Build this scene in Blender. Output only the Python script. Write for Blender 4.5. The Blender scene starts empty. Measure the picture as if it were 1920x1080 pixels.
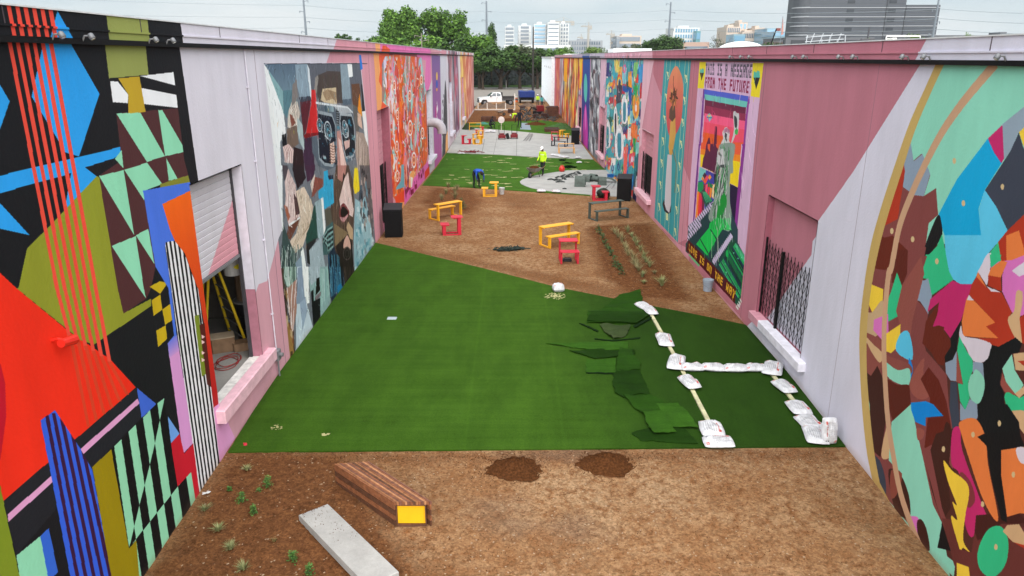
import bpy, bmesh, math, random
import numpy as np
from mathutils import Vector, Matrix
random.seed(7)
rng = np.random.default_rng(11)
R = math.radians
# ------------------------------------------------------------------ camera, sky, sun, exposure
SC = bpy.context.scene
COL = SC.collection
CAM_H = 7.0
FPX = 1360.0                      # focal length in pixels of a 1920 wide frame
PITCH = math.atan(433 / FPX)
cam_d = bpy.data.cameras.new('camera')
cam_d.sensor_width = 36.0
cam_d.lens = FPX / 1920 * 36.0
cam_d.clip_start = 0.1
cam_d.clip_end = 6000
cam = bpy.data.objects.new('camera', cam_d)
COL.objects.link(cam)
cam.location = (0,0, CAM_H)
cam.rotation_euler = (math.pi / 2 - PITCH, 0,0)
SC.camera = cam
SC.render.resolution_x, SC.render.resolution_y = 1024,576
SC.view_settings.view_transform = 'Standard'
SC.view_settings.look = 'None'
SC.view_settings.gamma = 1
SC.view_settings.use_curve_mapping = False
SC.view_settings.exposure = 2.33
SUN_EL, SUN_AZ = R(50), R(176)    # high, behind the camera, seen through thick cloud
world = bpy.data.worlds.new('World')
SC.world = world
world.use_nodes = True
wn, wl = world.node_tree.nodes, world.node_tree.links
wn.clear()
w_out = wn.new('ShaderNodeOutputWorld')
w_bg = wn.new('ShaderNodeBackground')
w_bg.inputs['Strength'].default_value = 0.05
w_sky = wn.new('ShaderNodeTexSky')
w_sky.sky_type = 'NISHITA'
w_sky.sun_disc = False
w_sky.sun_elevation = SUN_EL
w_sky.sun_rotation = SUN_AZ
w_sky.air_density = 1.0
w_sky.dust_density = 3.0
w_tc = wn.new('ShaderNodeTexCoord')
w_map = wn.new('ShaderNodeMapping')
w_map.inputs['Scale'].default_value = (1.6,1.6,9.0)
w_noise = wn.new('ShaderNodeTexNoise')
w_noise.inputs['Scale'].default_value = 1.7
w_noise.inputs['Detail'].default_value = 7
w_noise.inputs['Roughness'].default_value = 0.55
w_ramp = wn.new('ShaderNodeValToRGB')
w_ramp.color_ramp.elements[0].position = 0.36
w_ramp.color_ramp.elements[0].color = (2.40,2.86,3.10,1)
w_ramp.color_ramp.elements[1].position = 0.66
w_ramp.color_ramp.elements[1].color = (3.25,3.44,3.52,1)
w_mix = wn.new('ShaderNodeMixRGB')
w_mix.inputs['Fac'].default_value = 0.90
wl.new(w_tc.outputs['Generated'], w_map.inputs['Vector'])
wl.new(w_map.outputs['Vector'], w_noise.inputs['Vector'])
wl.new(w_noise.outputs['Fac'], w_ramp.inputs['Fac'])
wl.new(w_sky.outputs['Color'], w_mix.inputs['Color1'])
wl.new(w_ramp.outputs['Color'], w_mix.inputs['Color2'])
wl.new(w_mix.outputs['Color'], w_bg.inputs['Color'])
wl.new(w_bg.outputs['Background'], w_out.inputs['Surface'])
sun_d = bpy.data.lights.new('sun', 'SUN')
sun_d.energy = 1.5
sun_d.angle = R(100)
sun_d.color = (1.0,0.97,0.93)
sun = bpy.data.objects.new('sun', sun_d)
COL.objects.link(sun)
sun_dir = Vector((math.sin(SUN_AZ) * math.cos(SUN_EL), math.cos(SUN_AZ) * math.cos(SUN_EL), math.sin(SUN_EL)))
sun.rotation_euler = sun_dir.to_track_quat('Z', 'Y').to_euler()
# ------------------------------------------------------------------ where things stand
XL, XR = -5.40,6.40              # the two painted walls
ROOF_L, ROOF_R = 7.52,7.26
_cp, _sp = math.cos(PITCH), math.sin(PITCH)
GY = [0,6,9,12,15.5,30,40,52,66,82,106,125,400]
GZ = [-.30,-.28,-.24,-.12,0,-.03,-.15,-.42,-.45,-.42,-.30,-.30,-.30]
def ground_z(y):
 return float(np.interp(y, GY, GZ))
def sight(x, y):
 return Vector((x - 960, FPX * _cp - (y - 540) * _sp, -(FPX * _sp + (y - 540) * _cp)))
def G(x, y, dz=0.0):
 """ground point seen at a place in the photograph"""
 r = sight(x, y)
 z = 0.0
 for _ in range(12):
  t = (z - CAM_H) / r.z
  z = ground_z(r.y * t) + dz
 return Vector((r.x * t, r.y * t, z))
def on_wall(X, x, y):
 r = sight(x, y)
 t = X / r.x
 return (r.y * t, CAM_H + r.z * t)
def at_depth(x, y, Y):
 r = sight(x, y)
 t = Y / r.y
 return Vector((r.x * t, Y, CAM_H + r.z * t))
# ------------------------------------------------------------------ colours and materials
def lin(c):
 out = []
 for v in c[:3]:
  v = v / 255.0
  out.append(v / 12.92 if v <= 0.04045 else ((v + 0.055) / 1.055) ** 2.4)
 return out
MATS = {}
def mat(name, rgb, rough=0.6, metal=0.0, var=0.12, scale=6.0, bump=0.0, bscale=40.0, k=1.0, spec=0.35, coat=0.0):
 """plain painted / raw surface: base colour with a little wear and relief"""
 if name in MATS:
  return MATS[name]
 m = bpy.data.materials.new(name)
 m.use_nodes = True
 n, l = m.node_tree.nodes, m.node_tree.links
 b = n['Principled BSDF']
 col = [v * k for v in lin(rgb)]
 tc = n.new('ShaderNodeTexCoord')
 nz = n.new('ShaderNodeTexNoise')
 nz.inputs['Scale'].default_value = scale
 nz.inputs['Detail'].default_value = 6
 l.new(tc.outputs['Object'], nz.inputs['Vector'])
 rp = n.new('ShaderNodeValToRGB')
 rp.color_ramp.elements[0].position = 0.3
 rp.color_ramp.elements[1].position = 0.7
 rp.color_ramp.elements[0].color = [v * (1 - var) for v in col] + [1]
 rp.color_ramp.elements[1].color = [min(1, v * (1 + var)) for v in col] + [1]
 l.new(nz.outputs['Fac'], rp.inputs['Fac'])
 l.new(rp.outputs['Color'], b.inputs['Base Color'])
 b.inputs['Roughness'].default_value = rough
 b.inputs['Metallic'].default_value = metal
 b.inputs['Specular IOR Level'].default_value = spec
 b.inputs['Coat Weight'].default_value = coat
 if bump > 0:
  n2 = n.new('ShaderNodeTexNoise')
  n2.inputs['Scale'].default_value = bscale
  n2.inputs['Detail'].default_value = 5
  l.new(tc.outputs['Object'], n2.inputs['Vector'])
  bp = n.new('ShaderNodeBump')
  bp.inputs['Strength'].default_value = bump
  bp.inputs['Distance'].default_value = 0.02
  l.new(n2.outputs['Fac'], bp.inputs['Height'])
  l.new(bp.outputs['Normal'], b.inputs['Normal'])
 MATS[name] = m
 return m
def glass_mat(name, rgb, rough=0.08):
 if name in MATS:
  return MATS[name]
 m = mat(name, rgb, rough=rough, var=0.1, spec=0.8)
 return m
# ------------------------------------------------------------------ objects
def tag(o, label=None, cat=None, group=None, kind=None):
 if label: o['label'] = label
 if cat: o['category'] = cat
 if group: o['group'] = group
 if kind: o['kind'] = kind
 return o
def empty(name, loc=(0,0,0), rz=0.0, label=None, cat=None, group=None):
 o = bpy.data.objects.new(name, None)
 o.empty_display_size = 0.1
 COL.objects.link(o)
 o.location = loc
 o.rotation_euler = (0,0, rz)
 return tag(o, label, cat, group)
def copy_tree(o, parent=None):
 c = o.copy()
 COL.objects.link(c)
 if parent is not None:
  c.parent = parent
 for ch in KIDS.get(o.name, []):
  copy_tree_child(ch, c)
 return c
def copy_tree_child(ch, p):
 c = ch.copy()
 COL.objects.link(c)
 c.parent = p
 KIDS.setdefault(p.name, []).append(c)
 for g in KIDS.get(ch.name, []):
  copy_tree_child(g, c)
KIDS = {}
class MB:
 """collects shapes, then links them as ONE mesh object"""
 def __init__(self):
  self.v, self.f, self.uv = [], [], []
 def add(self, vs, fs, M=None):
  b = len(self.v)
  for p in vs:
   p = Vector(p)
   self.v.append(M @ p if M is not None else p)
  for f in fs:
   self.f.append([i + b for i in f])
  return self
 def box(self, x0, x1, y0, y1, z0, z1, M=None):
  vs = [(x0, y0, z0),(x1, y0, z0),(x1, y1, z0),(x0, y1, z0),(x0, y0, z1),(x1, y0, z1),(x1, y1, z1),(x0, y1, z1)]
  return self.add(vs, [(0,3,2,1),(4,5,6,7),(0,1,5,4),(1,2,6,5),(2,3,7,6),(3,0,4,7)], M)
 def bbox(self, x0, x1, y0, y1, z0, z1, b=0.01, M=None):
  """box with chamfered vertical and top edges"""
  b = min(b, (x1 - x0) * .3, (y1 - y0) * .3, (z1 - z0) * .3)
  def ring(i, z):
   return [(x0 + i, y0, z),(x1 - i, y0, z),(x1, y0 + i, z),(x1, y1 - i, z),(x1 - i, y1, z),(x0 + i, y1, z),(x0, y1 - i, z),(x0, y0 + i, z)]
  def ring2(z):
   return [(x0 + b, y0 + b, z),(x1 - b, y0 + b, z),(x1 - b, y0 + b, z),(x1 - b, y1 - b, z),(x1 - b, y1 - b, z),(x0 + b, y1 - b, z),(x0 + b, y1 - b, z),(x0 + b, y0 + b, z)]
  vs = ring(b, z0) + ring(b, z1 - b) + ring2(z1)
  fs = [tuple(range(7,-1,-1)),(16,17,19,21)]
  fs = [tuple(range(7,-1,-1))]
  for i in range(8):
   j = (i + 1) % 8
   fs.append((i, j, 8 + j, 8 + i))
   fs.append((8 + i, 8 + j, 16 + j, 16 + i))
  fs.append((16,17,18,19,20,21,22,23))
  return self.add(vs, fs, M)
 def prism(self, pts, z0, z1, M=None):
  n = len(pts)
  vs = [(p[0], p[1], z0) for p in pts] + [(p[0], p[1], z1) for p in pts]
  fs = [tuple(range(n - 1,-1,-1)), tuple(range(n, 2 * n))]
  for i in range(n):
   j = (i + 1) % n
   fs.append((i, j, n + j, n + i))
  return self.add(vs, fs, M)
 def tube(self, pts, r, n=6, caps=True, M=None):
  pts = [Vector(p) for p in pts]
  rs = r if isinstance(r, (list, tuple)) else [r] * len(pts)
  vs, fs = [], []
  prev = None
  for i, p in enumerate(pts):
   d = (pts[min(i + 1, len(pts) - 1)] - pts[max(i - 1,0)])
   d.normalize()
   if prev is None:
    a = Vector((0,0,1)) if abs(d.z) < 0.9 else Vector((1,0,0))
    u = d.cross(a); u.normalize()
   else:
    u = prev - d * prev.dot(d); u.normalize()
   w = d.cross(u)
   prev = u
   for k in range(n):
    t = 2 * math.pi * k / n
    vs.append(p + (u * math.cos(t) + w * math.sin(t)) * rs[i])
  for i in range(len(pts) - 1):
   for k in range(n):
    k2 = (k + 1) % n
    fs.append((i * n + k, i * n + k2, (i + 1) * n + k2, (i + 1) * n + k))
  if caps:
   fs.append(tuple(range(n - 1,-1,-1)))
   fs.append(tuple((len(pts) - 1) * n + k for k in range(n)))
  return self.add(vs, fs, M)
 def lathe(self, prof, n=14, M=None):
  vs, fs = [], []
  for (r, z) in prof:
   for k in range(n):
    t = 2 * math.pi * k / n
    vs.append((r * math.cos(t), r * math.sin(t), z))
  for i in range(len(prof) - 1):
   for k in range(n):
    k2 = (k + 1) % n
    fs.append((i * n + k, i * n + k2, (i + 1) * n + k2, (i + 1) * n + k))
  fs.append(tuple(range(n - 1,-1,-1)))
  fs.append(tuple((len(prof) - 1) * n + k for k in range(n)))
  return self.add(vs, fs, M)
 def ball(self, c, r, n=8, m=6, sz=(1,1,1)):
  c = Vector(c)
  prof = []
  vs, fs = [], []
  for i in range(m + 1):
   ph = math.pi * i / m
   for k in range(n):
    t = 2 * math.pi * k / n
    vs.append(c + Vector((math.sin(ph) * math.cos(t) * r * sz[0], math.sin(ph) * math.sin(t) * r * sz[1], -math.cos(ph) * r * sz[2])))
  for i in range(m):
   for k in range(n):
    k2 = (k + 1) % n
    fs.append((i * n + k, i * n + k2, (i + 1) * n + k2, (i + 1) * n + k))
  return self.add(vs, fs)
 def build(self, name, m, parent=None, smooth=False, label=None, mods=None):
  me = bpy.data.meshes.new(name)
  me.from_pydata([tuple(v) for v in self.v], [], self.f)
  me.validate()
  me.update()
  if m is not None:
   me.materials.append(m)
  if smooth:
   for p in me.polygons: p.use_smooth = True
  o = bpy.data.objects.new(name, me)
  COL.objects.link(o)
  if parent is not None:
   o.parent = parent
   KIDS.setdefault(parent.name, []).append(o)
  if label: o['label'] = label
  return o
def T(x=0, y=0, z=0, rz=0, rx=0, ry=0, s=1):
 return Matrix.Translation((x, y, z)) @ Matrix.Rotation(rz, 4, 'Z') @ Matrix.Rotation(ry, 4, 'Y') @ Matrix.Rotation(rx, 4, 'X') @ Matrix.Scale(s, 4)
# ------------------------------------------------------------------ painting on walls
class Canvas:
 """flat paint on a wall plane X = const; colours are kept on a (Y, Z) grid"""
 def __init__(self, name, X, y0, y1, z0, z1, py, pz, base):
  self.name, self.X, self.y0, self.y1, self.z0, self.z1 = name, X, y0, y1, z0, z1
  self.w, self.h = int((y1 - y0) * py), int((z1 - z0) * pz)
  self.a = np.empty((self.h, self.w, 3), np.float32)
  self.a[:] = np.array(base, np.float32) / 255
 def tex(self, p):
  Y, Z = on_wall(self.X, p[0], p[1])
  return ((Y - self.y0) / (self.y1 - self.y0) * self.w, (Z - self.z0) / (self.z1 - self.z0) * self.h)
 def mask_t(self, tp):
  tp = np.array(tp, np.float64)
  x0 = max(int(math.floor(tp[:, 0].min())), 0); x1 = min(int(math.ceil(tp[:, 0].max())) + 1, self.w)
  r0 = max(int(math.floor(tp[:, 1].min())), 0); r1 = min(int(math.ceil(tp[:, 1].max())) + 1, self.h)
  if x1 <= x0 or r1 <= r0:
   return None
  xs = np.arange(x0, x1) + 0.5
  ys = (np.arange(r0, r1) + 0.5)[:, None]
  m = np.zeros((r1 - r0, x1 - x0), bool)
  n = len(tp)
  for i in range(n):
   ax, ay = tp[i]; bx, by = tp[(i + 1) % n]
   if ay == by: continue
   c = (ys > min(ay, by)) & (ys <= max(ay, by))
   xi = ax + (ys - ay) * (bx - ax) / (by - ay)
   m ^= c & (xs[None, :] < xi)
  return (x0, x1, r0, r1, m)
 def full(self, pts, wall=False):
  f = np.zeros((self.h, self.w), bool)
  r = self.mask_t(pts if wall else [self.tex(p) for p in pts])
  if r:
   f[r[2]:r[3], r[0]:r[1]] = r[4]
  return f
 def put(self, r, col, clip=None, grad=None, alpha=1.0):
  if r is None: return
  x0, x1, r0, r1, m = r
  if clip is not None:
   m = m & clip[r0:r1, x0:x1]
  sub = self.a[r0:r1, x0:x1]
  c = np.array(col, np.float32) / 255
  if grad is not None:
   c2 = np.array(grad[0], np.float32) / 255
   t = np.linspace(0,1, r1 - r0, dtype=np.float32)[:, None, None]   # bottom -> top
   if grad[1] == 'h':
    t = np.linspace(0,1, x1 - x0, dtype=np.float32)[None, :, None]
   field = c2 * (1 - t) + c * t
   field = np.broadcast_to(field, sub.shape)
   sub[m] = sub[m] * (1 - alpha) + field[m] * alpha
  else:
   sub[m] = sub[m] * (1 - alpha) + c * alpha
 def poly(self, pts, col, clip=None, grad=None, alpha=1.0):
  self.put(self.mask_t([self.tex(p) for p in pts]), col, clip, grad, alpha)
 def wpoly(self, yz, col, clip=None, grad=None, alpha=1.0):
  """polygon given in wall metres"""
  tp = [((y - self.y0) / (self.y1 - self.y0) * self.w, (z - self.z0) / (self.z1 - self.z0) * self.h) for y, z in yz]
  self.put(self.mask_t(tp), col, clip, grad, alpha)
 def line(self, pts, w, col, clip=None, alpha=1.0):
  """stroke in metres wide along photo points"""
  q = [on_wall(self.X, *p) for p in pts]
  self.wline(q, w, col, clip, alpha)
 def wline(self, q, w, col, clip=None, alpha=1.0):
  q = [Vector((a, b)) for a, b in q]
  ws = w if isinstance(w, (list, tuple)) else [w] * len(q)
  L, Rr = [], []
  for i, p in enumerate(q):
   d = q[min(i + 1, len(q) - 1)] - q[max(i - 1,0)]
   if d.length < 1e-6: d = Vector((0,1))
   d.normalize()
   nrm = Vector((-d.y, d.x)) * ws[i] / 2
   L.append(tuple(p + nrm)); Rr.append(tuple(p - nrm))
  for i in range(len(q) - 1):
   self.wpoly([L[i], L[i + 1], Rr[i + 1], Rr[i]], col, clip, None, alpha)
 def brush(self, n, L, w, jit, clip, ang=1.57, spread=.6, mixc=0.0):
  """short painterly strokes that pick up and vary the colour already there"""
  ys, xs = np.nonzero(clip)
  if not len(xs): return
  for _ in range(n):
   i = random.randrange(len(xs)); x, y = xs[i], ys[i]
   j = i if random.random() > mixc else random.randrange(len(xs))
   c0 = self.a[ys[j], xs[j]] * 255
   f = 1 + random.uniform(-jit, jit); c0 = np.clip(c0 * f + random.uniform(-8,8), 0,255)
   Y = self.y0 + x / self.w * (self.y1 - self.y0); Z = self.z0 + y / self.h * (self.z1 - self.z0)
   a = ang + random.uniform(-spread, spread); l_ = L * random.uniform(.4,1.3); b = random.uniform(-.25,.25) * l_
   d = (math.cos(a), math.sin(a))
   q = [(Y - d[0] * l_ / 2, Z - d[1] * l_ / 2),(Y - d[1] * b, Z + d[0] * b),(Y + d[0] * l_ / 2, Z + d[1] * l_ / 2)]
   self.wline(q, [w * .4, w, w * .2], c0, clip, .85)
 def grime(self, z_of, amt=.35):
  """soil splashed on the foot of the wall, in ragged tongues"""
  zs = self.z0 + (np.arange(self.h) + .5) / self.h * (self.z1 - self.z0)
  ys = self.y0 + (np.arange(self.w) + .5) / self.w * (self.y1 - self.y0)
  g = np.array([z_of(v) for v in ys])
  top = .10 + .09 * np.sin(ys * 3.1) * np.sin(ys * 1.3 + 1) + .06 * rng.random(self.w)
  m = np.clip(1 - (zs[:, None] - g[None, :]) / np.maximum(top, .03)[None, :], 0,1) * amt * rng.uniform(.6,1, (self.h, self.w))
  self.a = self.a * (1 - m[..., None]) + np.array((130,96,68), np.float32) / 255 * m[..., None]
  self.a = self.a.astype(np.float32)
 def oval(self, cx, cy, rx, ry, col, clip=None, rot=0, grad=None, alpha=1.0, n=28):
  pts = []
  for k in range(n):
   t = 2 * math.pi * k / n
   x, y = rx * math.cos(t), ry * math.sin(t)
   pts.append((cx + x * math.cos(rot) - y * math.sin(rot), cy + x * math.sin(rot) + y * math.cos(rot)))
  self.poly(pts, col, clip, grad, alpha)
 def material(self, k=1.0):
  im = bpy.data.images.new('paint_' + self.name, self.w, self.h)
  px = np.ones((self.h, self.w, 4), np.float32)
  px[..., :3] = np.clip(self.a, 0,1)
  im.pixels.foreach_set(px.ravel())
  im.update()
  im.pack()
  m = bpy.data.materials.new('painted_wall_' + self.name)
  m.use_nodes = True
  n, l = m.node_tree.nodes, m.node_tree.links
  b = n['Principled BSDF']
  t = n.new('ShaderNodeTexImage'); t.image = im; t.extension = 'EXTEND'
  tc = n.new('ShaderNodeTexCoord')
  l.new(tc.outputs['UV'], t.inputs['Vector'])
  # roller-paint mottling and faint grime streaks
  geo = n.new('ShaderNodeNewGeometry')
  mp = n.new('ShaderNodeMapping'); mp.inputs['Scale'].default_value = (1,1.0,0.25)
  l.new(geo.outputs['Position'], mp.inputs['Vector'])
  nz = n.new('ShaderNodeTexNoise'); nz.inputs['Scale'].default_value = 1.3; nz.inputs['Detail'].default_value = 8; nz.inputs['Roughness'].default_value = .65
  l.new(mp.outputs['Vector'], nz.inputs['Vector'])
  rp = n.new('ShaderNodeValToRGB')
  rp.color_ramp.elements[0].position = .32; rp.color_ramp.elements[0].color = (.87 * k, .87 * k, .865 * k, 1)
  rp.color_ramp.elements[1].position = .62; rp.color_ramp.elements[1].color = (k, k, k, 1)
  l.new(nz.outputs['Fac'], rp.inputs['Fac'])
  mx = n.new('ShaderNodeMixRGB'); mx.blend_type = 'MULTIPLY'; mx.inputs['Fac'].default_value = 1
  l.new(t.outputs['Color'], mx.inputs['Color1']); l.new(rp.outputs['Color'], mx.inputs['Color2'])
  l.new(mx.outputs['Color'], b.inputs['Base Color'])
  b.inputs['Roughness'].default_value = .62
  b.inputs['Specular IOR Level'].default_value = .12
  n2 = n.new('ShaderNodeTexNoise'); n2.inputs['Scale'].default_value = 22; n2.inputs['Detail'].default_value = 6
  l.new(geo.outputs['Position'], n2.inputs['Vector'])
  bp = n.new('ShaderNodeBump'); bp.inputs['Strength'].default_value = .3; bp.inputs['Distance'].default_value = .015
  l.new(n2.outputs['Fac'], bp.inputs['Height']); l.new(bp.outputs['Normal'], b.inputs['Normal'])
  self.m = m
  return m
def view(x0, y0, s):
 """points read off an enlarged crop back to the photograph"""
 return lambda *p: [(x0 + a / s, y0 + b / s) for a, b in p]
def yz_sheet(name, cells, X, cv, parent, label=None, face=1):
 """vertical sheet made of (y0,y1,z0,z1) cells, each with the canvas' own coordinates"""
 vs, fs, idx = [], [], {}
 def vid(y, z):
  k = (round(y, 4), round(z, 4))
  if k not in idx:
   idx[k] = len(vs); vs.append((X, y, z))
  return idx[k]
 for (a, b, c, d) in cells:
  q = (vid(a, c), vid(b, c), vid(b, d), vid(a, d))
  fs.append(q if face > 0 else q[::-1])
 return uv_object(name, vs, fs, cv, parent, label)
def uv_object(name, vs, fs, cv, parent, label=None):
 me = bpy.data.meshes.new(name)
 me.from_pydata([tuple(v) for v in vs], [], fs)
 me.update()
 uvl = me.uv_layers.new(name='wall')
 for lp in me.loops:
  v = me.vertices[lp.vertex_index].co
  uvl.data[lp.index].uv = ((v.y - cv.y0) / (cv.y1 - cv.y0),(v.z - cv.z0) / (cv.z1 - cv.z0))
 me.materials.append(cv.m)
 o = bpy.data.objects.new(name, me)
 COL.objects.link(o)
 o.parent = parent
 KIDS.setdefault(parent.name, []).append(o)
 if label: o['label'] = label
 return o
def cells_minus(y0, y1, z0, z1, holes):
 ys = sorted({y0, y1} | {min(max(h[i], y0), y1) for h in holes for i in (0,1)})
 zs = sorted({z0, z1} | {min(max(h[i], z0), z1) for h in holes for i in (2,3)})
 out = []
 for a, b in zip(ys, ys[1:]):
  for c, d in zip(zs, zs[1:]):
   my, mz = (a + b) / 2, (c + d) / 2
   if b - a < 1e-5 or d - c < 1e-5: continue
   if any(h[0] < my < h[1] and h[2] < mz < h[3] for h in holes): continue
   out.append((a, b, c, d))
 return out
# ------------------------------------------------------------------ MURALS (flat paint, kept in wall metres)
LIL, LIL_R = (214,210,222),(213,211,226)
PINK, DPINK, PPINK = (206,146,162),(186,119,134),(222,176,190)
BLK, MINT, BRN = (26,27,31),(143,216,180),(80,46,48)
def smooth(pts, n=4, closed=True):
 """Catmull-Rom through points read off the photograph"""
 out = []
 N = len(pts)
 for i in range(N if closed else N - 1):
  p0 = pts[(i - 1) % N] if closed or i else pts[0]
  p1, p2 = pts[i], pts[(i + 1) % N]
  p3 = pts[(i + 2) % N] if closed or i + 2 < N else pts[-1]
  for k in range(n):
   t = k / n
   out.append(tuple(0.5 * ((2 * b) + (-a + c) * t + (2 * a - 5 * b + 4 * c - d) * t * t + (-a + 3 * b - 3 * c + d) * t ** 3) for a, b, c, d in zip(p0, p1, p2, p3)))
 if not closed: out.append(pts[-1])
 return out
# ---- left wall, first stretch: geometric mural, lilac bay with the shutter
LA = Canvas('left_near', XL, 5.2,16.3,-.5,7.7,120,120, LIL)
A, B = view(0,0,2), view(0,540,2)
c = LA
c.poly([(-400,-100),(330,-10),(330,42),(372,340),(360,356),(412,800),(436,852),(250,1300),(-400,1300)], BLK)
c.poly([(186,0),(264,0),(278,140),(204,147)], (146,154,84))
c.poly(A((0,1024),(60,1080)) + B((60,0),(260,165),(410,265),(508,372),(285,570),(12,797),(-20,770),(-400,300),(-400,-300)),(238,48,28))
c.poly(A((193,40),(372,352),(295,587),(245,572),(117,362),(160,165)),(44,158,236))
c.poly(A((-300,720),(0,658),(455,550),(458,568),(430,592),(318,628),(362,662),(288,738),(240,792),(265,650),(0,724),(-300,790)),(44,158,236))
c.poly(A((-60,240),(0,320),(35,380),(0,482),(-60,560)),(44,158,236))
c.poly(A((-60,720),(0,763),(110,882),(0,858),(-60,845)),(44,158,236))
ol = A((68,1080),(100,932),(190,842),(362,660),(375,668),(445,1080)) + B((462,95),(566,40),(566,68),(350,213),(300,195),(60,0))
c.poly(ol, (142,148,46))
c.poly(A((435,425),(672,405),(712,655),(535,715),(582,1000),(566,1080)) + B((548,40),(462,97)) + A((440,1080),(370,660),(455,600)), BRN)
for t in ([(435,425),(525,422),(617,585),(550,607)], [(593,413),(607,412),(697,568),(618,586)], [(455,562),(462,632),(430,595)],
          [(465,637),(550,610),(608,690),(540,715),(540,752)], [(622,592),(665,670),(632,678)], [(370,660),(462,638),(502,882)],
          [(418,922),(508,885),(538,1080),(546,1118),(520,1080)], [(508,882),(555,858),(578,990)]):
 c.poly(A(*t), MINT)
c.poly(A((412,305),(440,305),(480,355),(478,387),(422,383)),(236,238,242))
c.poly(A((525,285),(653,270),(662,322)),(236,238,242))
c.poly(A((530,330),(668,357),(672,405),(538,390)),(236,238,242))
c.poly(A((442,293),(522,287),(545,420),(480,425),(480,355)),(190,158,44))
# checker beside the black and white stripes
for t, q in (([(568,45),(600,25),(608,80),(575,105)], 1),([(608,80),(637,60),(646,120),(618,138)], 1),([(585,160),(620,140),(626,190),(592,222)], 1),([(560,-5),(598,-25),(628,-20),(600,22)], 1)):
 c.poly(B(*t),(196,168,30))
c.poly(A((600,690),(712,655),(714,682),(600,716)),(132,134,50))
c.poly(A((535,715),(715,682),(719,712),(608,765),(662,905),(618,925),(640,1080)) + B((662,180),(628,207),(652,178),(630,0)) + A((582,1000)),(74,116,222))
c.poly(B((628,207),(662,176),(725,580),(685,622),(640,300)),(214,152,208), grad=((214,152,208), 'v'))
c.poly(B((628,207),(662,176),(672,235),(634,262)),(110,122,220), grad=((205,152,210), 'v'))
stp = [(309,455),(320,452),(332,452),(346,476),(358,510),(371,542),(392,700),(413,860),(384,960),(376,940)]
clip = c.full(stp)
c.poly(stp, (232,232,236))
for k in range(7):
 a0, a1 = (k - .02) / 6.5, (k + .45) / 6.5
 c.poly([(309 + 50 * a0,450),(309 + 50 * a1,450),(374 + 42.5 * a1,905),(384 + 42 * a1,970),(384 + 42 * a0,970),(374 + 42.5 * a0,905)], (22,22,26), clip)
c.poly(A((608,765),(719,712),(775,1080)) + B((822,435),(800,452),(770,170),(742,0)) + A((738,1075),(692,950),(655,905),(636,860)),(243,104,24), grad=((178,26,34), 'v'))
c.poly(B((728,105),(745,100),(772,322),(756,332)),(122,138,42))
c.poly(B((747,140),(766,130),(792,372),(776,362)),(86,34,30))
for y in (175,195,235,262):
 c.poly(B((755, y),(768, y + 8),(756, y + 16)),(240,200,200))
# black diagonal with its lilac band, blue bits
c.poly(B((12,797),(510,372),(528,487),(345,672),(60,1003),(30,880)),(34,36,42))
c.poly(B((28,850),(303,602),(515,415),(522,432),(312,622),(30,878)),(222,160,205))
c.poly(B((512,374),(586,436),(530,487)),(66,106,214))
c.poly(B((628,480),(672,546),(640,582)),(112,164,232))
c.poly(B((-300,600),(0,742),(22,850),(72,1080),(100,1300),(-300,1300)),(126,146,40))
c.poly(B((60,1004),(150,930),(180,1080),(200,1250),(100,1250),(72,1080)), MINT)
c.poly(B((150,930),(182,900),(216,1066),(190,1090),(178,1080)),(54,104,214))
c.poly(B((345,672),(416,604),(483,977),(511,945),(526,1080),(545,1250),(440,1250),(415,1080)),(152,134,18))
py = B((150,497),(205,458),(300,602),(345,682),(416,1080),(440,1250),(300,1250),(262,1080),(190,700))
c.poly(py, (54,98,222))
clip = c.full(py)
for k in range(6):
 c.poly(B((166 + 27 * k, 470),(180 + 27 * k, 470),(296 + 31 * k, 1080),(330 + 32 * k, 1250),(318 + 32 * k, 1250),(282 + 31 * k, 1080)),(58,26,62), clip)
# harlequin of mint and black
reg = c.full([(208.5,842),(292,758),(307,747),(320,830),(332,912),(357.5,884),(367,945),(280,1085),(262,1100),(255,1012),(241.5,1028)])
par = np.zeros_like(reg)
for k in range(-1,12,2):
 def nd(j):
  return (332.7 + (1.9 if j < 0 else 0) - 12.95 * j, 912.7 + 17.2 * j - (0 if j >= 0 else 8))
 (xa, ya),(xb, yb) = nd(k), nd(k + 1)
 par ^= c.full([(xa - .146 * (ya - 700), 700),(xb - .146 * (yb - 700), 700),(xb + .15 * (1150 - yb), 1150),(xa + .15 * (1150 - ya), 1150)])
d2 = c.full([(332.7,912.7),(260,1004),(241.5,1028),(150,1140),(600,1150),(600,800),(500,720)])
d1 = c.full([(309,742),(290,831),(281,869),(271,909),(260.7,947.6),(241.5,1028),(150,1100),(150,700)])
mint = (par ^ d2 ^ d1) & reg
c.a[reg] = np.array((20,20,22), np.float32) / 255
c.a[mint] = np.array((146,214,176), np.float32) / 255
c.poly(B((640,582),(672,547),(690,622),(724,582),(750,792),(733,806),(716,690),(665,745)),(198,30,48))
c.poly(B((-60,250),(0,285),(18,360),(22,480),(0,645),(-60,680)),(190,22,44))
# red stripes
for k in range(6):
 xt, xb = 15.6 * k, 102.5 + 14.6 * k
 col = (232,78,62)
 q = [(xt - 3,-20),(xt + 5.3,-20),(xt + 8.2,12),(xb + 7.2,540),(xb + 26 + 7,640 + 8 * k),(xb + 26,640 + 8 * k),(xb, 540),(xt + .5,12)]
 c.poly(q, col)
 c.poly([(xb + 25,628 + 10 * k),(xb + 32,628 + 10 * k),(xb + 66,800 - 12 * k),(xb + 60,800 - 12 * k)], (214,66,40))
redm = c.full(A((0,1024),(60,1080)) + B((60,0),(260,165),(410,265),(508,372),(285,570),(12,797),(-20,770),(-400,300)))
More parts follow.
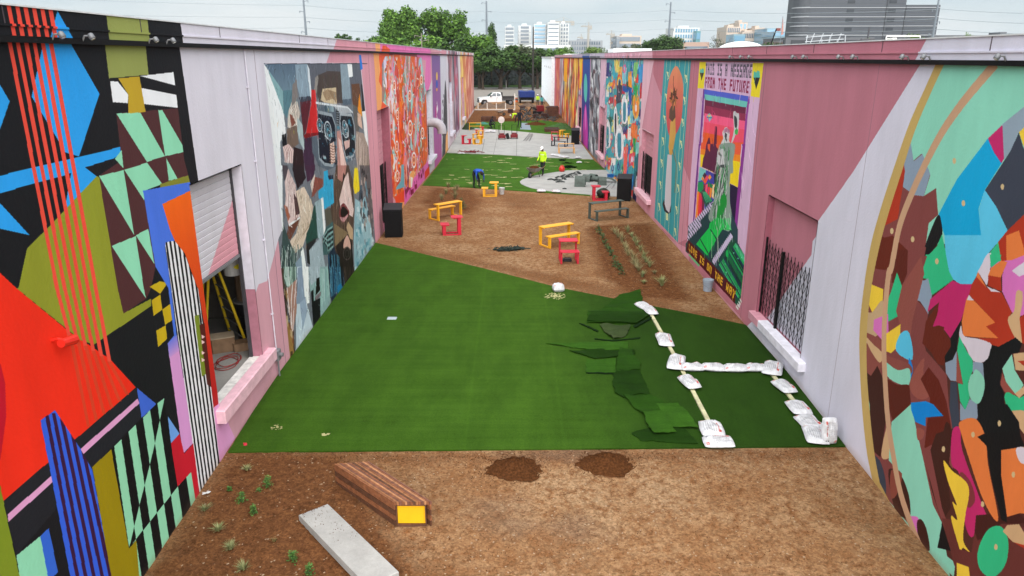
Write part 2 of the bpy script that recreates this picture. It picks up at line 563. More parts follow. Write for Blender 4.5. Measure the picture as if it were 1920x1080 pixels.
# lilac bay: pink below the diagonal
c.poly([(485,533),(501,527),(527,430),(540,430),(545,720),(436,860),(412,800),(408,745)], (210,156,170))
c.poly(B((800,448),(822,432),(880,560),(860,700),(824,660)),(224,158,206))
c.poly([(300,0),(330,0),(330,42),(372,340),(360,356),(345,300),(318,80)], BLK)
# ---- left wall, second stretch: collage portrait mural, pink pilaster
LB = Canvas('left_middle', XL, 16.3,29.5,-.5,7.7,80,110, LIL)
c = LB
V1, V2, V3 = view(490,110,5.143), view(490,310,5.143), view(500,500,5.143)
c.poly([(632,60),(612,118),(676,118),(690,250),(702,460),(740,460),(740,60)], (214,152,166))
c.poly([(530,425),(518,480),(500,600),(500,740),(545,720),(540,500)], (210,156,170))
port = [(495,121),(675,118),(689,250),(700,400),(704,455),(532,702),(515,560),(510,480),(529,430)]
pm = c.full(port)
c.poly(port, (120,128,138))
def P(f, pts, col, grad=None, alpha=1.0):
 c.poly(f(*pts), col, pm, grad, alpha)
def S(f, pts, w, col, alpha=1.0):
 c.line(f(*pts), w, col, pm, alpha)
# upper frame box in paint
P(V1, [(25,50),(330,50),(330,300),(210,310),(60,110)], (96,118,140), grad=((112,140,158), 'v'))
P(V1, [(330,50),(1020,48),(1000,180),(980,290),(870,420),(560,420),(430,200)], (104,110,122))
P(V1, [(60,100),(205,310),(220,560),(130,300)], (132,176,182))
P(V1, [(205,310),(330,295),(350,560),(240,570),(215,520)], (92,134,148))
P(V1, [(25,50),(60,110),(215,520),(235,720),(180,800),(190,1080),(130,1080),(40,280)], (226,232,236))
P(V2, [(120,0),(200,0),(205,500),(208,620),(195,640),(150,220)], (224,230,234))
P(V1, [(1018,48),(1060,60),(1080,480),(1080,700),(1030,560),(985,400),(985,180)], (120,140,158))
# dark mass of hair and face
P(V1, [(545,160),(640,118),(760,125),(790,430),(560,430),(520,300)], (92,82,80))
for k in range(26):
 x = 555 + 9 * k
 S(V1, [(x, 150 + 6 * (k % 3)),(x - 10 + 4 * (k % 5), 260),(x + 6 * (k % 4), 410)], .025, (70 + 6 * (k % 7), 62 + 6 * (k % 6), 60), .8)
P(V1, [(520,180),(545,160),(550,190),(530,340),(510,300)], (150,146,140))
P(V1, [(590,290),(720,278),(725,440),(620,430),(570,400)], (206,186,150))
for k in range(9):
 S(V1, [(590 + 4 * k, 330 + 9 * k),(640 + 6 * k, 300 + 10 * k),(720,330 + 12 * k)], .03, (150,122,92), .8)
# hanging slabs
P(V1, [(325,50),(440,50),(462,110),(488,400),(372,375),(340,250)], (140,164,182))
P(V1, [(440,50),(462,100),(488,395),(470,360)], (206,218,226))
P(V1, [(358,372),(470,360),(486,402),(375,420)], (72,82,98))
P(V1, [(760,50),(838,50),(865,385),(780,395)], (142,164,178))
P(V1, [(780,395),(865,385),(868,440),(790,450)], (94,112,130))
P(V1, [(828,48),(872,48),(882,175),(842,180)], (228,234,238))
P(V1, [(846,182),(882,172),(870,195)], (90,96,108))
P(V1, [(868,245),(945,240),(958,340),(930,520),(880,440)], (120,84,62))
P(V1, [(945,335),(965,470),(970,560),(928,500)], (248,152,30))
P(V1, [(960,250),(985,240),(1000,500),(972,510)], (60,62,70))
P(V1, [(970,510),(1005,505),(1030,850),(1000,780)], (232,236,238))
# red wedge
P(V1, [(372,420),(480,400),(430,700),(404,750)], (112,44,58))
P(V1, [(480,300),(518,300),(552,712),(430,722),(480,420)], (222,38,42))
P(V1, [(510,300),(520,300),(553,705),(543,712)], (240,70,74))
P(V1, [(404,745),(430,720),(552,712),(548,735),(420,770)], (150,24,36))
P(V1, [(415,770),(490,755),(520,1080),(420,1080),(400,900)], (82,54,84))
P(V2, [(420,0),(520,0),(500,130),(440,160)], (86,52,82))
# left figures: pale drapery folds
P(V1, [(290,420),(345,410),(375,530),(340,700),(250,660),(262,500)], (206,196,184))
for k in range(10):
 S(V1, [(270 + 9 * k, 480 - 5 * k),(300 + 7 * k, 520),(285 + 9 * k, 640)], .04, (150,134,122) if k % 2 else (226,214,204), .9)
P(V1, [(300,250),(340,200),(350,380),(290,470)], (134,128,126))
P(V1, [(240,680),(340,640),(360,820),(250,900)], (128,108,96))
P(V1, [(270,530),(300,550),(330,620),(290,660)], (150,90,76))
P(V1, [(345,560),(395,640),(415,880),(380,830),(345,700)], (170,190,192))
P(V1, [(195,735),(235,720),(245,830),(205,860)], (40,42,50))
P(V1, [(310,850),(400,880),(415,1080),(300,1080)], (66,44,50))
P(V1, [(205,850),(260,820),(310,880),(300,1010),(230,1000)], (214,184,180))
for k in range(9):
 S(V1, [(212 + 8 * k, 850),(232 + 8 * k, 900),(224 + 9 * k, 1000)], .04, (168,132,128) if k % 2 else (236,216,212), .9)
P(V2, [(200,0),(250,0),(270,100),(215,150)], (92,84,92))
P(V2, [(300,0),(400,0),(430,120),(350,230),(310,100)], (58,44,54))
P(V2, [(225,160),(260,30),(330,190),(345,420),(380,480),(260,570),(225,420),(235,300)], (214,186,184))
for k in range(14):
 S(V2, [(240 + 6 * k, 120 + 4 * k),(255 + 6 * k, 260),(250 + 9 * k, 500)], .045, (170,136,136) if k % 2 else (238,222,218), .9)
P(V2, [(310,270),(350,330),(370,470),(330,480)], (98,74,76))
P(V2, [(330,250),(410,205),(470,320),(500,400),(470,560),(400,780),(300,870),(255,820),(270,740),(340,650),(380,500)], (214,194,174))
for k in range(20):
 S(V2, [(345 + 7 * k, 250 + 4 * k),(380 + 6 * k, 420),(330 + 8 * k, 700 - 8 * k),(280 + 6 * k, 830 - 8 * k)], .04, (160,136,112) if k % 2 else (234,220,200), .85)
P(V2, [(260,570),(370,490),(355,560),(280,720),(240,690)], (120,76,62))
P(V2, [(262,570),(368,492),(372,512),(268,590)], (220,224,226))
P(V2, [(215,380),(250,400),(275,500),(255,540)], (176,104,78))
P(V2, [(470,180),(515,80),(520,190),(490,270)], (214,196,184))
P(V2, [(515,110),(590,130),(600,200),(540,240),(500,300),(480,310),(500,200)], (150,84,72))
# machine goggles
gog = [(525,420),(600,420),(700,440),(820,462),(880,520),(905,850),(905,950),(830,1005),(800,960),(760,700),(735,610),(715,640),(722,1040),(640,1075),(560,1040),(490,900),(485,760),(548,740),(540,470)]
P(V1, gog, (96,110,124))
P(V1, [(600,425),(690,445),(700,515),(610,505)], (160,186,194), grad=((60,84,98), 'h'))
P(V1, [(690,450),(820,470),(870,520),(760,530)], (170,180,188))
P(V1, [(548,515),(680,545),(712,640),(722,900),(690,1020),(610,1010),(560,960),(548,740)], (34,44,64))
P(V1, [(760,540),(870,545),(890,640),(905,860),(880,920),(815,950),(790,850)], (38,48,60))
S(V1, [(548,515),(680,545),(712,640),(722,900),(690,1030),(610,1018),(556,960),(545,740)], .09, (150,164,174))
S(V1, [(760,535),(870,545),(893,640),(908,870),(885,935),(815,958),(788,850),(757,640),(760,535)], .09, (166,178,186))
S(V1, [(525,425),(700,450),(830,470),(880,520)], .06, (208,216,222))
for (ox, oy, r0) in ((560,640,55),(640,690,72),(812,690,62),(800,640,40),(655,740,40)):
 for j in range(5):
  rr = r0 * (1 - .17 * j)
  px, pz = V1((ox, oy))[0]
  c.oval(px, pz, rr / 5.143 * .48, rr / 5.143 * 1.25, [(186,200,208),(40,52,70),(120,148,160),(28,36,50),(96,176,200)][j], pm, rot=-.1)
for k in range(60):
 a, b = random.choice([((560,700),(830,1000)),((770,880),(560,900)),((490,550),(760,1000)),((840,890),(560,900))])
 if a[0] > b[0]: a, b = (b[0] + 200, a[0]),(560,900)
 x, y = random.uniform(550,890), random.uniform(560,1000)
 w, h = random.uniform(6,26), random.uniform(10,50)
 P(V1, [(x, y),(x + w, y + 3),(x + w + 3, y + h),(x + 3, y + h)], random.choice([(150,200,206),(70,120,140),(30,38,52),(190,200,204),(90,100,112),(60,150,180)]), alpha=.75)
P(V1, [(720,500),(745,505),(752,640),(725,640)], (40,44,52))
for k in range(6):
 P(V1, [(724,515 + 22 * k),(744,518 + 22 * k),(746,528 + 22 * k),(725,526 + 22 * k)], (140,150,158))
P(V1, [(660,820),(700,800),(712,1000),(672,1020)], (222,190,174))
for k in range(7):
 S(V1, [(655,830 + 26 * k),(690,850 + 26 * k),(712,838 + 26 * k)], .03, (150,110,96))
P(V1, [(795,800),(850,780),(850,850),(810,880)], (214,176,168))
# bridge of the nose, cheek, mouth
P(V1, [(728,700),(760,690),(800,960),(835,1080),(735,1080)], (196,140,132))
P(V1, [(740,760),(765,790),(815,1010),(830,1080),(770,1080)], (228,192,184))
P(V2, [(720,0),(840,0),(880,150),(895,400),(880,760),(850,1080),(770,1080),(700,780),(665,420),(700,160)], (96,78,68))
for k in range(46):
 x = 695 + 4.4 * k
 S(V2, [(x, 60 + 9 * (k % 5)),(x - 14 + 5 * (k % 6), 380),(x - 6 + 6 * (k % 4), 720 + 14 * (k % 9))], .028, random.choice([(64,50,44),(126,104,88),(160,134,112),(84,66,58),(110,96,90)]), .75)
P(V2, [(735,0),(820,0),(808,90),(775,160),(735,130)], (190,132,122))
P(V2, [(790,70),(805,95),(800,140),(782,150)], (40,26,26))
P(V2, [(800,130),(835,60),(860,260),(890,420),(880,500),(840,470),(800,380),(760,390),(750,330)], (224,196,190))
for k in range(12):
 S(V2, [(812 + 5 * k, 130 + 8 * k),(800 + 6 * k, 260),(842 + 4 * k, 440)], .03, (180,146,142) if k % 2 else (240,222,216), .8)
P(V2, smooth([(760,400),(795,365),(835,420),(850,460),(820,500),(800,545),(770,540),(750,480)]),(140,66,70))
P(V2, smooth([(768,420),(795,400),(838,455),(800,495),(765,490)]),(28,20,22))
P(V2, [(755,498),(800,505),(830,470),(835,490),(800,545),(770,535)], (206,150,152))
P(V2, [(835,540),(885,620),(880,720),(850,700),(820,600)], (196,166,130))
P(V2, [(700,560),(820,640),(840,660),(712,780)], (142,122,92))
P(V2, [(715,780),(830,665),(870,740),(890,960),(850,1080),(760,1080)], (54,46,46))
P(V2, smooth([(825,675),(850,720),(862,800),(840,825),(815,800),(792,800),(795,740)]),(220,172,156))
for j in range(4):
 px, pz = V2((825,850))[0]
 c.oval(px, pz, 7.5 - 1.6 * j, 13 - 2.6 * j, [(90,84,82),(30,26,28),(70,66,66),(24,20,22)][j], pm)
# blue and yellow panels, teal block work
P(V2, [(600,60),(640,45),(648,130),(690,135),(700,360),(608,425),(550,310),(548,250),(600,200)], (44,172,220))
P(V2, [(640,100),(690,90),(692,130),(650,140)], (36,52,78))
P(V2, [(895,30),(930,20),(948,245),(900,278),(885,200)], (246,218,28))
P(V2, [(948,150),(975,200),(975,310),(935,350),(945,260)], (70,86,100))
P(V2, [(512,360),(592,310),(615,660),(545,710)], (150,176,184))
P(V2, [(575,318),(595,308),(620,655),(600,668)], (228,236,240))
P(V2, [(505,400),(520,380),(545,700),(430,760),(432,660),(460,600)], (46,92,84))
P(V2, [(610,430),(662,405),(690,560),(625,600)], (98,98,88))
P(V2, [(620,600),(690,540),(700,760),(640,860),(580,870),(590,720)], (70,108,110))
for k in range(9):
 S(V2, [(590 + 4 * k, 700 + 20 * (k % 4)),(640,620 + 26 * k),(690,590 + 24 * k)], .05, (34,44,50) if k % 2 else (130,172,168))
P(V2, [(460,820),(580,680),(600,900),(640,1080),(480,1080)], (158,178,188))
P(V2, [(430,760),(530,700),(520,740),(460,820),(470,960),(440,940)], (50,54,60))
P(V2, [(640,860),(700,780),(740,900),(770,1080),(650,1080)], (38,62,84))
for k in range(12):
 S(V2, [(648 + 9 * k, 860 + 10 * (k % 3)),(662 + 9 * k, 1080)], .05, random.choice([(34,110,150),(20,34,52),(80,150,176),(28,60,92)]))
P(V2, [(905,320),(960,360),(1000,300),(1040,480),(1075,760),(900,1030),(890,700)], (150,190,200))
for k in range(60):
 x, y = random.uniform(905,1065), random.uniform(380,960)
 P(V2, [(x, y),(x + random.uniform(8,26), y - 10),(x + random.uniform(14,30), y + random.uniform(20,80)),(x + 2, y + random.uniform(20,70))], random.choice([(200,224,230),(96,170,186),(132,142,150),(180,206,212),(70,140,160)]), alpha=.7)
for k in range(8):
 S(V2, [(905 + 8 * k, 480 + 9 * k),(915 + 10 * k, 760),(905 + 10 * k, 980 - 8 * k)], .05, (70,150,176), .8)
# right margin: hands, greys
P(V1, [(880,440),(920,460),(960,620),(920,760),(890,560)], (112,110,108))
P(V1, [(925,520),(960,540),(975,680),(930,640)], (214,180,160))
P(V1, [(915,700),(985,720),(1030,850),(1050,1000),(1040,1080),(930,1080),(905,900)], (170,152,140))
for k in range(18):
 x = 918 + 7 * k
 S(V1, [(x, 720 + 9 * k),(x + 6,880 + 3 * k),(x + 4,1070)], .04, random.choice([(210,196,184),(110,92,84),(60,50,48),(226,206,196)]), .85)
P(V2, [(945,0),(1060,0),(1080,300),(1075,700),(1045,500),(1000,280),(960,150)], (110,104,106))
for k in range(40):
 x, y = random.uniform(950,1078), random.uniform(0,560)
 P(V2, [(x, y),(x + 12, y + 4),(x + 16, y + random.uniform(30,110)),(x - 4, y + 50)], random.choice([(70,62,64),(150,140,136),(90,120,136),(46,44,50),(190,170,160),(100,150,170)]), alpha=.75)
# lower left
P(V2, [(210,560),(260,700),(330,870),(350,1080),(150,1080),(190,850)], (70,92,92))
for k in range(34):
 x = random.uniform(190,400)
 S(V2, [(x, 760 + random.uniform(0,60)),(x + random.uniform(-20,30), 900),(x - 10,1070)], .04, random.choice([(70,104,96),(190,214,206),(50,66,70),(120,150,140),(214,226,222)]), .75)
P(V2, [(380,830),(405,800),(445,1080),(380,1080)], (226,234,240))
P(V2, [(330,940),(385,870),(400,1080),(330,1080)], (132,156,176))
P(V3, [(90,150),(130,20),(200,0),(200,520),(260,600),(275,860),(160,1020),(110,800),(70,400),(70,190)], (92,76,66))
P(V3, [(160,420),(185,440),(215,560),(245,620),(262,860),(220,940),(180,800)], (168,128,72))
for k in range(30):
 x, y = random.uniform(80,240), random.uniform(180,860)
 P(V3, [(x, y),(x + 20, y - 12),(x + 24, y + random.uniform(40,110)),(x + 4, y + 60)], random.choice([(60,48,44),(180,140,84),(120,100,84),(50,44,46),(150,96,66),(200,176,140)]), alpha=.75)
P(V3, [(145,215),(165,200),(175,350),(150,372)], (34,34,38))
P(V3, [(160,0),(290,0),(280,180),(230,230),(170,160)], (122,150,142))
for k in range(14):
 S(V3, [(170 + 8 * k, 0),(160 + 9 * k, 90),(190 + 7 * k, 190)], .05, random.choice([(190,214,206),(80,110,96),(222,232,230),(130,170,150)]), .8)
P(V3, [(200,210),(245,160),(285,120),(290,400),(250,640),(205,400)], (176,132,116))
S(V3, [(195,200),(215,400),(240,600)], .06, (222,206,204)); S(V3, [(250,150),(235,340),(240,560)], .06, (222,214,214)); S(V3, [(285,130),(262,380),(250,620)], .06, (226,206,206))
P(V3, [(290,0),(345,0),(380,340),(445,590),(285,850),(280,500),(300,250)], (188,206,220))
P(V3, [(300,10),(345,0),(380,350),(285,360),(296,200)], (134,154,178))
P(V3, [(340,0),(400,0),(412,350),(372,360)], (228,234,240))
P(V3, [(318,350),(372,300),(392,420),(345,610)], (150,170,194))
P(V3, [(400,30),(520,0),(600,0),(615,360),(520,500),(470,420),(420,240)], (140,176,176))
P(V3, [(400,0),(510,0),(512,100),(430,180),(405,120)], (164,184,194))
for k in range(12):
 S(V3, [(520 + 7 * k, 20),(524 + 7 * k, 380 - 10 * k)], .06, random.choice([(150,200,190),(120,168,166),(176,210,206)]), .7)
P(V3, [(478,115),(510,100),(515,225),(470,280)], (30,28,34))
P(V3, [(465,290),(525,235),(520,280),(465,340)], (134,122,128))
P(V3, [(425,235),(450,222),(455,330),(515,300),(518,520),(450,600)], (38,38,46))
P(V3, [(285,850),(448,590),(450,620),(290,880)], (70,76,86))
P(V3, [(520,480),(620,350),(660,320),(520,540)], (120,134,146))
P(V3, [(590,0),(720,0),(750,200),(680,300),(625,350),(600,150)], (40,60,84))
for k in range(16):
 S(V3, [(598 + 9 * k, 0),(612 + 9 * k, 300 - 7 * k)], .06, random.choice([(30,120,170),(24,30,46),(90,160,190),(34,74,110),(20,24,34)]), .9)
P(V3, [(680,190),(710,160),(742,210),(685,290)], (20,130,190))
P(V3, [(730,0),(850,0),(840,60),(755,190)], (56,46,46))
for k in range(12):
 S(V3, [(735 + 9 * k, 0),(752 + 7 * k, 150 - 9 * k)], .05, random.choice([(96,82,76),(40,34,36),(120,104,92)]), .8)
P(V3, [(845,0),(895,0),(848,60)], (170,206,214))
for _L, _w, _n, _m in ((.3,.035,1500,.0),(.15,.02,2600,.08)):
 c.brush(_n, _L, _w, .22, pm, 1.5,.9, _m)
c.poly([(x, y) for x, y in V1((25,46),(1022,44),(1022,52),(25,54))], (60,66,78))
# the blue strip that hangs above the frame is painted over the border
c.poly([(673,103),(677,103),(680,129),(675.5,132)], (36,122,214))
# ---- left wall, third stretch: swirling figures on pink, purple and flamingo panels
LC = Canvas('left_far', XL, 29.5,62.0,-.7,7.7,40,70, (214,152,166))
c = LC
S1, S2 = view(700,80,7.714), view(700,210,5.684)
sw = [(703,60),(825,90),(826,106),(807,170),(798,174),(802,300),(806,335),(700,470),(700,400),(722,385),(735,360),(733,200),(708,208),(700,100)]
c.poly([(700,80),(714,80),(716,190),(720,205),(707,208)], (240,172,112))
c.poly(S1((70,-10),(800,90),(830,180),(830,690),(770,710),(740,600),(760,260),(640,220),(200,150),(80,180)),(224,118,178))
c.poly(S1((200,140),(630,170),(640,260),(400,260),(160,240),(90,190)),(154,72,78))
c.poly(S1((80,180),(110,40),(150,40),(210,90),(230,200),(240,900),(60,990),(110,800),(140,700),(80,560)),(232,92,56))
c.poly(S1((0,150),(70,150),(100,400),(75,560),(140,720),(110,960),(60,990),(40,640)),(240,166,104))
fig = [(722,106),(742,102),(790,108),(799,176),(802,290),(797,316),(770,345),(745,382),(733,362),(732,205),(716,190),(716,120)]
fm = c.full(fig)
c.poly(fig, (222,98,52))
pal = [(232,96,40),(240,130,60),(214,70,60),(228,226,222),(150,210,208),(226,150,160),(196,60,70),(240,170,110),(132,60,50),(210,190,190),(176,140,126),(228,120,170),(110,170,180)]
W6, TE, OR_, PK, RD_, GY_ = (230,226,226),(150,206,206),(232,104,40),(222,150,160),(200,70,66),(150,136,128)
cols = [(716,724,100,200, [GY_, (176,190,186)]),(722,742,100,235, [W6, W6, TE, PK]),(724,746,225,390, [OR_, (238,140,70), W6, RD_]),(741,749,100,390, [RD_, W6, OR_]),(748,758,100,390, [OR_, OR_, (214,78,30)]),
  (757,768,104,200, [TE, GY_, PK]),(757,770,190,390, [(180,96,80), PK, W6, (120,60,60)]),(768,780,100,390, [PK, RD_, (190,150,150), TE]),(779,789,100,200, [OR_, PK, RD_]),(779,790,190,390, [(190,100,150), TE, PK]),
  (787,798,100,190, [GY_, TE, (170,150,140)]),(787,803,185,390, [(216,96,60),(170,90,50), OR_])]
for xa, xb, ya, yb, pp in cols:
 for k in range(46):
  x = random.uniform(xa, xb); y = random.uniform(ya, yb); L = random.uniform(12,40)
  q = smooth([(x, y - L / 2),(x + random.uniform(-2,2), y - L * .2),(x + random.uniform(-2,2), y + L * .2),(x + random.uniform(-2,2), y + L / 2)], 4, False)
  c.line(q, random.uniform(.2,.6), [min(255, max(0, v + random.randint(-18,18))) for v in random.choice(pp)], fm, .9)
for k in range(420):
 x = random.uniform(718,802); y = random.uniform(104,380)
 a = random.uniform(0,6.28); q = [(x, y)]
 for j in range(7):
  a += random.uniform(-.9,.9) + .35
  x += math.cos(a) * .7; y += math.sin(a) * 2.0
  q.append((x, y))
 c.line(q, [.03,.08,.12,.13,.1,.07,.04,.02], random.choice(pal), fm, .9)
for k in range(70):
 x = random.uniform(718,802); y = random.uniform(104,380)
 rr = random.uniform(.5,1.4)
 c.oval(x, y, rr * .7, rr * 1.8, random.choice(pal), fm)
 c.oval(x, y, rr * .4, rr * 1.1, random.choice([(150,40,40),(240,230,226),(236,120,60)]), fm)
for (x, y, rr) in ((739,160,5),(745,215,5),(744,275,6),(768,180,6),(790,150,5),(769,240,8),(792,250,6),(745,330,6),(776,300,8)):
 for j, cc in enumerate([(236,228,226),(216,84,50),(240,176,130),(170,50,50)]):
  c.oval(x, y, rr * (1 - .24 * j) * .55, rr * (1 - .24 * j) * 1.9, cc, fm)
c.poly(S2((240,830),(330,800),(325,560),(300,560),(290,740),(245,800),(235,880)),(110,170,184))
# ground band with lettering strokes
c.poly(S2((330,830),(600,500),(610,640),(330,990),(285,1080),(270,960)),(222,104,176))
c.poly(S2((230,900),(330,830),(330,970),(240,1000)),(230,76,40))
c.poly(S2((545,640),(605,560),(615,640),(548,720)),(222,62,44))
c.poly(S2((285,960),(330,960),(330,1000),(285,1070)),(240,166,104))
for pts in ([(335,800),(350,915),(345,860),(385,790),(390,880)], [(395,800),(400,860),(430,840)], [(440,740),(440,800),(465,790),(460,730)], [(480,650),(480,710),(488,655),(495,700)], [(505,620),(505,690),(520,670)], [(520,600),(530,660),(538,600)]):
 c.line(S2(*pts), .28, (132,26,70))
c.poly(S2((390,660),(420,620),(445,640),(400,810),(375,800)),(240,170,100)); c.poly(S2((395,690),(420,700),(412,800),(398,800)),(238,232,226))
# window bay, purple panel, pale bay
c.poly([(803,170),(826,100),(822,100),(828,330),(818,345),(806,335),(799,176)], (208,196,206))
c.poly([(799,30),(900,60),(900,92),(826,92),(826,96),(800,90)], (208,203,212))
c.poly([(809,103),(825,104),(829,320),(816,340),(812,220)], (122,94,150), grad=((190,96,160), 'v'))
c.poly([(825,104),(841,104),(842,320),(829,325)], (204,202,212))
c.oval(819,143,1.6,8, (222,180,90)); c.oval(819,158,1.8,8, (64,90,180)); c.oval(819,168,1.2,3, (230,160,50))
c.line([(819,192),(820.5,200),(818,212),(820,224)], [.3,.6,.6,.2], (232,226,232)); c.line([(817.5,197),(817.5,208),(816.5,226)], [.3,.9,.5], (190,50,140))
c.poly(smooth([(831,230),(833,180),(835,150),(838,190),(839,260),(840,330),(829,335)]),(74,74,80))
for k in range(60):
 x, y = random.uniform(829,841), random.uniform(170,320)
 c.oval(x, y, .5, random.uniform(2,6), random.choice([(60,60,66),(100,98,104),(84,82,92),(120,118,122)]), c.full([(829,165),(841,165),(841,320),(829,330)]))
c.poly([(836,255),(841,240),(841,320),(834,330)], (236,174,112))
# ---- left wall, last stretch
LD = Canvas('left_end', XL, 62.0,106.3,-.7,7.7,16,40, (208,203,212))
c = LD
def band(x0, x1, col, n=0, pal=None, lo=0, hi=7.2, zz=None):
 ya, yb = on_wall(c.X, x0,110)[0], on_wall(c.X, x1,110)[0]
 if ya > yb: ya, yb = yb, ya
 c.wpoly([(ya, lo),(yb, lo),(yb, hi),(ya, hi)], col)
 for k in range(n):
  y, z = random.uniform(ya, yb), random.uniform(lo, hi)
  w = random.uniform(.2,1.3)
  h = random.uniform(.5,2.2)
  q = [(y + w * random.uniform(-.5,.5), z - h),(y - w, z),(y + w * random.uniform(-.5,.5), z + h),(y + w, z)]
  c.wpoly(q, random.choice(pal), alpha=.8)
band(840.5,852, (122,118,132), 150, [(150,120,130),(90,84,98),(176,170,180),(180,110,120),(70,66,80)])
band(852,857, (206,190,200))
band(852.5,859, (140,96,122), 70, [(190,90,110),(100,70,96),(170,150,170)])
band(859,863, (214,210,218))
band(863,872, (236,196,110), 60, [(240,214,130),(226,160,100),(200,120,80)])
band(872,878, (226,170,140), 50, [(214,120,90),(240,200,170),(190,90,70)])
band(878,884, (214,146,132), 40, [(190,90,80),(232,190,170)])
band(884,889, (186,132,128), 20, [(150,90,90),(214,160,150)])
for (a, b) in ((64.2,67.6),(81.3,84.0)):
 c.wpoly([(a - .8,-.6),(b + .8,-.6),(b + .8,3.2),(a - .8,3.2)], (206,190,200))
# ---- shutter and recess paints
SH = Canvas('shutter', XL - .24,11.6,15.4,-.5,5.4,90,90, (204,200,208))
SH.wpoly([(11.9,3.0),(12.70,3.0),(15.05,4.66),(15.3,4.8),(15.3,2.6),(11.9,2.6)], (214,152,164))
# ---- right wall, first stretch: big round mural
RA = Canvas('right_near', XR, 7.2,19.0,-.5,7.5,120,120, DPINK)
c = RA
C1, C2, C3, C4 = view(1600,80,2.571), view(1600,480,1.8), view(1720,480,3.6), view(1560,840,4.5)
c.poly([(1755,60),(1725,122),(1600,322),(1510,452),(1502,545),(1490,620),(1422,592),(1400,612),(1590,850),(1800,1150),(2300,1700),(2300,0),(1790,0)], LIL_R)
c.poly([(1600,322),(1523,430),(1513,470),(1425,600),(1500,700),(1540,500)], LIL_R)
disc = [(1756,118)] + [(1735,165),(1706,230),(1678,310),(1652,390),(1633,460),(1620,540),(1612,620),(1613,700),(1618,780),(1626,850),(1636,900)]
disc = smooth(disc, 5, False) + [(1760,1120),(2300,1800),(2300,60),(1775,90)]
dm = c.full(disc)
c.poly(disc, (196,166,100))
inner = smooth([(1776,110),(1745,176),(1716,245),(1692,320),(1668,395),(1650,460),(1634,540),(1626,620),(1626,700),(1632,780),(1640,850),(1650,905)], 5, False)
inn = c.full(inner + [(1760,1120),(2300,1800),(2300,60),(1790,90)])
def F(f, pts, col, sm=True):
 q = f(*pts)
 c.poly(smooth(q, 4) if sm else q, col, inn)
MR, DBR, BR2, RUST, ORG = (130,70,68),(66,36,30),(104,42,30),(176,56,36),(228,126,66)
GRN, GRY, DGR, CYA, SKY_, MAG, YEL, TAN, PNK, WHT = (52,190,134),(140,158,178),(62,68,82),(18,166,218),(92,198,234),(194,44,108),(240,204,66),(206,170,128),(214,116,188),(216,208,220)
c.poly(inner + [(1760,1120),(2300,1800),(2300,60),(1790,90)], (142,214,190))
F(C2, [(200,-40),(640,-40),(700,1200),(345,1200),(300,900),(210,560)], (84,46,40), False)
F(C1, [(235,525),(270,430),(290,570),(330,535),(372,640),(335,760),(400,700),(410,830),(365,870),(330,1080),(60,1080),(90,900),(120,800),(150,780),(200,640)], MR, False)
F(C1, [(270,432),(292,572),(335,536),(372,632),(335,760),(350,790),(295,735),(240,695),(250,620),(232,520)], GRY, False)
F(C1, [(235,525),(250,620),(215,850),(110,905),(130,800),(160,790),(205,655),(200,600)], RUST, False)
F(C1, [(195,620),(206,655),(162,790),(148,770)], (142,214,190), False)
F(C1, [(340,740),(402,700),(390,800),(365,870),(335,1080),(262,1080),(262,990),(295,735)], MR, False)
F(C1, [(112,905),(150,940),(190,930),(262,1000),(262,1080),(75,1080)], BR2, False)
F(C1, [(80,1060),(150,1045),(190,1055),(180,1080),(70,1085)], MR)
# big blue, slate, orange wedge at the right edge
F(C1, [(650,462),(720,575),(635,710),(605,800),(617,928),(440,928),(412,828),(500,660)], CYA, False)
F(C1, [(722,395),(728,560),(715,580),(680,530),(650,462)], MAG, False)
F(C1, [(720,393),(823,310),(900,250),(900,470),(800,430),(760,520),(728,565)], (146,164,180), False)
F(C1, [(800,432),(900,340),(900,560),(823,500)], YEL, False)
F(C1, [(800,432),(823,512),(900,600),(900,820),(745,905),(690,800),(635,712),(715,590),(760,520)], DGR, False)
F(C1, [(635,710),(690,790),(745,905),(700,960),(650,1020),(610,1080),(560,1120),(450,1080),(440,928),(617,928),(607,800)], SKY_, False)
F(C1, [(408,832),(428,880),(428,930),(400,980),(350,1040),(328,1062),(350,970)], (28,28,30))
F(C1, [(428,925),(445,1000),(455,1080),(430,1150),(330,1080),(350,1040),(405,980)], GRN, False)
F(C1, [(745,905),(823,830),(900,780),(900,1100),(715,1055),(700,960)], RUST, False)
F(C1, [(738,930),(800,905),(823,990),(830,1040),(740,1055)], ORG, False)
F(C1, [(655,1018),(700,962),(715,1055),(660,1080)], GRN, False)
F(C1, [(650,1015),(662,1080),(600,1085),(620,1060)], WHT, False)
F(C1, [(680,1060),(750,1050),(823,1040),(900,1000),(900,1100),(680,1100)], PNK)
# middle band (crop C3)
F(C3, [(-60,-40),(60,-60),(50,0),(0,160),(0,300),(40,340),(75,395),(40,560),(60,640),(200,800),(220,1080),(-200,1080),(-200,400)], MR, False)
F(C3, [(60,-10),(195,-10),(215,100),(245,160),(170,215),(100,265),(75,160),(45,150),(15,165),(5,120)], GRN, False)
F(C3, [(0,160),(50,165),(75,150),(100,265),(75,395),(50,350),(20,305),(0,300)], GRY, False)
F(C3, [(195,-20),(470,-20),(415,110),(370,190),(300,195),(245,160),(215,100)], SKY_, False)
F(C3, [(240,165),(300,190),(375,190),(340,300),(298,430),(225,555),(185,500),(105,480),(150,310),(70,380),(90,290)], MAG, False)
F(C3, [(150,308),(135,400),(105,478),(145,468),(185,480),(180,505),(225,570),(228,620),(180,740),(140,730),(95,650),(35,590),(60,440)], BR2, False)
F(C3, [(298,432),(275,560),(268,635),(240,700),(190,720),(185,680),(228,610),(225,555)], (28,28,30), False)
F(C3, [(480,-20),(500,-20),(490,130),(470,200),(410,105)], WHT, False)
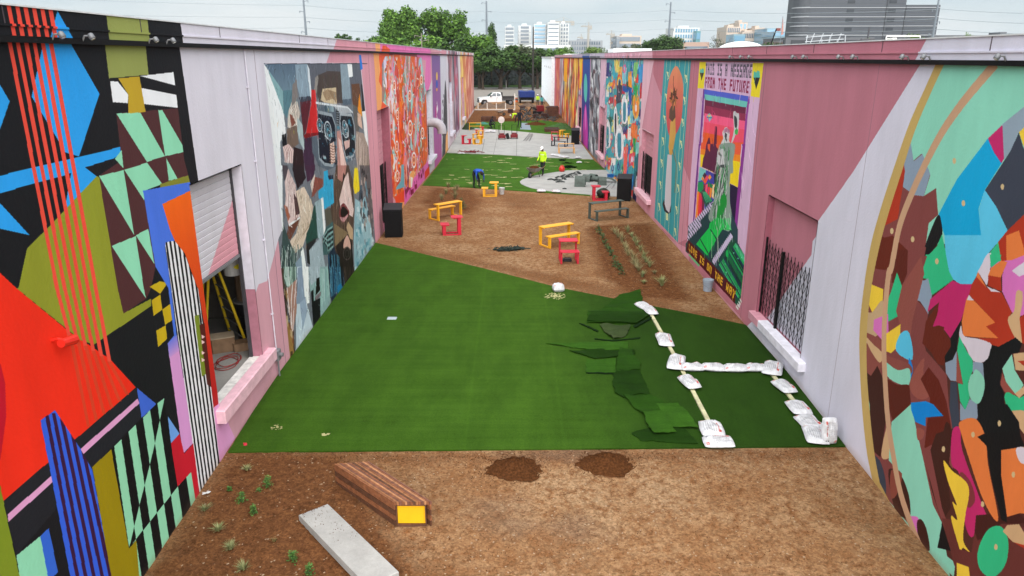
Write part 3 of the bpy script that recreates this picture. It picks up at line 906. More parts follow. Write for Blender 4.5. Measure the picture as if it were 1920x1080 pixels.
F(C3, [(410,105),(470,215),(400,140)], ORG, False)
F(C3, [(490,-10),(570,-10),(560,30),(500,80)], GRN, False)
F(C3, [(500,80),(570,30),(610,40),(565,145),(480,130)], ORG, False)
F(C3, [(400,140),(470,215),(570,245),(640,380),(610,430),(665,550),(550,612),(480,600),(415,555),(550,555),(465,475),(528,450),(350,260),(370,190)], RUST, False)
F(C3, [(480,130),(565,145),(570,240),(480,200)], RUST, False)
F(C3, [(470,205),(570,245),(500,240)], WHT, False)
F(C3, [(330,298),(350,262),(385,300),(528,450),(465,475),(550,555),(415,550),(310,540),(302,440)], ORG, False)
F(C3, [(350,262),(385,300),(335,298)], WHT, False)
F(C3, [(575,130),(610,40),(760,-20),(760,380),(690,410),(640,380),(575,240)], PNK, False)
F(C3, [(640,100),(800,-20),(800,90),(690,140)], WHT, False)
F(C3, [(690,230),(712,250),(710,330),(695,420),(710,590),(660,550),(612,430),(655,370),(668,250)], TAN)
F(C3, [(715,400),(800,380),(800,640),(710,590),(692,420)], RUST, False)
F(C3, [(298,470),(318,540),(420,560),(505,600),(480,690),(430,720),(370,700),(330,620),(285,540)], WHT)
F(C3, [(285,540),(340,650),(375,700),(378,770),(345,850),(355,960),(325,1040),(290,980),(275,860),(310,865),(270,640)], GRN, False)
F(C3, [(268,640),(310,868),(265,850)], (150,80,70), False)
F(C3, [(190,720),(240,700),(268,640),(265,845),(225,840),(195,790)], GRY, False)
F(C3, [(225,845),(268,850),(285,1080),(290,1300),(215,1120)], DGR, False)
F(C3, [(505,600),(550,612),(665,550),(710,590),(690,650),(640,660),(575,760),(560,860),(590,930),(590,1010),(640,1080),(400,1080),(410,1000),(455,880),(445,720),(480,690)], (24,26,28), False)
F(C3, [(378,712),(445,722),(455,860),(420,900),(375,780)], GRY, False)
F(C3, [(400,765),(450,820),(455,900),(430,980),(400,998),(360,960),(345,880),(360,810),(380,790)], (140,212,186))
F(C3, [(290,990),(325,1040),(355,965),(405,1000),(410,1080),(400,1110),(290,1110)], GRY, False)
F(C3, [(640,662),(660,770),(720,870),(670,940),(600,850),(575,760)], (140,212,186), False)
F(C3, [(650,660),(800,640),(800,780),(665,770)], TAN, False)
F(C3, [(680,710),(800,700),(800,800)], RUST, False)
F(C3, [(575,790),(600,850),(670,940),(600,930),(562,870)], (150,80,70), False)
F(C3, [(590,940),(620,920),(700,955),(800,900),(800,1080),(620,1045),(600,1000)], GRN)
F(C3, [(620,1045),(700,1040),(800,1060),(800,1300),(660,1120)], TAN, False)
F(C3, [(800,860),(690,960),(660,930),(720,880),(800,820)], TAN, False)
# left lower limb (crop C2)
F(C2, [(125,0),(100,30),(60,10),(40,85),(30,200),(36,380),(60,640),(90,790),(260,990),(240,700),(215,480),(190,300),(200,150),(250,0)], MR, False)
F(C2, [(60,0),(125,0),(120,45),(55,35)], BR2)
F(C2, [(140,-20),(185,-20),(182,60),(165,100),(130,90)], (96,40,32), False)
F(C2, [(42,88),(102,112),(100,150),(64,190),(38,130)], YEL, False)
F(C2, [(148,55),(168,110),(145,185),(158,200),(118,222),(112,160),(128,120)], GRN, False)
F(C2, [(165,100),(230,0),(240,60),(200,220),(186,340),(145,185)], (146,82,74), False)
F(C2, [(35,190),(64,190),(100,150),(115,225),(70,275),(35,260)], (196,166,128))
F(C2, [(70,215),(118,195),(120,260),(105,292),(68,250)], PNK, False)
F(C2, [(112,262),(160,230),(158,300),(128,328),(108,320)], YEL, False)
F(C2, [(160,262),(190,260),(200,350),(145,320)], SKY_)
F(C2, [(188,345),(202,380),(190,425)], (20,130,214))
F(C2, [(36,260),(100,290),(105,330),(190,365),(190,400),(110,372),(60,405),(38,340)], (140,78,70))
F(C2, [(38,262),(48,290),(35,295)], WHT)
F(C2, [(40,270),(70,300),(100,330),(90,360),(60,320)], TAN)
F(C2, [(104,355),(150,385),(190,380),(188,435),(140,425),(108,395)], (142,214,190))
F(C2, [(36,385),(60,405),(82,370),(104,420),(110,560),(92,680),(60,650),(40,480)], DBR, False)
F(C2, [(108,420),(150,435),(190,438),(195,500),(150,555),(128,540)], (92,38,28))
F(C2, [(42,485),(56,500),(52,590),(44,560)], (142,214,190))
F(C2, [(62,680),(90,690),(110,760),(108,815),(80,790)], DGR)
F(C2, [(95,670),(118,560),(132,600),(130,660),(115,685)], TAN)
F(C2, [(130,560),(195,500),(215,590),(240,700),(268,840),(300,900),(280,985),(345,1035),(340,1085),(250,990),(215,880),(190,880),(180,780),(150,720),(120,690)], (142,214,190), False)
F(C2, [(120,720),(160,740),(180,780),(192,830),(190,885),(150,870),(130,815)], DBR)
F(C2, [(128,725),(165,735),(150,800),(128,815)], (140,74,62))
F(C2, [(180,885),(205,878),(222,890),(215,945),(200,925)], PNK)
F(C2, [(215,900),(232,890),(250,930),(258,995),(225,965)], DBR)
F(C2, [(425,500),(520,500),(560,560),(570,655),(500,662),(440,640),(416,600)], (24,26,28), False)
# middle lower
F(C2, [(190,430),(215,350),(260,380),(320,480),(335,580),(360,600),(300,900),(270,840),(240,700),(215,590),(195,500)], MR, False)
F(C2, [(240,345),(238,400),(265,450),(250,480),(215,480),(190,440),(212,380)], (152,86,76))
F(C2, [(228,415),(255,375),(290,420),(315,490),(332,580),(300,620),(240,650),(260,480)], (100,38,28), False)
F(C2, [(195,495),(245,490),(270,500),(305,540),(245,545),(245,575),(210,560),(196,520)], (20,134,216), False)
F(C2, [(215,580),(240,590),(235,615),(218,620)], (150,84,74))
F(C2, [(330,582),(365,585),(330,640),(320,740),(330,850),(300,900),(262,780),(245,700),(280,600)], DBR, False)
F(C2, [(228,645),(260,650),(300,850),(318,900),(345,1000),(330,985),(285,850),(250,720)], MR, False)
F(C2, [(315,560),(330,585),(318,680),(345,730),(390,780),(340,760),(308,700),(305,600)], DBR)
F(C2, [(335,590),(362,582),(370,660),(440,850),(448,880),(400,950),(370,870),(360,740),(332,700)], MAG)
F(C2, [(362,730),(395,760),(412,820),(390,850),(365,800)], (130,56,62))
F(C2, [(305,690),(335,725),(380,760),(392,800),(380,870),(372,960),(398,1003),(372,985),(360,990),(330,880),(352,890),(335,830),(350,840),(320,760)], YEL)
F(C2, [(300,885),(330,890),(360,990),(400,1000),(410,930),(470,880),(520,900),(700,950),(700,1200),(420,1200),(340,1040)], (104,52,48), False)
F(C2, [(350,1035),(390,1050),(400,1120),(350,1100)], YEL, False)
F(C2, [(285,985),(300,900),(330,995)], (26,24,26), False)
F(C2, [(410,930),(415,875),(480,870),(560,870),(600,900),(500,905),(460,945),(420,960)], (70,34,30), False)
F(C2, [(360,560),(415,550),(450,620),(455,700),(490,880),(470,880),(430,800),(390,680),(365,600)], ORG)
F(C2, [(440,600),(560,590),(580,645),(500,660),(505,760),(520,900),(500,890),(465,740),(450,640),(420,610)], (24,24,26), False)
F(C2, [(500,655),(600,640),(700,660),(700,880),(560,868),(520,880),(500,740)], ORG, False)
F(C2, [(550,650),(580,648),(580,700),(560,690)], WHT)
F(C2, [(488,910),(515,930),(525,985),(510,1050),(470,1085),(430,1060),(420,1000),(450,930)], GRN)
F(C2, [(520,908),(560,905),(600,970),(600,1000),(540,965),(505,930)], TAN, False)
F(C2, [(540,965),(600,1000),(600,960),(700,960),(700,1010)], RUST, False)
# thin tan orbit and dots
orb = smooth(C1((690,98),(610,190),(520,300),(430,430),(350,580),(290,710),(225,880),(185,1080)) + C2((120,60),(108,180),(104,300),(108,420),(118,560),(135,670),(160,800),(205,930)) + [(1750,1080)], 4, False)
c.line(orb, .16, (200,160,128), inn)
for f, (x, y) in ((C1, (488,570)),(C1, (532,774)),(C1, (720,695)),(C1, (187,908)),(C1, (287,948)),(C1, (404,1054)),(C2, (494,565)),(C2, (405,603)),(C2, (305,652)),(C2, (437,838)),(C2, (482,982)),(C2, (541,738)),(C2, (283,18))):
 px, pz = f((x, y))[0]
 c.oval(px, pz, 3.3,5.6, (208,184,138), inn)
c.wpoly([(7,6.935),(19.1,6.935),(19.1,7.6),(7,7.6)], DPINK)
c.wpoly([(7,6.935),(11.95,6.935),(11.45,7.6),(7,7.6)], LIL_R)
# ---- right wall, second stretch: pixel-lettered mural and teal vase mural
RB = Canvas('right_middle', XR, 19.0,37.0,-.5,7.5,75,110, DPINK)
c = RB
P1, P2, P3 = view(1280,110,6.75), view(1280,270,6.75), view(1270,420,6.75)
Q1, Q2 = view(1120,100,5.684), view(1120,270,5.684)
# wall grounds
c.poly(Q1((600,-30),(610,60),(480,800),(600,850),(660,700),(690,480),(595,220)),(206,150,166))
c.poly([(1226,60),(1226,112),(1204,240),(1228,252),(1228,420),(1180,370),(1180,60)], (226,188,202))
c.poly([(1228,240),(1240,180),(1250,180),(1240,460),(1190,372),(1180,300)], (208,150,166))
c.poly(Q2((590,0),(660,0),(600,780),(860,1080),(560,760),(370,610),(430,500),(560,640)),(208,150,166), None)
c.poly(Q2((920,235),(990,420),(950,860),(985,1000),(850,1060),(600,780),(880,700)),(208,146,162))
c.poly([(1290,466),(1292,490),(1385,590),(1400,612),(1360,585),(1262,470),(1240,440)], (212,152,168))
c.poly([(1195,372),(1240,430),(1290,480),(1300,520),(1230,440),(1190,390)], (212,154,170))
c.wpoly([(26,7.23),(40,7.23),(40,7.5),(26,7.5)], DPINK)
c.wpoly([(34.3,6.9),(40,6.9),(40,7.5),(34.5,7.5)], (224,178,194))
# teal mural
te = [(1246,112),(1296,113),(1284,270),(1271,455),(1227,408),(1236,250)]
tm = c.full(te)
c.poly(te, (58,158,166))
CRM = (226,232,168)
for xt, xb, zb in ((.10,.10,0),(.24,.24,0),(.80,.80,0),(.93,.93,0)):
 def ed(t, y):
  yl = np.interp(y, [112,250,408], [1246,1236,1227]); yr = np.interp(y, [113,270,455], [1296,1284,1271])
  return (yl + (yr - yl) * t, y)
 c.line([ed(xt, 105), ed(xt, 200), ed(xt, 300), ed(xt, 400), ed(xt, 470)], .045, CRM, tm)
for t in (.42,.58):
 c.line([ed(t, 108), ed(t, 126)], .045, CRM, tm)
 c.line([ed(t, 395), ed(t, 460)], .045, CRM, tm)
for t in (.17,.865):
 for k in range(8):
  px, pz = ed(t, 142 + 41 * k + (t > .5) * 6)
  for j in range(5):
   c.line([(px - 2.2 + j * .7, pz - 7 + 2.8 * j),(px + 1.4 - .5 * (j % 2), pz - 5 + 2.6 * j)], .05, CRM, tm)
  c.line([(px - 1.5, pz - 6),(px + 1.6, pz + 2),(px - 1, pz + 8)], .05, CRM, tm)
px, pz = ed(.5,405)
for j in range(5):
 c.line([(px - 2, pz - 5 + 2.8 * j),(px + 2, pz - 3 + 2.6 * j)], .05, CRM, tm)
sunp = smooth(Q1((835,135),(885,200),(915,330),(910,560),(890,740),(840,860),(790,895),(755,840),(735,660),(740,480),(770,260)))
c.poly(sunp, (226,148,104), tm, grad=((200,72,84), 'v'))
# hand holding a bloom, sleeve, pale stem
c.poly(Q1((780,730),(830,670),(838,860),(800,1080),(770,1080),(760,1000)),(208,164,84), tm)
c.poly(Q2((770,-10),(800,0),(800,90),(780,140),(765,90)),(206,160,78), tm)
c.poly(Q1((790,560),(830,560),(835,680),(800,730),(765,690),(770,600)),(96,74,60), tm)
for k in range(46):
 a = random.uniform(0,6.28); r0 = random.uniform(8,40); r1 = r0 + random.uniform(20,60)
 cx, cy = 812,470
 c.line(Q1((cx + math.cos(a) * r0 * .6, cy + math.sin(a) * r0 * 1.6),(cx + math.cos(a + .2) * r1 * .55, cy + math.sin(a + .2) * r1 * 1.5)), [.16,.04], random.choice([(84,54,40),(176,110,60),(120,84,60),(210,150,90),(60,44,40)]), tm)
c.line(Q1((815,240),(810,330),(820,440)), .08, (80,60,50), tm); c.line(Q1((850,380),(830,470),(800,560)), .1, (110,70,50), tm)
c.poly(Q2((695,640),(712,585),(722,640),(760,720),(790,650),(782,730),(755,745),(715,715)),(48,44,48), tm)
c.poly(Q2((750,110),(795,120),(790,400),(785,640),(768,735),(735,700),(718,640),(730,380)),(206,204,210), tm)
c.line(Q2((800,60),(840,200),(835,420),(820,520)), .07, (120,110,70), tm)
c.line(Q2((830,60),(845,240),(832,520)), .05, (176,160,80), tm)
# pixel mural
fr = [(1312,116),(1432,117),(1418,250),(1402,430),(1387,578),(1288,470),(1295,330)]
pmk = c.full(fr)
c.poly(fr, (216,180,210), pmk)
def PX(f, pts, col, grad=None, cl=None):
 c.poly(f(*pts), col, pmk if cl is None else cl, grad)
PX(P1, [(205,35),(300,38),(268,378),(190,375)], (238,220,50))
PX(P1, [(890,52),(1025,58),(975,495),(862,475),(880,240)], (238,216,44))
for (x, y, s) in ((245,200,1.0),(940,270,1.55)):
 PX(P1, [(x - 28 * s, y - 20 * s),(x - 24 * s, y - 75 * s),(x - 8 * s, y - 60 * s),(x + 5 * s, y - 78 * s),(x + 24 * s, y - 70 * s),(x + 26 * s, y - 20 * s)], (92,190,172))
 PX(P1, [(x - 26 * s, y - 20 * s),(x + 26 * s, y - 20 * s),(x - 6 * s, y + 78 * s)], (42,42,44))
# lettering as blocks
FONT = {'T': '111010010010010', 'H': '101101111101101', 'I': '111010010010111', 'S': '111100111001111', 'A': '111101111101101', 'M': '101111111101101', 'E': '111100111100111',
  'G': '111100101101111', 'F': '111100111100100', 'R': '111101110101101', 'O': '111101101101111', 'U': '101101101101111', 'L': '100100100100111', 'V': '101101101101010',
  'N': '111101101101101', 'W': '101101111111101', 'Y': '101101010010010', ' ': '0' * 15}
def letters(txt, q, col, edge=None, cl=None):
 """q: photo corners tl, tr, br, bl of the line of text"""
 tl, tr, br, bl = [Vector(on_wall(c.X, *p)) for p in q]
 n = len(txt) * 4 - 1
 def at(u, v):
  a = tl.lerp(tr, u); b = bl.lerp(br, u)
  return tuple(a.lerp(b, v))
 for i, ch in enumerate(txt):
  bits = FONT[ch]
  for r in range(5):
   for k in range(3):
    if bits[r * 3 + k] == '1':
     u0, u1, v0, v1 = (i * 4 + k) / n, (i * 4 + k + 1) / n, r / 5, (r + 1) / 5
     c.wpoly([at(u0, v0), at(u1, v0), at(u1, v1), at(u0, v1)], col, cl)
     if edge is not None:
      c.wpoly([at(u0 + .15 / n, v0 + .02), at(u1 - .45 / n, v0 + .02), at(u1 - .45 / n, v0 + .1), at(u0 + .15 / n, v0 + .1)], edge, cl)
letters('THIS IS A MESSAGE', P1((292,60),(888,72),(872,248),(290,200)),(86,80,92),(168,150,172), pmk)
letters('FROM THE FUTURE', P1((290,230),(850,285),(836,440),(284,362)),(132,24,66),(176,60,100), pmk)
PX(P1, [(270,385),(850,478),(850,560),(815,620),(280,520),(262,470)], (84,100,206))
PX(P1, [(280,450),(825,545),(808,618),(278,518)], (112,200,190))
PX(P1, [(262,385),(276,390),(262,720),(232,1100),(210,1100)], (126,60,150)); PX(P2, [(205,0),(222,0),(190,460),(150,960),(132,975),(165,470)], (118,44,140))
PX(P1, [(822,545),(850,480),(822,760),(792,1100),(752,1100)], (150,64,150)); PX(P2, [(762,0),(796,0),(750,460),(690,1090),(650,1090),(700,540)], (140,56,146))
sk = P1((285,520),(806,618),(770,1080)) + P2((745,0),(700,550),(600,500),(470,400),(245,290),(205,290),(235,0)) + P1((250,1000),(270,720))
skm = c.full(sk)
PX(P1, [(285,515),(806,615),(790,790),(275,720)], (112,40,70), cl=skm)
PX(P1, [(280,590),(800,700),(790,830),(270,720)], (150,52,84), cl=skm)
PX(P1, [(278,690),(798,790),(780,960),(262,900)], (250,96,140), cl=skm)
PX(P1, [(275,800),(790,900),(770,1100),(250,1000)], (244,84,110), cl=skm)
PX(P1, [(262,930),(600,1000),(600,1100),(250,1100)], (236,96,40), cl=skm); PX(P2, [(230,-20),(800,-20),(800,160),(230,80)], (240,96,60), cl=skm)
PX(P2, [(225,60),(800,150),(800,300),(225,160)], (244,140,40), cl=skm)
PX(P2, [(225,130),(800,240),(800,600),(225,300)], (246,216,34), cl=skm)
for pts in ([(395,1080),(410,860),(425,850),(438,870),(432,1080)], [(300,1080),(330,1000),(345,1000),(350,1080)]):
 PX(P1, pts, (96,34,66), cl=skm)
PX(P2, [(245,290),(262,180),(285,120),(300,0),(318,0),(320,60),(345,100),(352,0),(420,0),(430,40),(470,80),(470,420),(380,350)], (96,38,70), cl=skm)
PX(P1, [(302,730),(340,685),(378,745),(338,800)], (120,196,206)); PX(P1, [(322,712),(355,712),(352,735),(325,735)], (240,214,120)); PX(P1, [(305,735),(375,742),(372,755),(310,750)], (70,130,160))
# dark lower part of the scene
PX(P2, [(600,500),(700,552),(650,1090),(560,1090),(590,800)], (36,28,62))
PX(P2, [(215,290),(470,410),(455,560),(400,720),(370,740),(180,980),(158,960)], (64,70,170))
PX(P2, [(215,290),(300,330),(270,450),(200,470)], (120,200,196))
PX(P2, [(400,370),(475,410),(440,620),(395,720),(400,520)], (36,26,56))
for k, cc in enumerate([(248,150,50),(236,66,60),(220,44,90),(120,40,70)]):
 PX(P2, [(185 + 22 * k, 600),(212 + 22 * k, 600),(190 + 26 * k, 970),(160 + 26 * k, 975)], cc)
for k, cc in enumerate([(120,30,60),(250,90,120),(240,60,70),(246,150,40),(250,220,160)]):
 PX(P2, [(262 + 30 * k, 520),(292 + 30 * k, 500),(270 + 30 * k, 700),(250 + 30 * k, 660)], cc)
for (x, y, s, cc) in ((280,400,26, (70,40,60)),(310,430,24, (240,80,110)),(345,420,22, (248,160,50)),(285,470,24, (246,90,60)),(255,440,18, (248,150,60))):
 PX(P2, [(x - s, y),(x, y - s * 1.6),(x + s, y),(x, y + s * 1.6)], cc)
PX(P2, [(200,480),(260,480),(270,560),(225,620),(190,590)], (20,150,90)); PX(P2, [(320,480),(385,520),(375,560),(320,540)], (24,130,80))
PX(P2, [(225,610),(270,570),(385,720),(290,800)], (30,80,74))
for k in range(5):
 c.line(P2((245 + 12 * k, 600 + 2 * k),(305 + 16 * k, 745 - 6 * k)), .04, (70,190,130), pmk)
# board / path tipping forward with green cells
PX(P2, [(60,1050),(380,740),(620,860),(700,1080),(700,1300),(40,1300)], (36,70,78))
bd = P3((110,340),(130,30),(330,-120),(640,-60),(700,120),(850,390),(840,620),(800,1000),(740,1040),(150,380))
bdm = c.full(bd) & pmk
c.poly(bd, (30,66,72), pmk)
c.poly(P3((240,255),(290,185),(410,40),(620,-60),(600,20),(500,190),(380,400)),(16,200,84), bdm)
for a, b in (((290,190),(400,385)),((400,35),(500,195)),((470,-20),(520,80))):
 c.line(P3(a, b), .06, (20,60,56), bdm)
for f, a0, b0, m in ((P3, (120,190),(310,-20), 9),(P2, (80,1080),(380,760), 14),(P3, (460,480),(700,130), 16)):
 for k in range(m):
  t0 = k / m
  x, y = a0[0] + (b0[0] - a0[0]) * t0, a0[1] + (b0[1] - a0[1]) * t0
  c.line(f((x - 18, y - 26),(x + 16, y + 22)), .09, (206,196,226), pmk)
lo = P3((520,520),(700,170),(850,390),(840,620),(800,1000),(740,1040),(640,700))
lom = c.full(lo) & pmk
c.poly(lo, (20,84,62), pmk)
for k in range(24):
 t = k / 24
 x0, y0 = 520 + 240 * t, 520 - 300 * t
 c.line(P3((x0, y0),(x0 + 240 + 60 * t, y0 + 420 + 100 * t)), random.choice([.03,.05,.09]), random.choice([(16,120,70),(80,200,140),(10,50,50),(30,170,90),(30,60,84)]), lom)
for k in range(16):
 x, y = random.uniform(540,820), random.uniform(260,800)
 px, pz = P3((x, y))[0]
 c.oval(px, pz, .8,1.5, random.choice([(60,210,130),(40,70,96),(120,226,190)]), lom)
c.oval(*P3((632,375))[0], 2.4,6.5, (20,190,90), lom)
# the robed figure
def fg(f, pts, col, sm=True):
 q = f(*pts); c.poly(smooth(q, 3) if sm else q, col, pmk)
fg(P1, [(505,930),(555,865),(598,930),(585,1020),(600,1080),(490,1080),(515,1010)], (214,212,216))
fg(P1, [(640,700),(662,662),(690,690),(715,700),(712,820),(700,950),(675,955),(640,1040),(612,1080),(650,900)], (204,206,208))
fg(P1, [(655,720),(690,760),(690,860),(665,870),(655,800)], (60,70,72)); fg(P1, [(665,900),(700,895),(695,960),(665,950)], (70,180,90))
fg(P2, [(480,0),(640,-10),(670,60),(640,200),(640,360),(605,380),(600,520),(600,740),(620,880),(600,1090),(540,1090),(400,1000),(350,980),(330,900),(400,700),(450,520),(480,330),(430,240),(445,90)], (140,160,150))
for k in range(230):
 t = random.random()
 x = 450 + 150 * random.random() - 50 * t; y = 20 + 840 * t
 q = P2((x, y),(x - 12 + random.uniform(-14,14), y + 70),(x - 22 + random.uniform(-20,20), y + 170))
 c.line(q, [.03,.07,.02], random.choice([(40,130,66),(226,228,230),(70,84,80),(206,210,210),(30,160,74),(110,124,118),(48,60,58)]), pmk, .9)
fg(P2, [(490,660),(545,640),(560,760),(520,860),(460,960),(430,900)], (20,150,60)); fg(P2, [(440,120),(520,60),(540,230),(500,300),(450,250)], (206,208,210))
c.line(P2((455,110),(490,150),(470,280),(530,280)), .1, (70,80,80), pmk); c.line(P1((530,960),(560,985)), .14, (60,60,66), pmk); c.line(P1((540,1000),(562,1040)), .08, (90,90,96), pmk); c.line(P1((520,920),(560,900),(595,930)), .12, (176,120,150), pmk)
c.line(P3((440,100),(436,430)), .05, (150,200,160), pmk); c.line(P3((515,-20),(512,300),(524,480)), .06, (150,170,150), pmk)
c.poly(P2((330,1080),(345,1000),(430,930),(545,960),(625,1090)),(16,196,84), pmk)
for q_ in (((430,900),(415,1000),(440,1085)),((480,900),(490,1000),(470,1085)),((540,900),(560,1000),(530,1085)),((590,880),(610,960),(600,1085))):
 c.line(P2(*q_), .06, (170,206,180), pmk)
for k in range(26):
 x = random.uniform(350,600); c.line(P2((x, 940),(x + 14,1080)), .035, random.choice([(20,120,60),(10,80,50),(120,230,150)]), pmk)
# dark red banner
ban = P3((140,200),(745,815),(730,1010),(110,330))
c.poly(P3((105,250),(150,190),(140,380),(105,345)),(40,84,80))
c.poly(ban, (84,22,30))
letters('LOVE IS ON THE WAY', P3((150,248),(738,850),(722,955),(146,325)),(226,178,44))
for k in range(4):
 c.line(P3((745 + 16 * k, 1040 - 30 * k),(775 + 12 * k, 1080 - 30 * k)), .06, (220,230,220))
c.poly(P3((135,385),(160,385),(285,520),(270,540)),(110,190,130))
# ---- right wall, third stretch: bright storybook mural, grey mural, blue and magenta panel
RC = Canvas('right_far', XR, 37.0,68.5,-.7,7.5,40,70, (214,160,176))
c = RC
tz = c.full([(1137,100),(1214,100),(1200,250),(1195,395),(1120,300),(1128,200)])
bright = [(230,70,60),(244,170,50),(60,170,190),(30,110,180),(90,180,100),(240,120,90),(236,220,120),(60,60,120),(220,90,150),(130,200,210),(236,232,226),(34,90,70),(190,50,70),(250,140,60)]
def crect(x0, y0, x1, y1, col):
 c.poly([(x0, y0),(x1, y0),(x1 - 1, y1),(x0 - 1, y1)], col, tz)
c.poly([(1128,90),(1220,90),(1220,420),(1100,320)], (70,160,170), tz)
for k in range(150):
 x, y = random.uniform(1122,1212), random.uniform(108,380)
 w, h = random.uniform(3,10), random.uniform(8,30)
 crect(x, y, x + w, y + h, random.choice(bright))
for k in range(130):
 x, y = random.uniform(1122,1212), random.uniform(108,380)
 rr = random.uniform(1,3.2)
 c.oval(x, y, rr, rr * 2.6, random.choice(bright), tz)
 c.oval(x, y, rr * .5, rr * 1.4, random.choice(bright), tz)
# rainbow, arches, pineapple, bottles
for j, cc in enumerate([(214,50,50),(244,150,40),(246,210,60),(90,130,190),(60,60,70)]):
 px, pz = Q1((238,330))[0]
 c.oval(px, pz, 6 - j, 19 - 3 * j, cc, tz)
c.poly(Q1((210,340),(266,340),(255,520),(205,540)),(70,66,80), tz)
c.poly(Q1((180,70),(240,70),(230,200),(190,210)),(236,216,110), tz)
for (x, y, w, h) in ((110,780,26,130),(235,850,40,160),(290,520,30,130),(195,640,18,130)):
 q = Q1((x - w, y + h * 1.6),(x - w, y),(x, y - h * .6),(x + w, y),(x + w, y + h * 1.6))
 c.poly(smooth(q, 4),(236,236,238), tz)
 q = Q1((x - w * .4, y + h * 1.5),(x - w * .5, y + 30),(x, y),(x + w * .5, y + 30),(x + w * .4, y + h * 1.5))
 c.poly(smooth(q, 4), random.choice([(50,50,60),(60,140,160),(140,60,60)]), tz)
px, pz = Q1((412,560))[0]
c.oval(px, pz, 6.5,25, (238,190,60), tz); c.oval(px, pz, 5,20, (236,140,60), tz)
c.oval(px, pz + 3,2,8, (240,232,226), tz)
for dx in (-5,-2.5,0,2.5,5):
 c.line([(px, pz - 22),(px + dx, pz - 48 + abs(dx) * 2)], [.5,.1], (40,170,90), tz)
c.poly(Q1((360,750),(430,770),(425,930),(355,880)),(240,128,66), tz)
c.poly(Q1((330,200),(365,190),(370,370),(330,350)),(244,160,50), tz)
c.poly(Q1((270,340),(370,370),(365,560),(340,520),(330,420),(270,400)),(30,90,170), tz)
c.poly(Q1((440,120),(500,110),(490,300),(440,320)),(60,150,210), tz)
c.poly(Q1((455,320),(495,300),(485,470),(450,490)),(200,50,60), tz)
c.poly(Q1((390,100),(440,90),(420,260),(380,240)),(130,200,120), tz)
c.poly(Q2((280,30),(330,30),(310,330),(280,330)),(232,96,84), tz)
c.poly(Q2((330,110),(390,90),(385,230),(340,240)),(226,70,90), tz); c.oval(*Q2((372,165))[0], 2.4,5.4, (220,200,220), tz)
c.poly(Q2((385,-60),(412,-60),(402,90),(380,80)),(40,160,70), tz)
c.poly(Q2((412,-20),(445,-20),(440,130),(408,100)),(120,210,200), tz)
c.poly(Q2((395,130),(450,90),(440,500),(385,520)),(30,110,120), tz)
c.poly(smooth(Q2((412,330),(422,330),(428,410),(436,520),(392,515),(396,430),(408,400))),(232,234,240), tz)
c.poly(Q2((380,510),(438,580),(430,640),(375,590)),(40,36,90))
c.oval(*Q2((420,320))[0], 1.8,4, (20,50,60), tz)
# pink bay at the opening
c.wpoly([(50.2,-.7),(54.9,-.7),(54.9,3.9),(50.2,3.9)], (216,160,178))
c.poly([(1126,100),(1138,100),(1134,205),(1124,200)], (226,188,206))
c.wpoly([(37.0,6.9),(52,6.9),(52,7.5),(37.0,7.5)], (222,172,190))
c.wpoly([(52,6.9),(62,6.9),(62,7.5),(52,7.5)], (200,190,206)); c.wpoly([(62,6.9),(69,6.9),(69,7.5),(62,7.5)], (150,156,176))
# grey mural
gz = c.full([(1108,105),(1127,105),(1121,283),(1119,318),(1100,290),(1104,250)])
c.poly([(1100,100),(1127,100),(1121,330),(1095,300)], (120,124,132), gz)
for k in range(110):
 x, y = random.uniform(1101,1126), random.uniform(108,310)
 c.poly([(x, y),(x + random.uniform(1,5), y + 3),(x + random.uniform(1,4), y + random.uniform(8,34)),(x - 1, y + 8)], random.choice([(60,60,68),(200,204,208),(150,154,160),(34,34,40),(176,160,166),(226,228,230),(90,60,66)]), gz, alpha=.85)
# blue panel with magenta figure
bz = c.full([(1092,105),(1107,105),(1104,290),(1090,270)])
c.poly([(1088,100),(1107.5,100),(1104,310),(1086,280)], (34,84,160), bz, grad=((70,40,110), 'v'))
c.oval(1098,165,3.2,27, (90,190,180), bz)
c.poly(smooth([(1098,195),(1102,240),(1101,285),(1094,290),(1093,240)]),(190,60,160), bz)
c.oval(1098,222,1.2,22, (220,110,190), bz)
RD = Canvas('right_end', XR, 68.5,113.3,-.7,7.5,16,40, (214,160,176))
c = RD
wild = [(226,70,50),(240,190,60),(150,60,60),(238,226,200),(230,130,60),(70,50,70),(190,40,60),(120,140,150),(246,206,90)]
band(1080,1093, (206,120,90), 120, wild)
band(1086.5,1092, (240,190,50), 0, None, 4.2,7.2)
band(1086.5,1092, (176,166,196), 12, [(120,110,150),(206,196,214)], 0,4.0)
band(1056,1087, (200,120,80), 900, wild)
band(1058,1064, (246,176,40), 0, None, 4.2,7.2)
band(1050,1056, (196,190,200), 30, [(150,120,130),(220,214,220),(180,90,90)])
band(1043,1050, (222,130,110), 60, [(206,90,80),(236,160,110),(180,100,120)])
band(1036,1043, (208,116,132))
c.wpoly([(68,6.9),(114,6.9),(114,7.5),(68,7.5)], (206,166,180))
c.wpoly([(68.5,6.9),(80,6.9),(80,7.5),(68.5,7.5)], (190,176,196))
_p = LB.a[pm]; _g = _p.mean(1, keepdims=True); LB.a[pm] = np.clip((_g - .5) * 1.18 + .46 + (_p - _g) * .92,.03,.95)
RC.brush(1500,.5,.12,.3, tz, 1.57,1.2,.12)
RC.brush(500,.6,.15,.3, gz, 1.57,.5,.1)
RB.brush(300,.5,.05,.12, pmk, 1.2,.5,0)
for cv in (LA, LB, LC, LD, RA, RB, RC, RD):
 cv.grime(ground_z, .30)
for cv in (LA, LB, LC, LD, SH, RA, RB, RC, RD):
 cv.material(0.97)
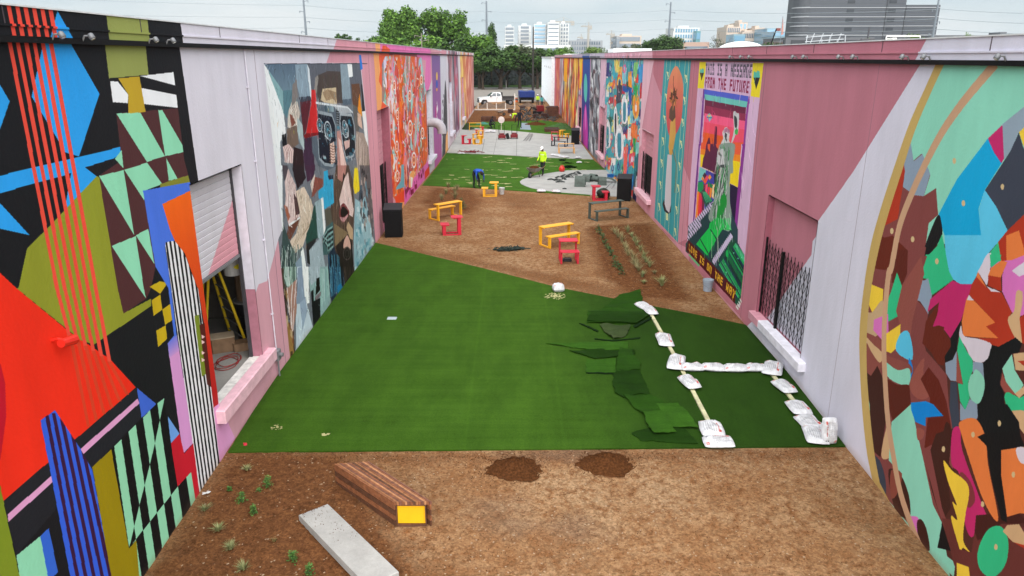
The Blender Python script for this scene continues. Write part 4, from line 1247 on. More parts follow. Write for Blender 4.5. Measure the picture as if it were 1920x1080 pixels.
# ------------------------------------------------------------------ GROUND
class Mask:
 """where soil, dust and straw lie on the ground (metres), soft edged"""
 def __init__(self, x0, x1, y0, y1, res):
  self.x0, self.x1, self.y0, self.y1 = x0, x1, y0, y1
  self.w, self.h = int((x1 - x0) * res), int((y1 - y0) * res)
  self.a = np.zeros((self.h, self.w, 3), np.float32)
  xs = x0 + (np.arange(self.w) + .5) / self.w * (x1 - x0)
  ys = y0 + (np.arange(self.h) + .5) / self.h * (y1 - y0)
  self.X, self.Y = np.meshgrid(xs, ys)
 def blob(self, ch, x, y, rx, ry, amt, soft=.5, rot=0):
  dx, dy = self.X - x, self.Y - y
  u = (dx * math.cos(rot) + dy * math.sin(rot)) / rx; v = (-dx * math.sin(rot) + dy * math.cos(rot)) / ry
  d = np.sqrt(u * u + v * v)
  m = np.clip((1 - d) / soft + .5,0,1)
  self.a[..., ch] = np.maximum(self.a[..., ch], m * amt) if amt > 0 else self.a[..., ch] * (1 + m * amt)
 def area(self, ch, pts, amt, soft=.6):
  """soft polygon from photo points"""
  q = [G(*p) for p in pts]
  inside = np.zeros(self.X.shape, bool)
  dist = np.full(self.X.shape, 1e9)
  n = len(q)
  for i in range(n):
   a, b = q[i], q[(i + 1) % n]
   if a.y != b.y:
    cc = (self.Y > min(a.y, b.y)) & (self.Y <= max(a.y, b.y))
    xi = a.x + (self.Y - a.y) * (b.x - a.x) / (b.y - a.y)
    inside ^= cc & (self.X < xi)
   vx, vy = b.x - a.x, b.y - a.y
   t = np.clip(((self.X - a.x) * vx + (self.Y - a.y) * vy) / (vx * vx + vy * vy), 0,1)
   dist = np.minimum(dist, np.hypot(self.X - a.x - t * vx, self.Y - a.y - t * vy))
  sd = np.where(inside, dist, -dist)
  m = np.clip(sd / soft + .5,0,1)
  self.a[..., ch] = np.maximum(self.a[..., ch], m * amt)
GM = Mask(-6,7,5,115,12)
GM.area(0, [(200,1180),(436,850),(560,846),(650,850),(668,900),(735,985),(800,1090),(830,1200)], .95,.5)
GM.area(0, [(600,900),(700,1000),(860,1090),(760,1200),(500,1200)], .75,.9)
GM.area(0, [(1098,424),(1218,418),(1262,500),(1300,566),(1190,560),(1130,520)], 1.0,.5)
GM.area(0, [(812,352),(885,356),(905,380),(880,402),(820,398),(790,380)], .9,.6)
GM.area(0, [(700,456),(905,500),(1100,550),(1385,608),(1330,590),(1120,530),(880,484)], .6,.5)
GM.area(0, [(920,362),(1000,366),(1010,390),(960,392)], .55,.8)
GM.area(0, [(480,852),(1580,842),(1560,862),(1000,866),(640,872)], .6,.3)
GM.area(0, [(1330,560),(1400,600),(1390,612),(1300,590)], .4,.5)
GM.area(0, [(840,238),(1075,250),(1060,205),(880,205)], .75,3.0)
for (x, y, rx, ry, am, ch) in ((960,985,.5,.25,.7,1),(930,950,.5,.3,.5,1),(1080,990,.5,.3,.7,1),(1060,850,.9,.2,.7,1),(985,855,.5,.25,.5,1),(925,965,.25,.2,.8,0),(1060,1040,.5,.4,.5,0),(1320,875,.9,.2,.5,0),(1480,860,.8,.2,.4,0)):
 p = G(x, y); GM.blob(ch, p.x, p.y, rx, ry, am * .55,1.2)
for _ in range(90):
 GM.blob(0, random.uniform(-5.5,6.5), random.uniform(6,48), random.uniform(.2,1.1), random.uniform(.15,.7), random.uniform(.1,.32), 1.4, random.uniform(0,3))
for _ in range(60):
 GM.blob(2, random.uniform(-3.5,6.5), random.uniform(6,48), random.uniform(.3,1.2), random.uniform(.2,.8), random.uniform(.2,.8), 1.4, random.uniform(0,3))
gim = bpy.data.images.new('ground_cover', GM.w, GM.h)
gim.colorspace_settings.name = 'Non-Color'
_px = np.ones((GM.h, GM.w, 4), np.float32); _px[..., :3] = GM.a
gim.pixels.foreach_set(_px.ravel()); gim.update(); gim.pack()
def node_mix(n, l, fac, a, b, blend='MIX'):
 m = n.new('ShaderNodeMixRGB'); m.blend_type = blend
 for s, v in ((m.inputs['Fac'], fac),(m.inputs['Color1'], a),(m.inputs['Color2'], b)):
  if isinstance(v, bpy.types.NodeSocket): l.new(v, s)
  elif isinstance(v, (int, float)): s.default_value = v
  else: s.default_value = list(v) + [1]
 return m.outputs['Color']
def node_noise(n, l, vec, scale, detail=6, rough=.55, stretch=None):
 if stretch is not None:
  mp = n.new('ShaderNodeMapping'); mp.inputs['Scale'].default_value = stretch
  l.new(vec, mp.inputs['Vector']); vec = mp.outputs['Vector']
 z = n.new('ShaderNodeTexNoise'); z.inputs['Scale'].default_value = scale; z.inputs['Detail'].default_value = detail; z.inputs['Roughness'].default_value = rough
 l.new(vec, z.inputs['Vector'])
 return z
def node_ramp(n, l, fac, p0, p1, c0=(0,0,0), c1=(1,1,1)):
 r = n.new('ShaderNodeValToRGB')
 r.color_ramp.elements[0].position, r.color_ramp.elements[1].position = p0, p1
 r.color_ramp.elements[0].color = list(c0) + [1]; r.color_ramp.elements[1].color = list(c1) + [1]
 l.new(fac, r.inputs['Fac'])
 return r.outputs['Color']
GK = 0.485
def gl(c, k=None):
 return [v * (GK if k is None else k) for v in lin(c)]
def dirt_material():
 m = bpy.data.materials.new('decomposed_granite'); m.use_nodes = True
 n, l = m.node_tree.nodes, m.node_tree.links
 b = n['Principled BSDF']
 geo = n.new('ShaderNodeNewGeometry'); pos = geo.outputs['Position']
 wob = node_noise(n, l, pos, 2.6,5)
 sub = n.new('ShaderNodeVectorMath'); sub.operation = 'SUBTRACT'; sub.inputs[1].default_value = (.5,.5,.5); l.new(wob.outputs['Color'], sub.inputs[0])
 sc = n.new('ShaderNodeVectorMath'); sc.operation = 'SCALE'; sc.inputs['Scale'].default_value = .8; l.new(sub.outputs[0], sc.inputs[0])
 ad = n.new('ShaderNodeVectorMath'); ad.operation = 'ADD'; l.new(pos, ad.inputs[0]); l.new(sc.outputs[0], ad.inputs[1])
 mp = n.new('ShaderNodeMapping'); mp.vector_type = 'POINT'
 mp.inputs['Location'].default_value = (6 / 13,-5 / 110,0); mp.inputs['Scale'].default_value = (1 / 13,1 / 110,0)
 l.new(ad.outputs[0], mp.inputs['Vector'])
 im = n.new('ShaderNodeTexImage'); im.image = gim; im.extension = 'EXTEND'; l.new(mp.outputs['Vector'], im.inputs['Vector'])
 sp = n.new('ShaderNodeSeparateColor'); l.new(im.outputs['Color'], sp.inputs['Color'])
 big = node_noise(n, l, pos, .9,7,.6)
 mid = node_noise(n, l, pos, 7,8,.68)
 fine = node_noise(n, l, pos, 46,6,.75)
 tan = node_mix(n, l, node_ramp(n, l, big.outputs['Fac'], .38,.62), gl((182,136,96)), gl((206,166,126)))
 tan = node_mix(n, l, sp.outputs['Blue'], tan, gl((214,180,142)))
 tan = node_mix(n, l, node_ramp(n, l, mid.outputs['Fac'], .44,.64), tan, gl((160,112,74)))
 soil = node_mix(n, l, node_ramp(n, l, mid.outputs['Fac'], .35,.65), gl((116,74,46)), gl((156,106,68)))
 col = node_mix(n, l, sp.outputs['Red'], tan, soil)
 col = node_mix(n, l, sp.outputs['Green'], col, gl((140,122,108)))
 # gravel grains: light and dark chips
 v = n.new('ShaderNodeTexVoronoi'); v.inputs['Scale'].default_value = 30; l.new(pos, v.inputs['Vector'])
 vs = n.new('ShaderNodeSeparateColor'); l.new(v.outputs['Color'], vs.inputs['Color'])
 grain = node_ramp(n, l, vs.outputs['Red'], .0,1.0, (.66,.63,.61),(1.3,1.28,1.25))
 col = node_mix(n, l, .85, col, grain, 'MULTIPLY')
 col = node_mix(n, l, .8, col, node_ramp(n, l, fine.outputs['Fac'], .3,.7, (.62,.6,.58),(1.3,1.3,1.3)), 'MULTIPLY')
 v2 = n.new('ShaderNodeTexVoronoi'); v2.inputs['Scale'].default_value = 42; l.new(pos, v2.inputs['Vector'])
 v2s = n.new('ShaderNodeSeparateColor'); l.new(v2.outputs['Color'], v2s.inputs['Color'])
 chip = node_ramp(n, l, v2s.outputs['Green'], .990,.993)
 col = node_mix(n, l, chip, col, gl((214,186,156)))
 l.new(col, b.inputs['Base Color'])
 b.inputs['Roughness'].default_value = 1; b.inputs['Specular IOR Level'].default_value = .05
 hs = n.new('ShaderNodeMath'); hs.operation = 'ADD'; l.new(mid.outputs['Fac'], hs.inputs[0]); l.new(fine.outputs['Fac'], hs.inputs[1])
 bp = n.new('ShaderNodeBump'); bp.inputs['Strength'].default_value = .55; bp.inputs['Distance'].default_value = .05
 l.new(hs.outputs[0], bp.inputs['Height']); l.new(bp.outputs['Normal'], b.inputs['Normal'])
 return m
M_DIRT = dirt_material()
def turf_material(name, c0, c1, dark=None, straw=.0):
 m = bpy.data.materials.new(name); m.use_nodes = True
 n, l = m.node_tree.nodes, m.node_tree.links
 b = n['Principled BSDF']
 geo = n.new('ShaderNodeNewGeometry'); pos = geo.outputs['Position']
 fine = node_noise(n, l, pos, 34,8,.85)
 row = node_noise(n, l, pos, 3.2,5,.6, (.10,1.7,1))
 blot = node_noise(n, l, pos, .7,5,.6)
 col = node_mix(n, l, node_ramp(n, l, row.outputs['Fac'], .3,.72), gl(c0), gl(c1))
 if dark is not None:
  # turf colour blends to a darker green toward the right wall
  sx = n.new('ShaderNodeSeparateXYZ'); l.new(pos, sx.inputs[0])
  a = n.new('ShaderNodeMath'); a.operation = 'MULTIPLY_ADD'; a.inputs[1].default_value = .35; a.inputs[2].default_value = 0; l.new(blot.outputs['Fac'], a.inputs[0])
  s = n.new('ShaderNodeMath'); s.operation = 'ADD'; l.new(sx.outputs['X'], s.inputs[0]); l.new(a.outputs[0], s.inputs[1])
  mr = n.new('ShaderNodeMapRange'); mr.inputs['From Min'].default_value = .9; mr.inputs['From Max'].default_value = 3.6; l.new(s.outputs[0], mr.inputs['Value'])
  col = node_mix(n, l, mr.outputs['Result'], col, gl(dark))
  # two long seams
  for xs in (-.9,1.0,3.0):
   d = n.new('ShaderNodeMath'); d.operation = 'SUBTRACT'; d.inputs[1].default_value = xs; l.new(sx.outputs['X'], d.inputs[0])
   ab = n.new('ShaderNodeMath'); ab.operation = 'ABSOLUTE'; l.new(d.outputs[0], ab.inputs[0])
   rr = node_ramp(n, l, ab.outputs[0], .004,.05, (1.22,1.22,1.2),(1,1,1))
   col = node_mix(n, l, .55, col, rr, 'MULTIPLY')
 col = node_mix(n, l, .8, col, node_ramp(n, l, fine.outputs['Fac'], .28,.72, (.42,.46,.4),(1.6,1.56,1.5)), 'MULTIPLY')
 col = node_mix(n, l, .5, col, node_ramp(n, l, blot.outputs['Fac'], .35,.65, (.84,.84,.84),(1.1,1.1,1.1)), 'MULTIPLY')
 dk = n.new('ShaderNodeTexVoronoi'); dk.inputs['Scale'].default_value = 5; l.new(pos, dk.inputs['Vector'])
 col = node_mix(n, l, node_ramp(n, l, dk.outputs['Distance'], .035,.05, (.75,.75,.75),(0,0,0)), col, gl((60,52,36)))
 tr = node_noise(n, l, pos, 1.6,6,.7, (1,.35,1))
 col = node_mix(n, l, .6, col, node_ramp(n, l, tr.outputs['Fac'], .40,.62, (.78,.8,.78),(1.16,1.14,1.12)), 'MULTIPLY')
 if straw > 0:
  st = node_noise(n, l, pos, 1.1,8,.72, (.55,1.3,1))
  col = node_mix(n, l, node_ramp(n, l, st.outputs['Fac'], .68,.76), col, gl((130,146,84)))
 l.new(col, b.inputs['Base Color'])
 b.inputs['Roughness'].default_value = .95; b.inputs['Specular IOR Level'].default_value = .06
 bp = n.new('ShaderNodeBump'); bp.inputs['Strength'].default_value = .5; bp.inputs['Distance'].default_value = .02
 l.new(fine.outputs['Fac'], bp.inputs['Height']); l.new(bp.outputs['Normal'], b.inputs['Normal'])
 return m
M_TURF = turf_material('artificial_turf', (68,106,28),(78,118,36),(50,84,24))
M_TURF2 = turf_material('artificial_turf_dusty', (72,118,34),(92,140,50), None, 1)
def slab_material(name, rgb, crack=.0, scale=1.2, k=None):
 m = bpy.data.materials.new(name); m.use_nodes = True
 n, l = m.node_tree.nodes, m.node_tree.links
 b = n['Principled BSDF']
 geo = n.new('ShaderNodeNewGeometry'); pos = geo.outputs['Position']
 a = node_noise(n, l, pos, scale, 8,.65); f = node_noise(n, l, pos, 30,5,.7)
 c = gl(rgb, k)
 col = node_mix(n, l, node_ramp(n, l, a.outputs['Fac'], .3,.7), [v * .82 for v in c], [v * 1.12 for v in c])
 col = node_mix(n, l, .6, col, node_ramp(n, l, f.outputs['Fac'], .3,.7, (.86,.86,.86),(1.1,1.1,1.1)), 'MULTIPLY')
 l.new(col, b.inputs['Base Color']); b.inputs['Roughness'].default_value = .88; b.inputs['Specular IOR Level'].default_value = .25
 bp = n.new('ShaderNodeBump'); bp.inputs['Strength'].default_value = .2; bp.inputs['Distance'].default_value = .01
 l.new(f.outputs['Fac'], bp.inputs['Height']); l.new(bp.outputs['Normal'], b.inputs['Normal'])
 return m
M_CONC = slab_material('brushed_concrete', (216,216,212))
M_ASPH = slab_material('old_asphalt', (168,160,152))
M_LAWN = slab_material('mown_grass', (84,122,44), scale=.3)
M_FARG = slab_material('town_ground', (96,112,82), scale=.05)
def sheet(name, pts, dz, m, depth=.0, px=True):
 """ground-hugging sheet with its own thickness"""
 q = [G(*p) for p in pts] if px else [Vector((p[0], p[1], 0)) for p in pts]
 bm = bmesh.new()
 vs = [bm.verts.new((p.x, p.y, 0)) for p in q]
 f = bm.faces.new(vs)
 if f.normal.z < 0: f.normal_flip()
 for y in GY + [7.5,10.5,13.5,18,24,35,46,59,74]:
  bmesh.ops.bisect_plane(bm, geom=bm.verts[:] + bm.edges[:] + bm.faces[:], plane_co=(0, y, 0), plane_no=(0,1,0))
 bmesh.ops.recalc_face_normals(bm, faces=bm.faces)
 if sum(f.normal.z for f in bm.faces) < 0:
  bmesh.ops.reverse_faces(bm, faces=bm.faces)
 if depth:
  r = bmesh.ops.extrude_face_region(bm, geom=bm.faces[:])
  top = {v for v in r['geom'] if isinstance(v, bmesh.types.BMVert)}
  for v in bm.verts:
   v.co.z = ground_z(v.co.y) + (dz if v in top else dz - depth)
 else:
  for v in bm.verts: v.co.z = ground_z(v.co.y) + dz
 bmesh.ops.recalc_face_normals(bm, faces=bm.faces)
 me = bpy.data.meshes.new(name); bm.to_mesh(me); bm.free()
 me.materials.append(m)
 o = bpy.data.objects.new(name, me); COL.objects.link(o)
 return o
# the ground itself: one relief sheet between the walls, then flat out to the horizon
ys = [-40,0] + list(np.arange(6,46,.11)) + list(np.arange(46,130,1.0))
xs = list(np.arange(-5.6,6.7,.13))
vs, fs = [], []
nx = len(xs)
_ph = [(random.uniform(.5,5), random.uniform(.5,5), random.uniform(0,6.3), random.uniform(.2,1)) for _ in range(16)]
for y in ys:
 for x in xs:
  h = sum(math.sin(a * x + b * y + p) * w for a, b, p, w in _ph) * .0022 if 4 < y < 46 else 0
  soil = 0
  i, j = int((x + 6) / 13 * GM.w), int((y - 5) / 110 * GM.h)
  if 0 <= i < GM.w and 0 <= j < GM.h:
   soil = GM.a[j, i, 0]
  h += soil * random.uniform(-.012,.018)
  vs.append((x, y, ground_z(y) - .005 + h))
for j in range(len(ys) - 1):
 for i in range(nx - 1):
  a = j * nx + i
  fs.append((a, a + 1, a + nx + 1, a + nx))
mb = MB(); mb.v = vs; mb.f = fs
tag(mb.build('ground', M_DIRT, smooth=True), 'tan decomposed granite and dark soil between the two painted walls', kind='structure')
mb = MB(); mb.add([(-2500,-150,-.6),(2500,-150,-.6),(2500,2600,-.6),(-2500,2600,-.6)], [(0,1,2,3)])
tag(mb.build('town_ground', M_FARG), 'flat town ground reaching the horizon', kind='structure')
o = sheet('turf_near', [(428,849.5),(1585,838.5),(1401,611),(1290,588),(1175,566),(1045,540),(905,504),(805,480),(702,455.5),(685,474),(522,696)], .028, M_TURF, .03)
tag(o, 'large sheet of bright green artificial turf in the foreground', kind='structure')
o = sheet('turf_middle', [(792,348),(889,352.5),(999,360),(1050,363.5),(1106,367.5),(1106,340),(1136,318.6),(1112,299.8),(1020,296.4),(933,291),(837,287.6)], .026, M_TURF2,.03)
tag(o, 'artificial turf strip strewn with straw between dirt and concrete plaza', kind='structure')
o = sheet('concrete_pad', [(1140,319.6),(1064,320.6),(1027,326),(1005,330),(990,334),(979,338),(974.7,342),(977,346),(984,349.5),(995,353.5),(1010,356.7),(1030,359.6),(1053,362),(1105,366),(1190,371.5)], .045, M_CONC, .05)
tag(o, 'pale concrete pad with a rounded end', kind='structure')
o = sheet('concrete_plaza', [(838,287),(933,290.6),(1020,296),(1112,299.4),(1080,256),(1023,252),(969,247),(933,244),(864,239)], .05, M_CONC, .06)
tag(o, 'pale concrete plaza between the walls', kind='structure')
o = sheet('turf_far', [(866,238.6),(933,243.6),(969,246.6),(1023,251.6),(1078,255.8),(1066,233),(1020,226),(960,228),(905,229),(870,232)], .03, M_TURF2,.03)
tag(o, 'far strip of artificial turf beyond the plaza', kind='structure')
for pts in ([(925,290.3),(925.8,290.3),(935,244.3),(934.4,244.3)], [(968,293),(969,293),(969.4,247),(968.7,247)], [(903,289.4),(904,289.5),(909,262),(908,262)]):
 o = sheet('plaza_joint', pts, .054, mat('joint_dark', (110,108,106), rough=.9))
 tag(o, kind='structure')
mb = MB(); mb.add([(-90,117,-.33),(90,117,-.33),(90,186,-.33),(-90,186,-.33)], [(0,1,2,3)])
tag(mb.build('parking_lot', M_ASPH), 'grey asphalt parking lot behind the warehouses', kind='structure')
mb = MB(); mb.box(-90,90,186,240,-.6,-.2)
tag(mb.build('lawn', M_LAWN), 'mown green lawn in front of the far trees', kind='structure')
mb = MB(); mb.box(-90,90,184.8,186,-.6,-.17)
tag(mb.build('kerb', M_CONC), 'concrete kerb along the far lawn', kind='structure')
# ------------------------------------------------------------------ WAREHOUSES
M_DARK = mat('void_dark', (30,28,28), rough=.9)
M_STEEL = mat('galvanised_steel', (120,122,126), rough=.5, metal=.3)
M_BLACKM = mat('black_painted_metal', (14,14,16), rough=.6, var=.2, spec=.15)
M_LILAC = mat('lilac_render', LIL, rough=.6, k=.86, bump=.15)
M_PINKW = mat('pink_render', (206,148,162), rough=.6, k=.86, bump=.15)
M_PALEP = mat('pale_pink_render', (230,184,196), rough=.6, k=.86, bump=.15)
M_DPINKW = mat('dark_pink_render', (160,92,108), rough=.6, k=.8, bump=.15)
M_ROOF = mat('white_roof_membrane', (206,208,210), rough=.7)
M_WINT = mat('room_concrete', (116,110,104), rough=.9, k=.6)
def warehouse(label, loc_x):
 return empty('warehouse', (0,0,0), 0, label, 'building')
def build_side(side, W, X, canvases, murals, holes, roof, yend):
 inn = -1 if side == 'L' else 1           # direction into the building
 face = -1 if side == 'R' else 1
 for cv in canvases:
  cells = cells_minus(cv.y0, min(cv.y1, yend), -.7, roof - .3, [h for h in holes])
  yz_sheet('wall', cells, X, cv, W, face=face)
 for (nm, cv, y0, y1, z0, z1, lab) in murals:
  cells = cells_minus(y0, y1, z0, z1, holes)
  yz_sheet(nm, cells, X - inn * .004, cv, W, lab, face=face)
 # parapet, proud of the wall, carrying the same paint
 for cv in canvases:
  ya, yb = cv.y0, min(cv.y1, yend)
  xf, z0, z1 = X - inn * .07, roof - .3, roof
  vs = [(xf, ya, z0),(xf, yb, z0),(xf, yb, z1),(xf, ya, z1),(X + inn * .3, yb, z1),(X + inn * .3, ya, z1),(X, ya, z0),(X, yb, z0),(X + inn * .3, ya, z0 - .1),(X + inn * .3, yb, z0 - .1)]
  fs = [(0,1,2,3),(3,2,4,5),(6,7,1,0),(5,4,9,8)]
  uv_object('parapet', vs, fs, cv, W)
  mb = MB()
  mb.box(min(xf, xf - inn * .02), max(xf, xf - inn * .02), ya + .001, yb - .001, roof - .205, roof - .18)
  uv_object('parapet_ledge', mb.v, mb.f, cv, W)
  y = cv.y0 + 2.9
  while y < yb:                        # joints of the metal coping
   MB().box(min(xf, xf - inn * .006), max(xf, xf - inn * .006), y, y + .015, z0 + .12, z1).build('coping_joint', mat('coping_joint_dark', (70,60,66)), W)  # thin dark strip, the joint's own colour
   y += 5.9 if y > 20 else 2.95
 MB().box(min(X - inn * .09, X + inn * .32), max(X - inn * .09, X + inn * .32), canvases[0].y0, yend, roof + .001, roof + .02).build('coping', M_ROOF, W)
 # conduit under the parapet
 mb = MB(); mb.box(min(X - inn * .02, X - inn * .085), max(X - inn * .02, X - inn * .085), canvases[0].y0, yend, roof - .37, roof - .302)
 mb.build('conduit', M_BLACKM, W)
 # roof, far end wall, back
 MB().box(min(X + inn * .32, X + inn * 40), max(X + inn * .32, X + inn * 40), canvases[0].y0, yend - .02, roof - .42, roof - .30).build('roof', M_ROOF, W)
 MB().box(min(X + inn * .01, X + inn * 40), max(X + inn * .01, X + inn * 40), yend - .02, yend, -.7, roof - .43).build('end_wall', M_PINKW, W)
M_SPL, M_SPR = None, None
WL = warehouse('long painted warehouse on the left with geometric and portrait murals and raised roller shutter', XL)
WR = warehouse('long painted warehouse on the right with the big round mural and pixel lettering mural', XR)
HL = [(12.08,14.52,.80,4.95),(29.7,32.6,.02,4.95),(47.3,50.1,.60,4.95),(64.6,67.4,.60,4.9),(81.2,83.6,.6,4.9)]
HR = [(14.88,17.92,.62,3.72),(33.3,36.3,.68,3.62),(51.2,54.2,.36,3.60),(69,72,.6,3.6)]
build_side('L', WL, XL, [LA, LB, LC, LD], [
 ('mural', LA, 5.2,12.08,-.45,7.21, 'geometric mural of red, blue, olive and black shapes with stripes'),
 ('mural', LB, 16.4,27.6,-.1,6.84, 'collage mural of faces with machine goggles in greys, red and blue'),
 ('mural', LC, 29.72,47.0,-.7,7.21, 'mural of orange, red and white swirling figures on pink'),
 ('mural', LC, 50.7,58.6,-.7,7.21, 'purple mural panel with a flamingo'),
 ('mural', LC, 58.7,61.9,-.7,6.0, 'grey cypress shapes painted on a pale wall'),
 ('mural', LD, 67.6,80.4,-.7,7.21, 'dusky grey and mauve abstract mural'),
 ('mural', LD, 84.4,105.9,-.7,7.21, 'yellow and salmon striped mural at the far end')], HL, ROOF_L, 106.3)
build_side('R', WR, XR, [RA, RB, RC, RD], [
 ('mural', RA, 7.2,13.9,-.4,6.95, 'round mural of overlapping mint, brown, orange and black shapes with a gold rim'),
 ('mural', RB, 19.3,25.9,.0,6.88, 'pixel style mural with lettering, a robed figure and a green board'),
 ('mural', RB, 27.1,32.3,.2,6.88, 'teal mural with a hand holding flowers before an orange oval'),
 ('mural', RC, 37.0,50.3,-.7,6.95, 'bright storybook mural with rainbow, pineapple and arches'),
 ('mural', RC, 54.6,62.2,-.7,6.95, 'grey and white abstract mural'),
 ('mural', RC, 62.3,68.5,-.7,6.95, 'blue mural panel with a magenta figure'),
 ('mural', RD, 68.5,112.9,-.7,6.95, 'mural of red, orange and yellow upright shapes')], HR, ROOF_R, 113.3)
def reveal(W, X, inn, h, d, m, m2=None, sill=True):
 y0, y1, z0, z1 = h
 def bx(a, b, c0, c1, e, f, name, mm):
  MB().box(min(a, b), max(a, b), c0, c1, e, f).build(name, mm, W)
 bx(X, X + inn * d, y1, y1 + .02, z0, z1, 'door_jamb', m)
 bx(X, X + inn * d, y0 - .02, y0, z0, z1, 'door_jamb', m)
 bx(X, X + inn * d, y0, y1, z1, z1 + .02, 'door_head', m2 or m)
 bx(X, X + inn * d, y0, y1, z0 - .02, z0, 'door_threshold', m)
def sill(W, X, inn, y0, y1, z, m, name='window_sill', h=.16, out=.13, label=None):
 mb = MB(); x0, x1 = sorted((X - inn * out, X + inn * .1))
 mb.bbox(x0, x1, y0, y1, z - h, z, .015)
 mb.build(name, m, W, label=label)
def gate(W, X, y0, y1, z0, z1, name='security_gate', pitch=.16, dia=.42, lean=0.0, w=.012, rails=False):
 """black folding scissor gate: uprights and crossed flats, grouped under its frame"""
 fr = MB()
 fr.box(X - .02, X + .02, y0 - .02, y0 + .02, z0, z1 + .03); fr.box(X - .02, X + .02, y1 - .02, y1 + .02, z0, z1 + .06)
 ym = (y0 + y1) / 2 + .3
 fr.box(X - .03, X + .03, ym - .03, ym + .03, z0 - .05, z1 - .02)
 g = fr.build(name, M_BLACKM, W, label='black folding security gate')
 n = max(3, int((y1 - y0) / pitch))
 for i in range(1, n):
  y = y0 + (y1 - y0) * i / n
  mb = MB(); mb.box(X - w * .6, X + w * .6, y - w * .6, y + w * .6, z0 + .02, z1 + .04 * (i % 2)); mb.build('upright', M_BLACKM, g)
 dy = (y1 - y0) / n
 lat = MB()
 z = z0 + .08
 for i in range(n):
  ya, yb = y0 + dy * i, y0 + dy * (i + 1)
  z = z0 + .06
  while z + dia < z1:
   for a, b, o in ((ya, yb, .006),(yb, ya, -.006)):
    lat.add([(X + o - .003, a, z),(X + o + .003, a, z),(X + o + .003, b, z + dia),(X + o - .003, b, z + dia),(X + o - .003, a, z + .02),(X + o + .003, a, z + .02),(X + o + .003, b, z + dia + .02),(X + o - .003, b, z + dia + .02)],
      [(0,1,2,3),(4,7,6,5),(0,4,5,1),(3,2,6,7),(1,5,6,2),(0,3,7,4)])
   z += dia
 o = lat.build('lattice', M_BLACKM, g); o['kind'] = 'stuff'
 return g
# -- left: open service door with raised shutter and the room behind it
h = HL[0]
y0, y1, z0, z1 = h
MB().box(XL - .26, XL, y1, y1 + .02,2.35, z1).build('door_jamb', M_LILAC, WL)
MB().box(XL - .26, XL, y1, y1 + .02, z0,2.348).build('door_jamb', mat('pink_jamb', (178,118,134), k=.86), WL, label='dusty pink lower door jamb')
MB().box(XL - .26, XL, y0 - .02, y0, z0, z1).build('door_jamb', M_LILAC, WL)
MB().box(XL - .26, XL, y0, y1, z1, z1 + .02).build('door_head', M_LILAC, WL)
shut = MB().box(XL - .30, XL - .27, y0 - .15, y1 + .3, z1 - .12, z1 + .3).build('roller_shutter', M_DARK, WL, label='raised roller shutter, lilac with a pink corner')
nsl = 15
for k in range(nsl):
 za = 3.13 + (z1 + .02 - 3.13) * k / nsl; zb = 3.13 + (z1 + .02 - 3.13) * (k + 1) / nsl
 hh = zb - za
 prof = [(-.006,.0),(.004,.07),(.007,.45),(.005,.9),(-.001,.965),(-.008,1.0)]
 vs, fs = [], []
 for (dx, t) in prof:
  for yy in (y0 - .1, y1 + .01):
   vs.append((XL - .245 + dx, yy, za + hh * t))
 for i in range(len(prof) - 1):
  fs.append((2 * i, 2 * i + 1,2 * i + 3,2 * i + 2))
 uv_object('slat', vs, fs, SH, shut)
MB().box(XL - .262, XL - .215, y0 - .1, y1 + .01,3.07,3.13).build('bottom_bar', M_STEEL, shut)
MB().box(XL - .27, XL - .20, y1 - .05, y1 - .001, z0, z1).build('guide_rail', mat('dark_rail', (60,58,62), rough=.5), shut)
rm = MB().box(XL - 4.6, XL - .27,8.6,17.0,.70,.79).build('room_floor', slab_material('room_floor_concrete', (190,186,180)), WL)
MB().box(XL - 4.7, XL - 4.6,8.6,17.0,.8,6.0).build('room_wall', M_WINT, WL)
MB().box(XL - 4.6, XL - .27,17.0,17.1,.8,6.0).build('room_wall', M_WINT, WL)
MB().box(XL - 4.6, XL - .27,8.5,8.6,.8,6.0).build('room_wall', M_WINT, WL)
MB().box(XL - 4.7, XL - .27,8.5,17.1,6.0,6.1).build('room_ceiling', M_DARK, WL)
sl = MB().bbox(XL - .06, XL + .17,11.9,14.95,.60,.86,.02).build('door_sill', M_PALEP, WL, label='pale pink projecting door sill')
MB().box(XL - .27, XL - .06, y0, y1,.79,.83).build('door_threshold', mat('worn_white_paint', (214,210,206), var=.25, scale=9), WL)
MB().tube([(XL - .75, y1 + 1.3,.8),(XL - .75, y1 + 1.3,5.6)], .17,10).build('room_pipe', mat('brown_pipe', (112,92,72)), WL)
# -- other left openings: red-pink shuttered bays with black gates
for i, h in enumerate(HL[1:]):
 y0, y1, z0, z1 = h
 d = .38
 reveal(WL, XL, -1, h, d, [M_DPINKW, M_LILAC, M_LILAC, M_PINKW][i], None)
 zt = [2.5,2.75,2.7,2.7][i]
 m = [M_PINKW, mat('grey_lilac', (170,168,184), k=.8), M_LILAC, M_PINKW][i]
 n = 10
 for k in range(n):
  za = zt + (z1 - zt) * k / n
  MB().box(XL - d + .01 + .008 * (k % 2), XL - d + .03 + .008 * (k % 2), y0, y1, za, za + (z1 - zt) / n - .012).build('shutter_slat', m, WL)
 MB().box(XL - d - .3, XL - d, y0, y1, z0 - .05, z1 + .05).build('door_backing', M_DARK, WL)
 if i < 2:
  gate(WL, XL - d + .12, y0 + .08, y1 - .06, z0 + .02, zt, pitch=.3)
 if i > 0:
  sill(WL, XL, -1, y0 - .2, y1 + .6, z0 + .02, M_LILAC, h=.22, out=.22)
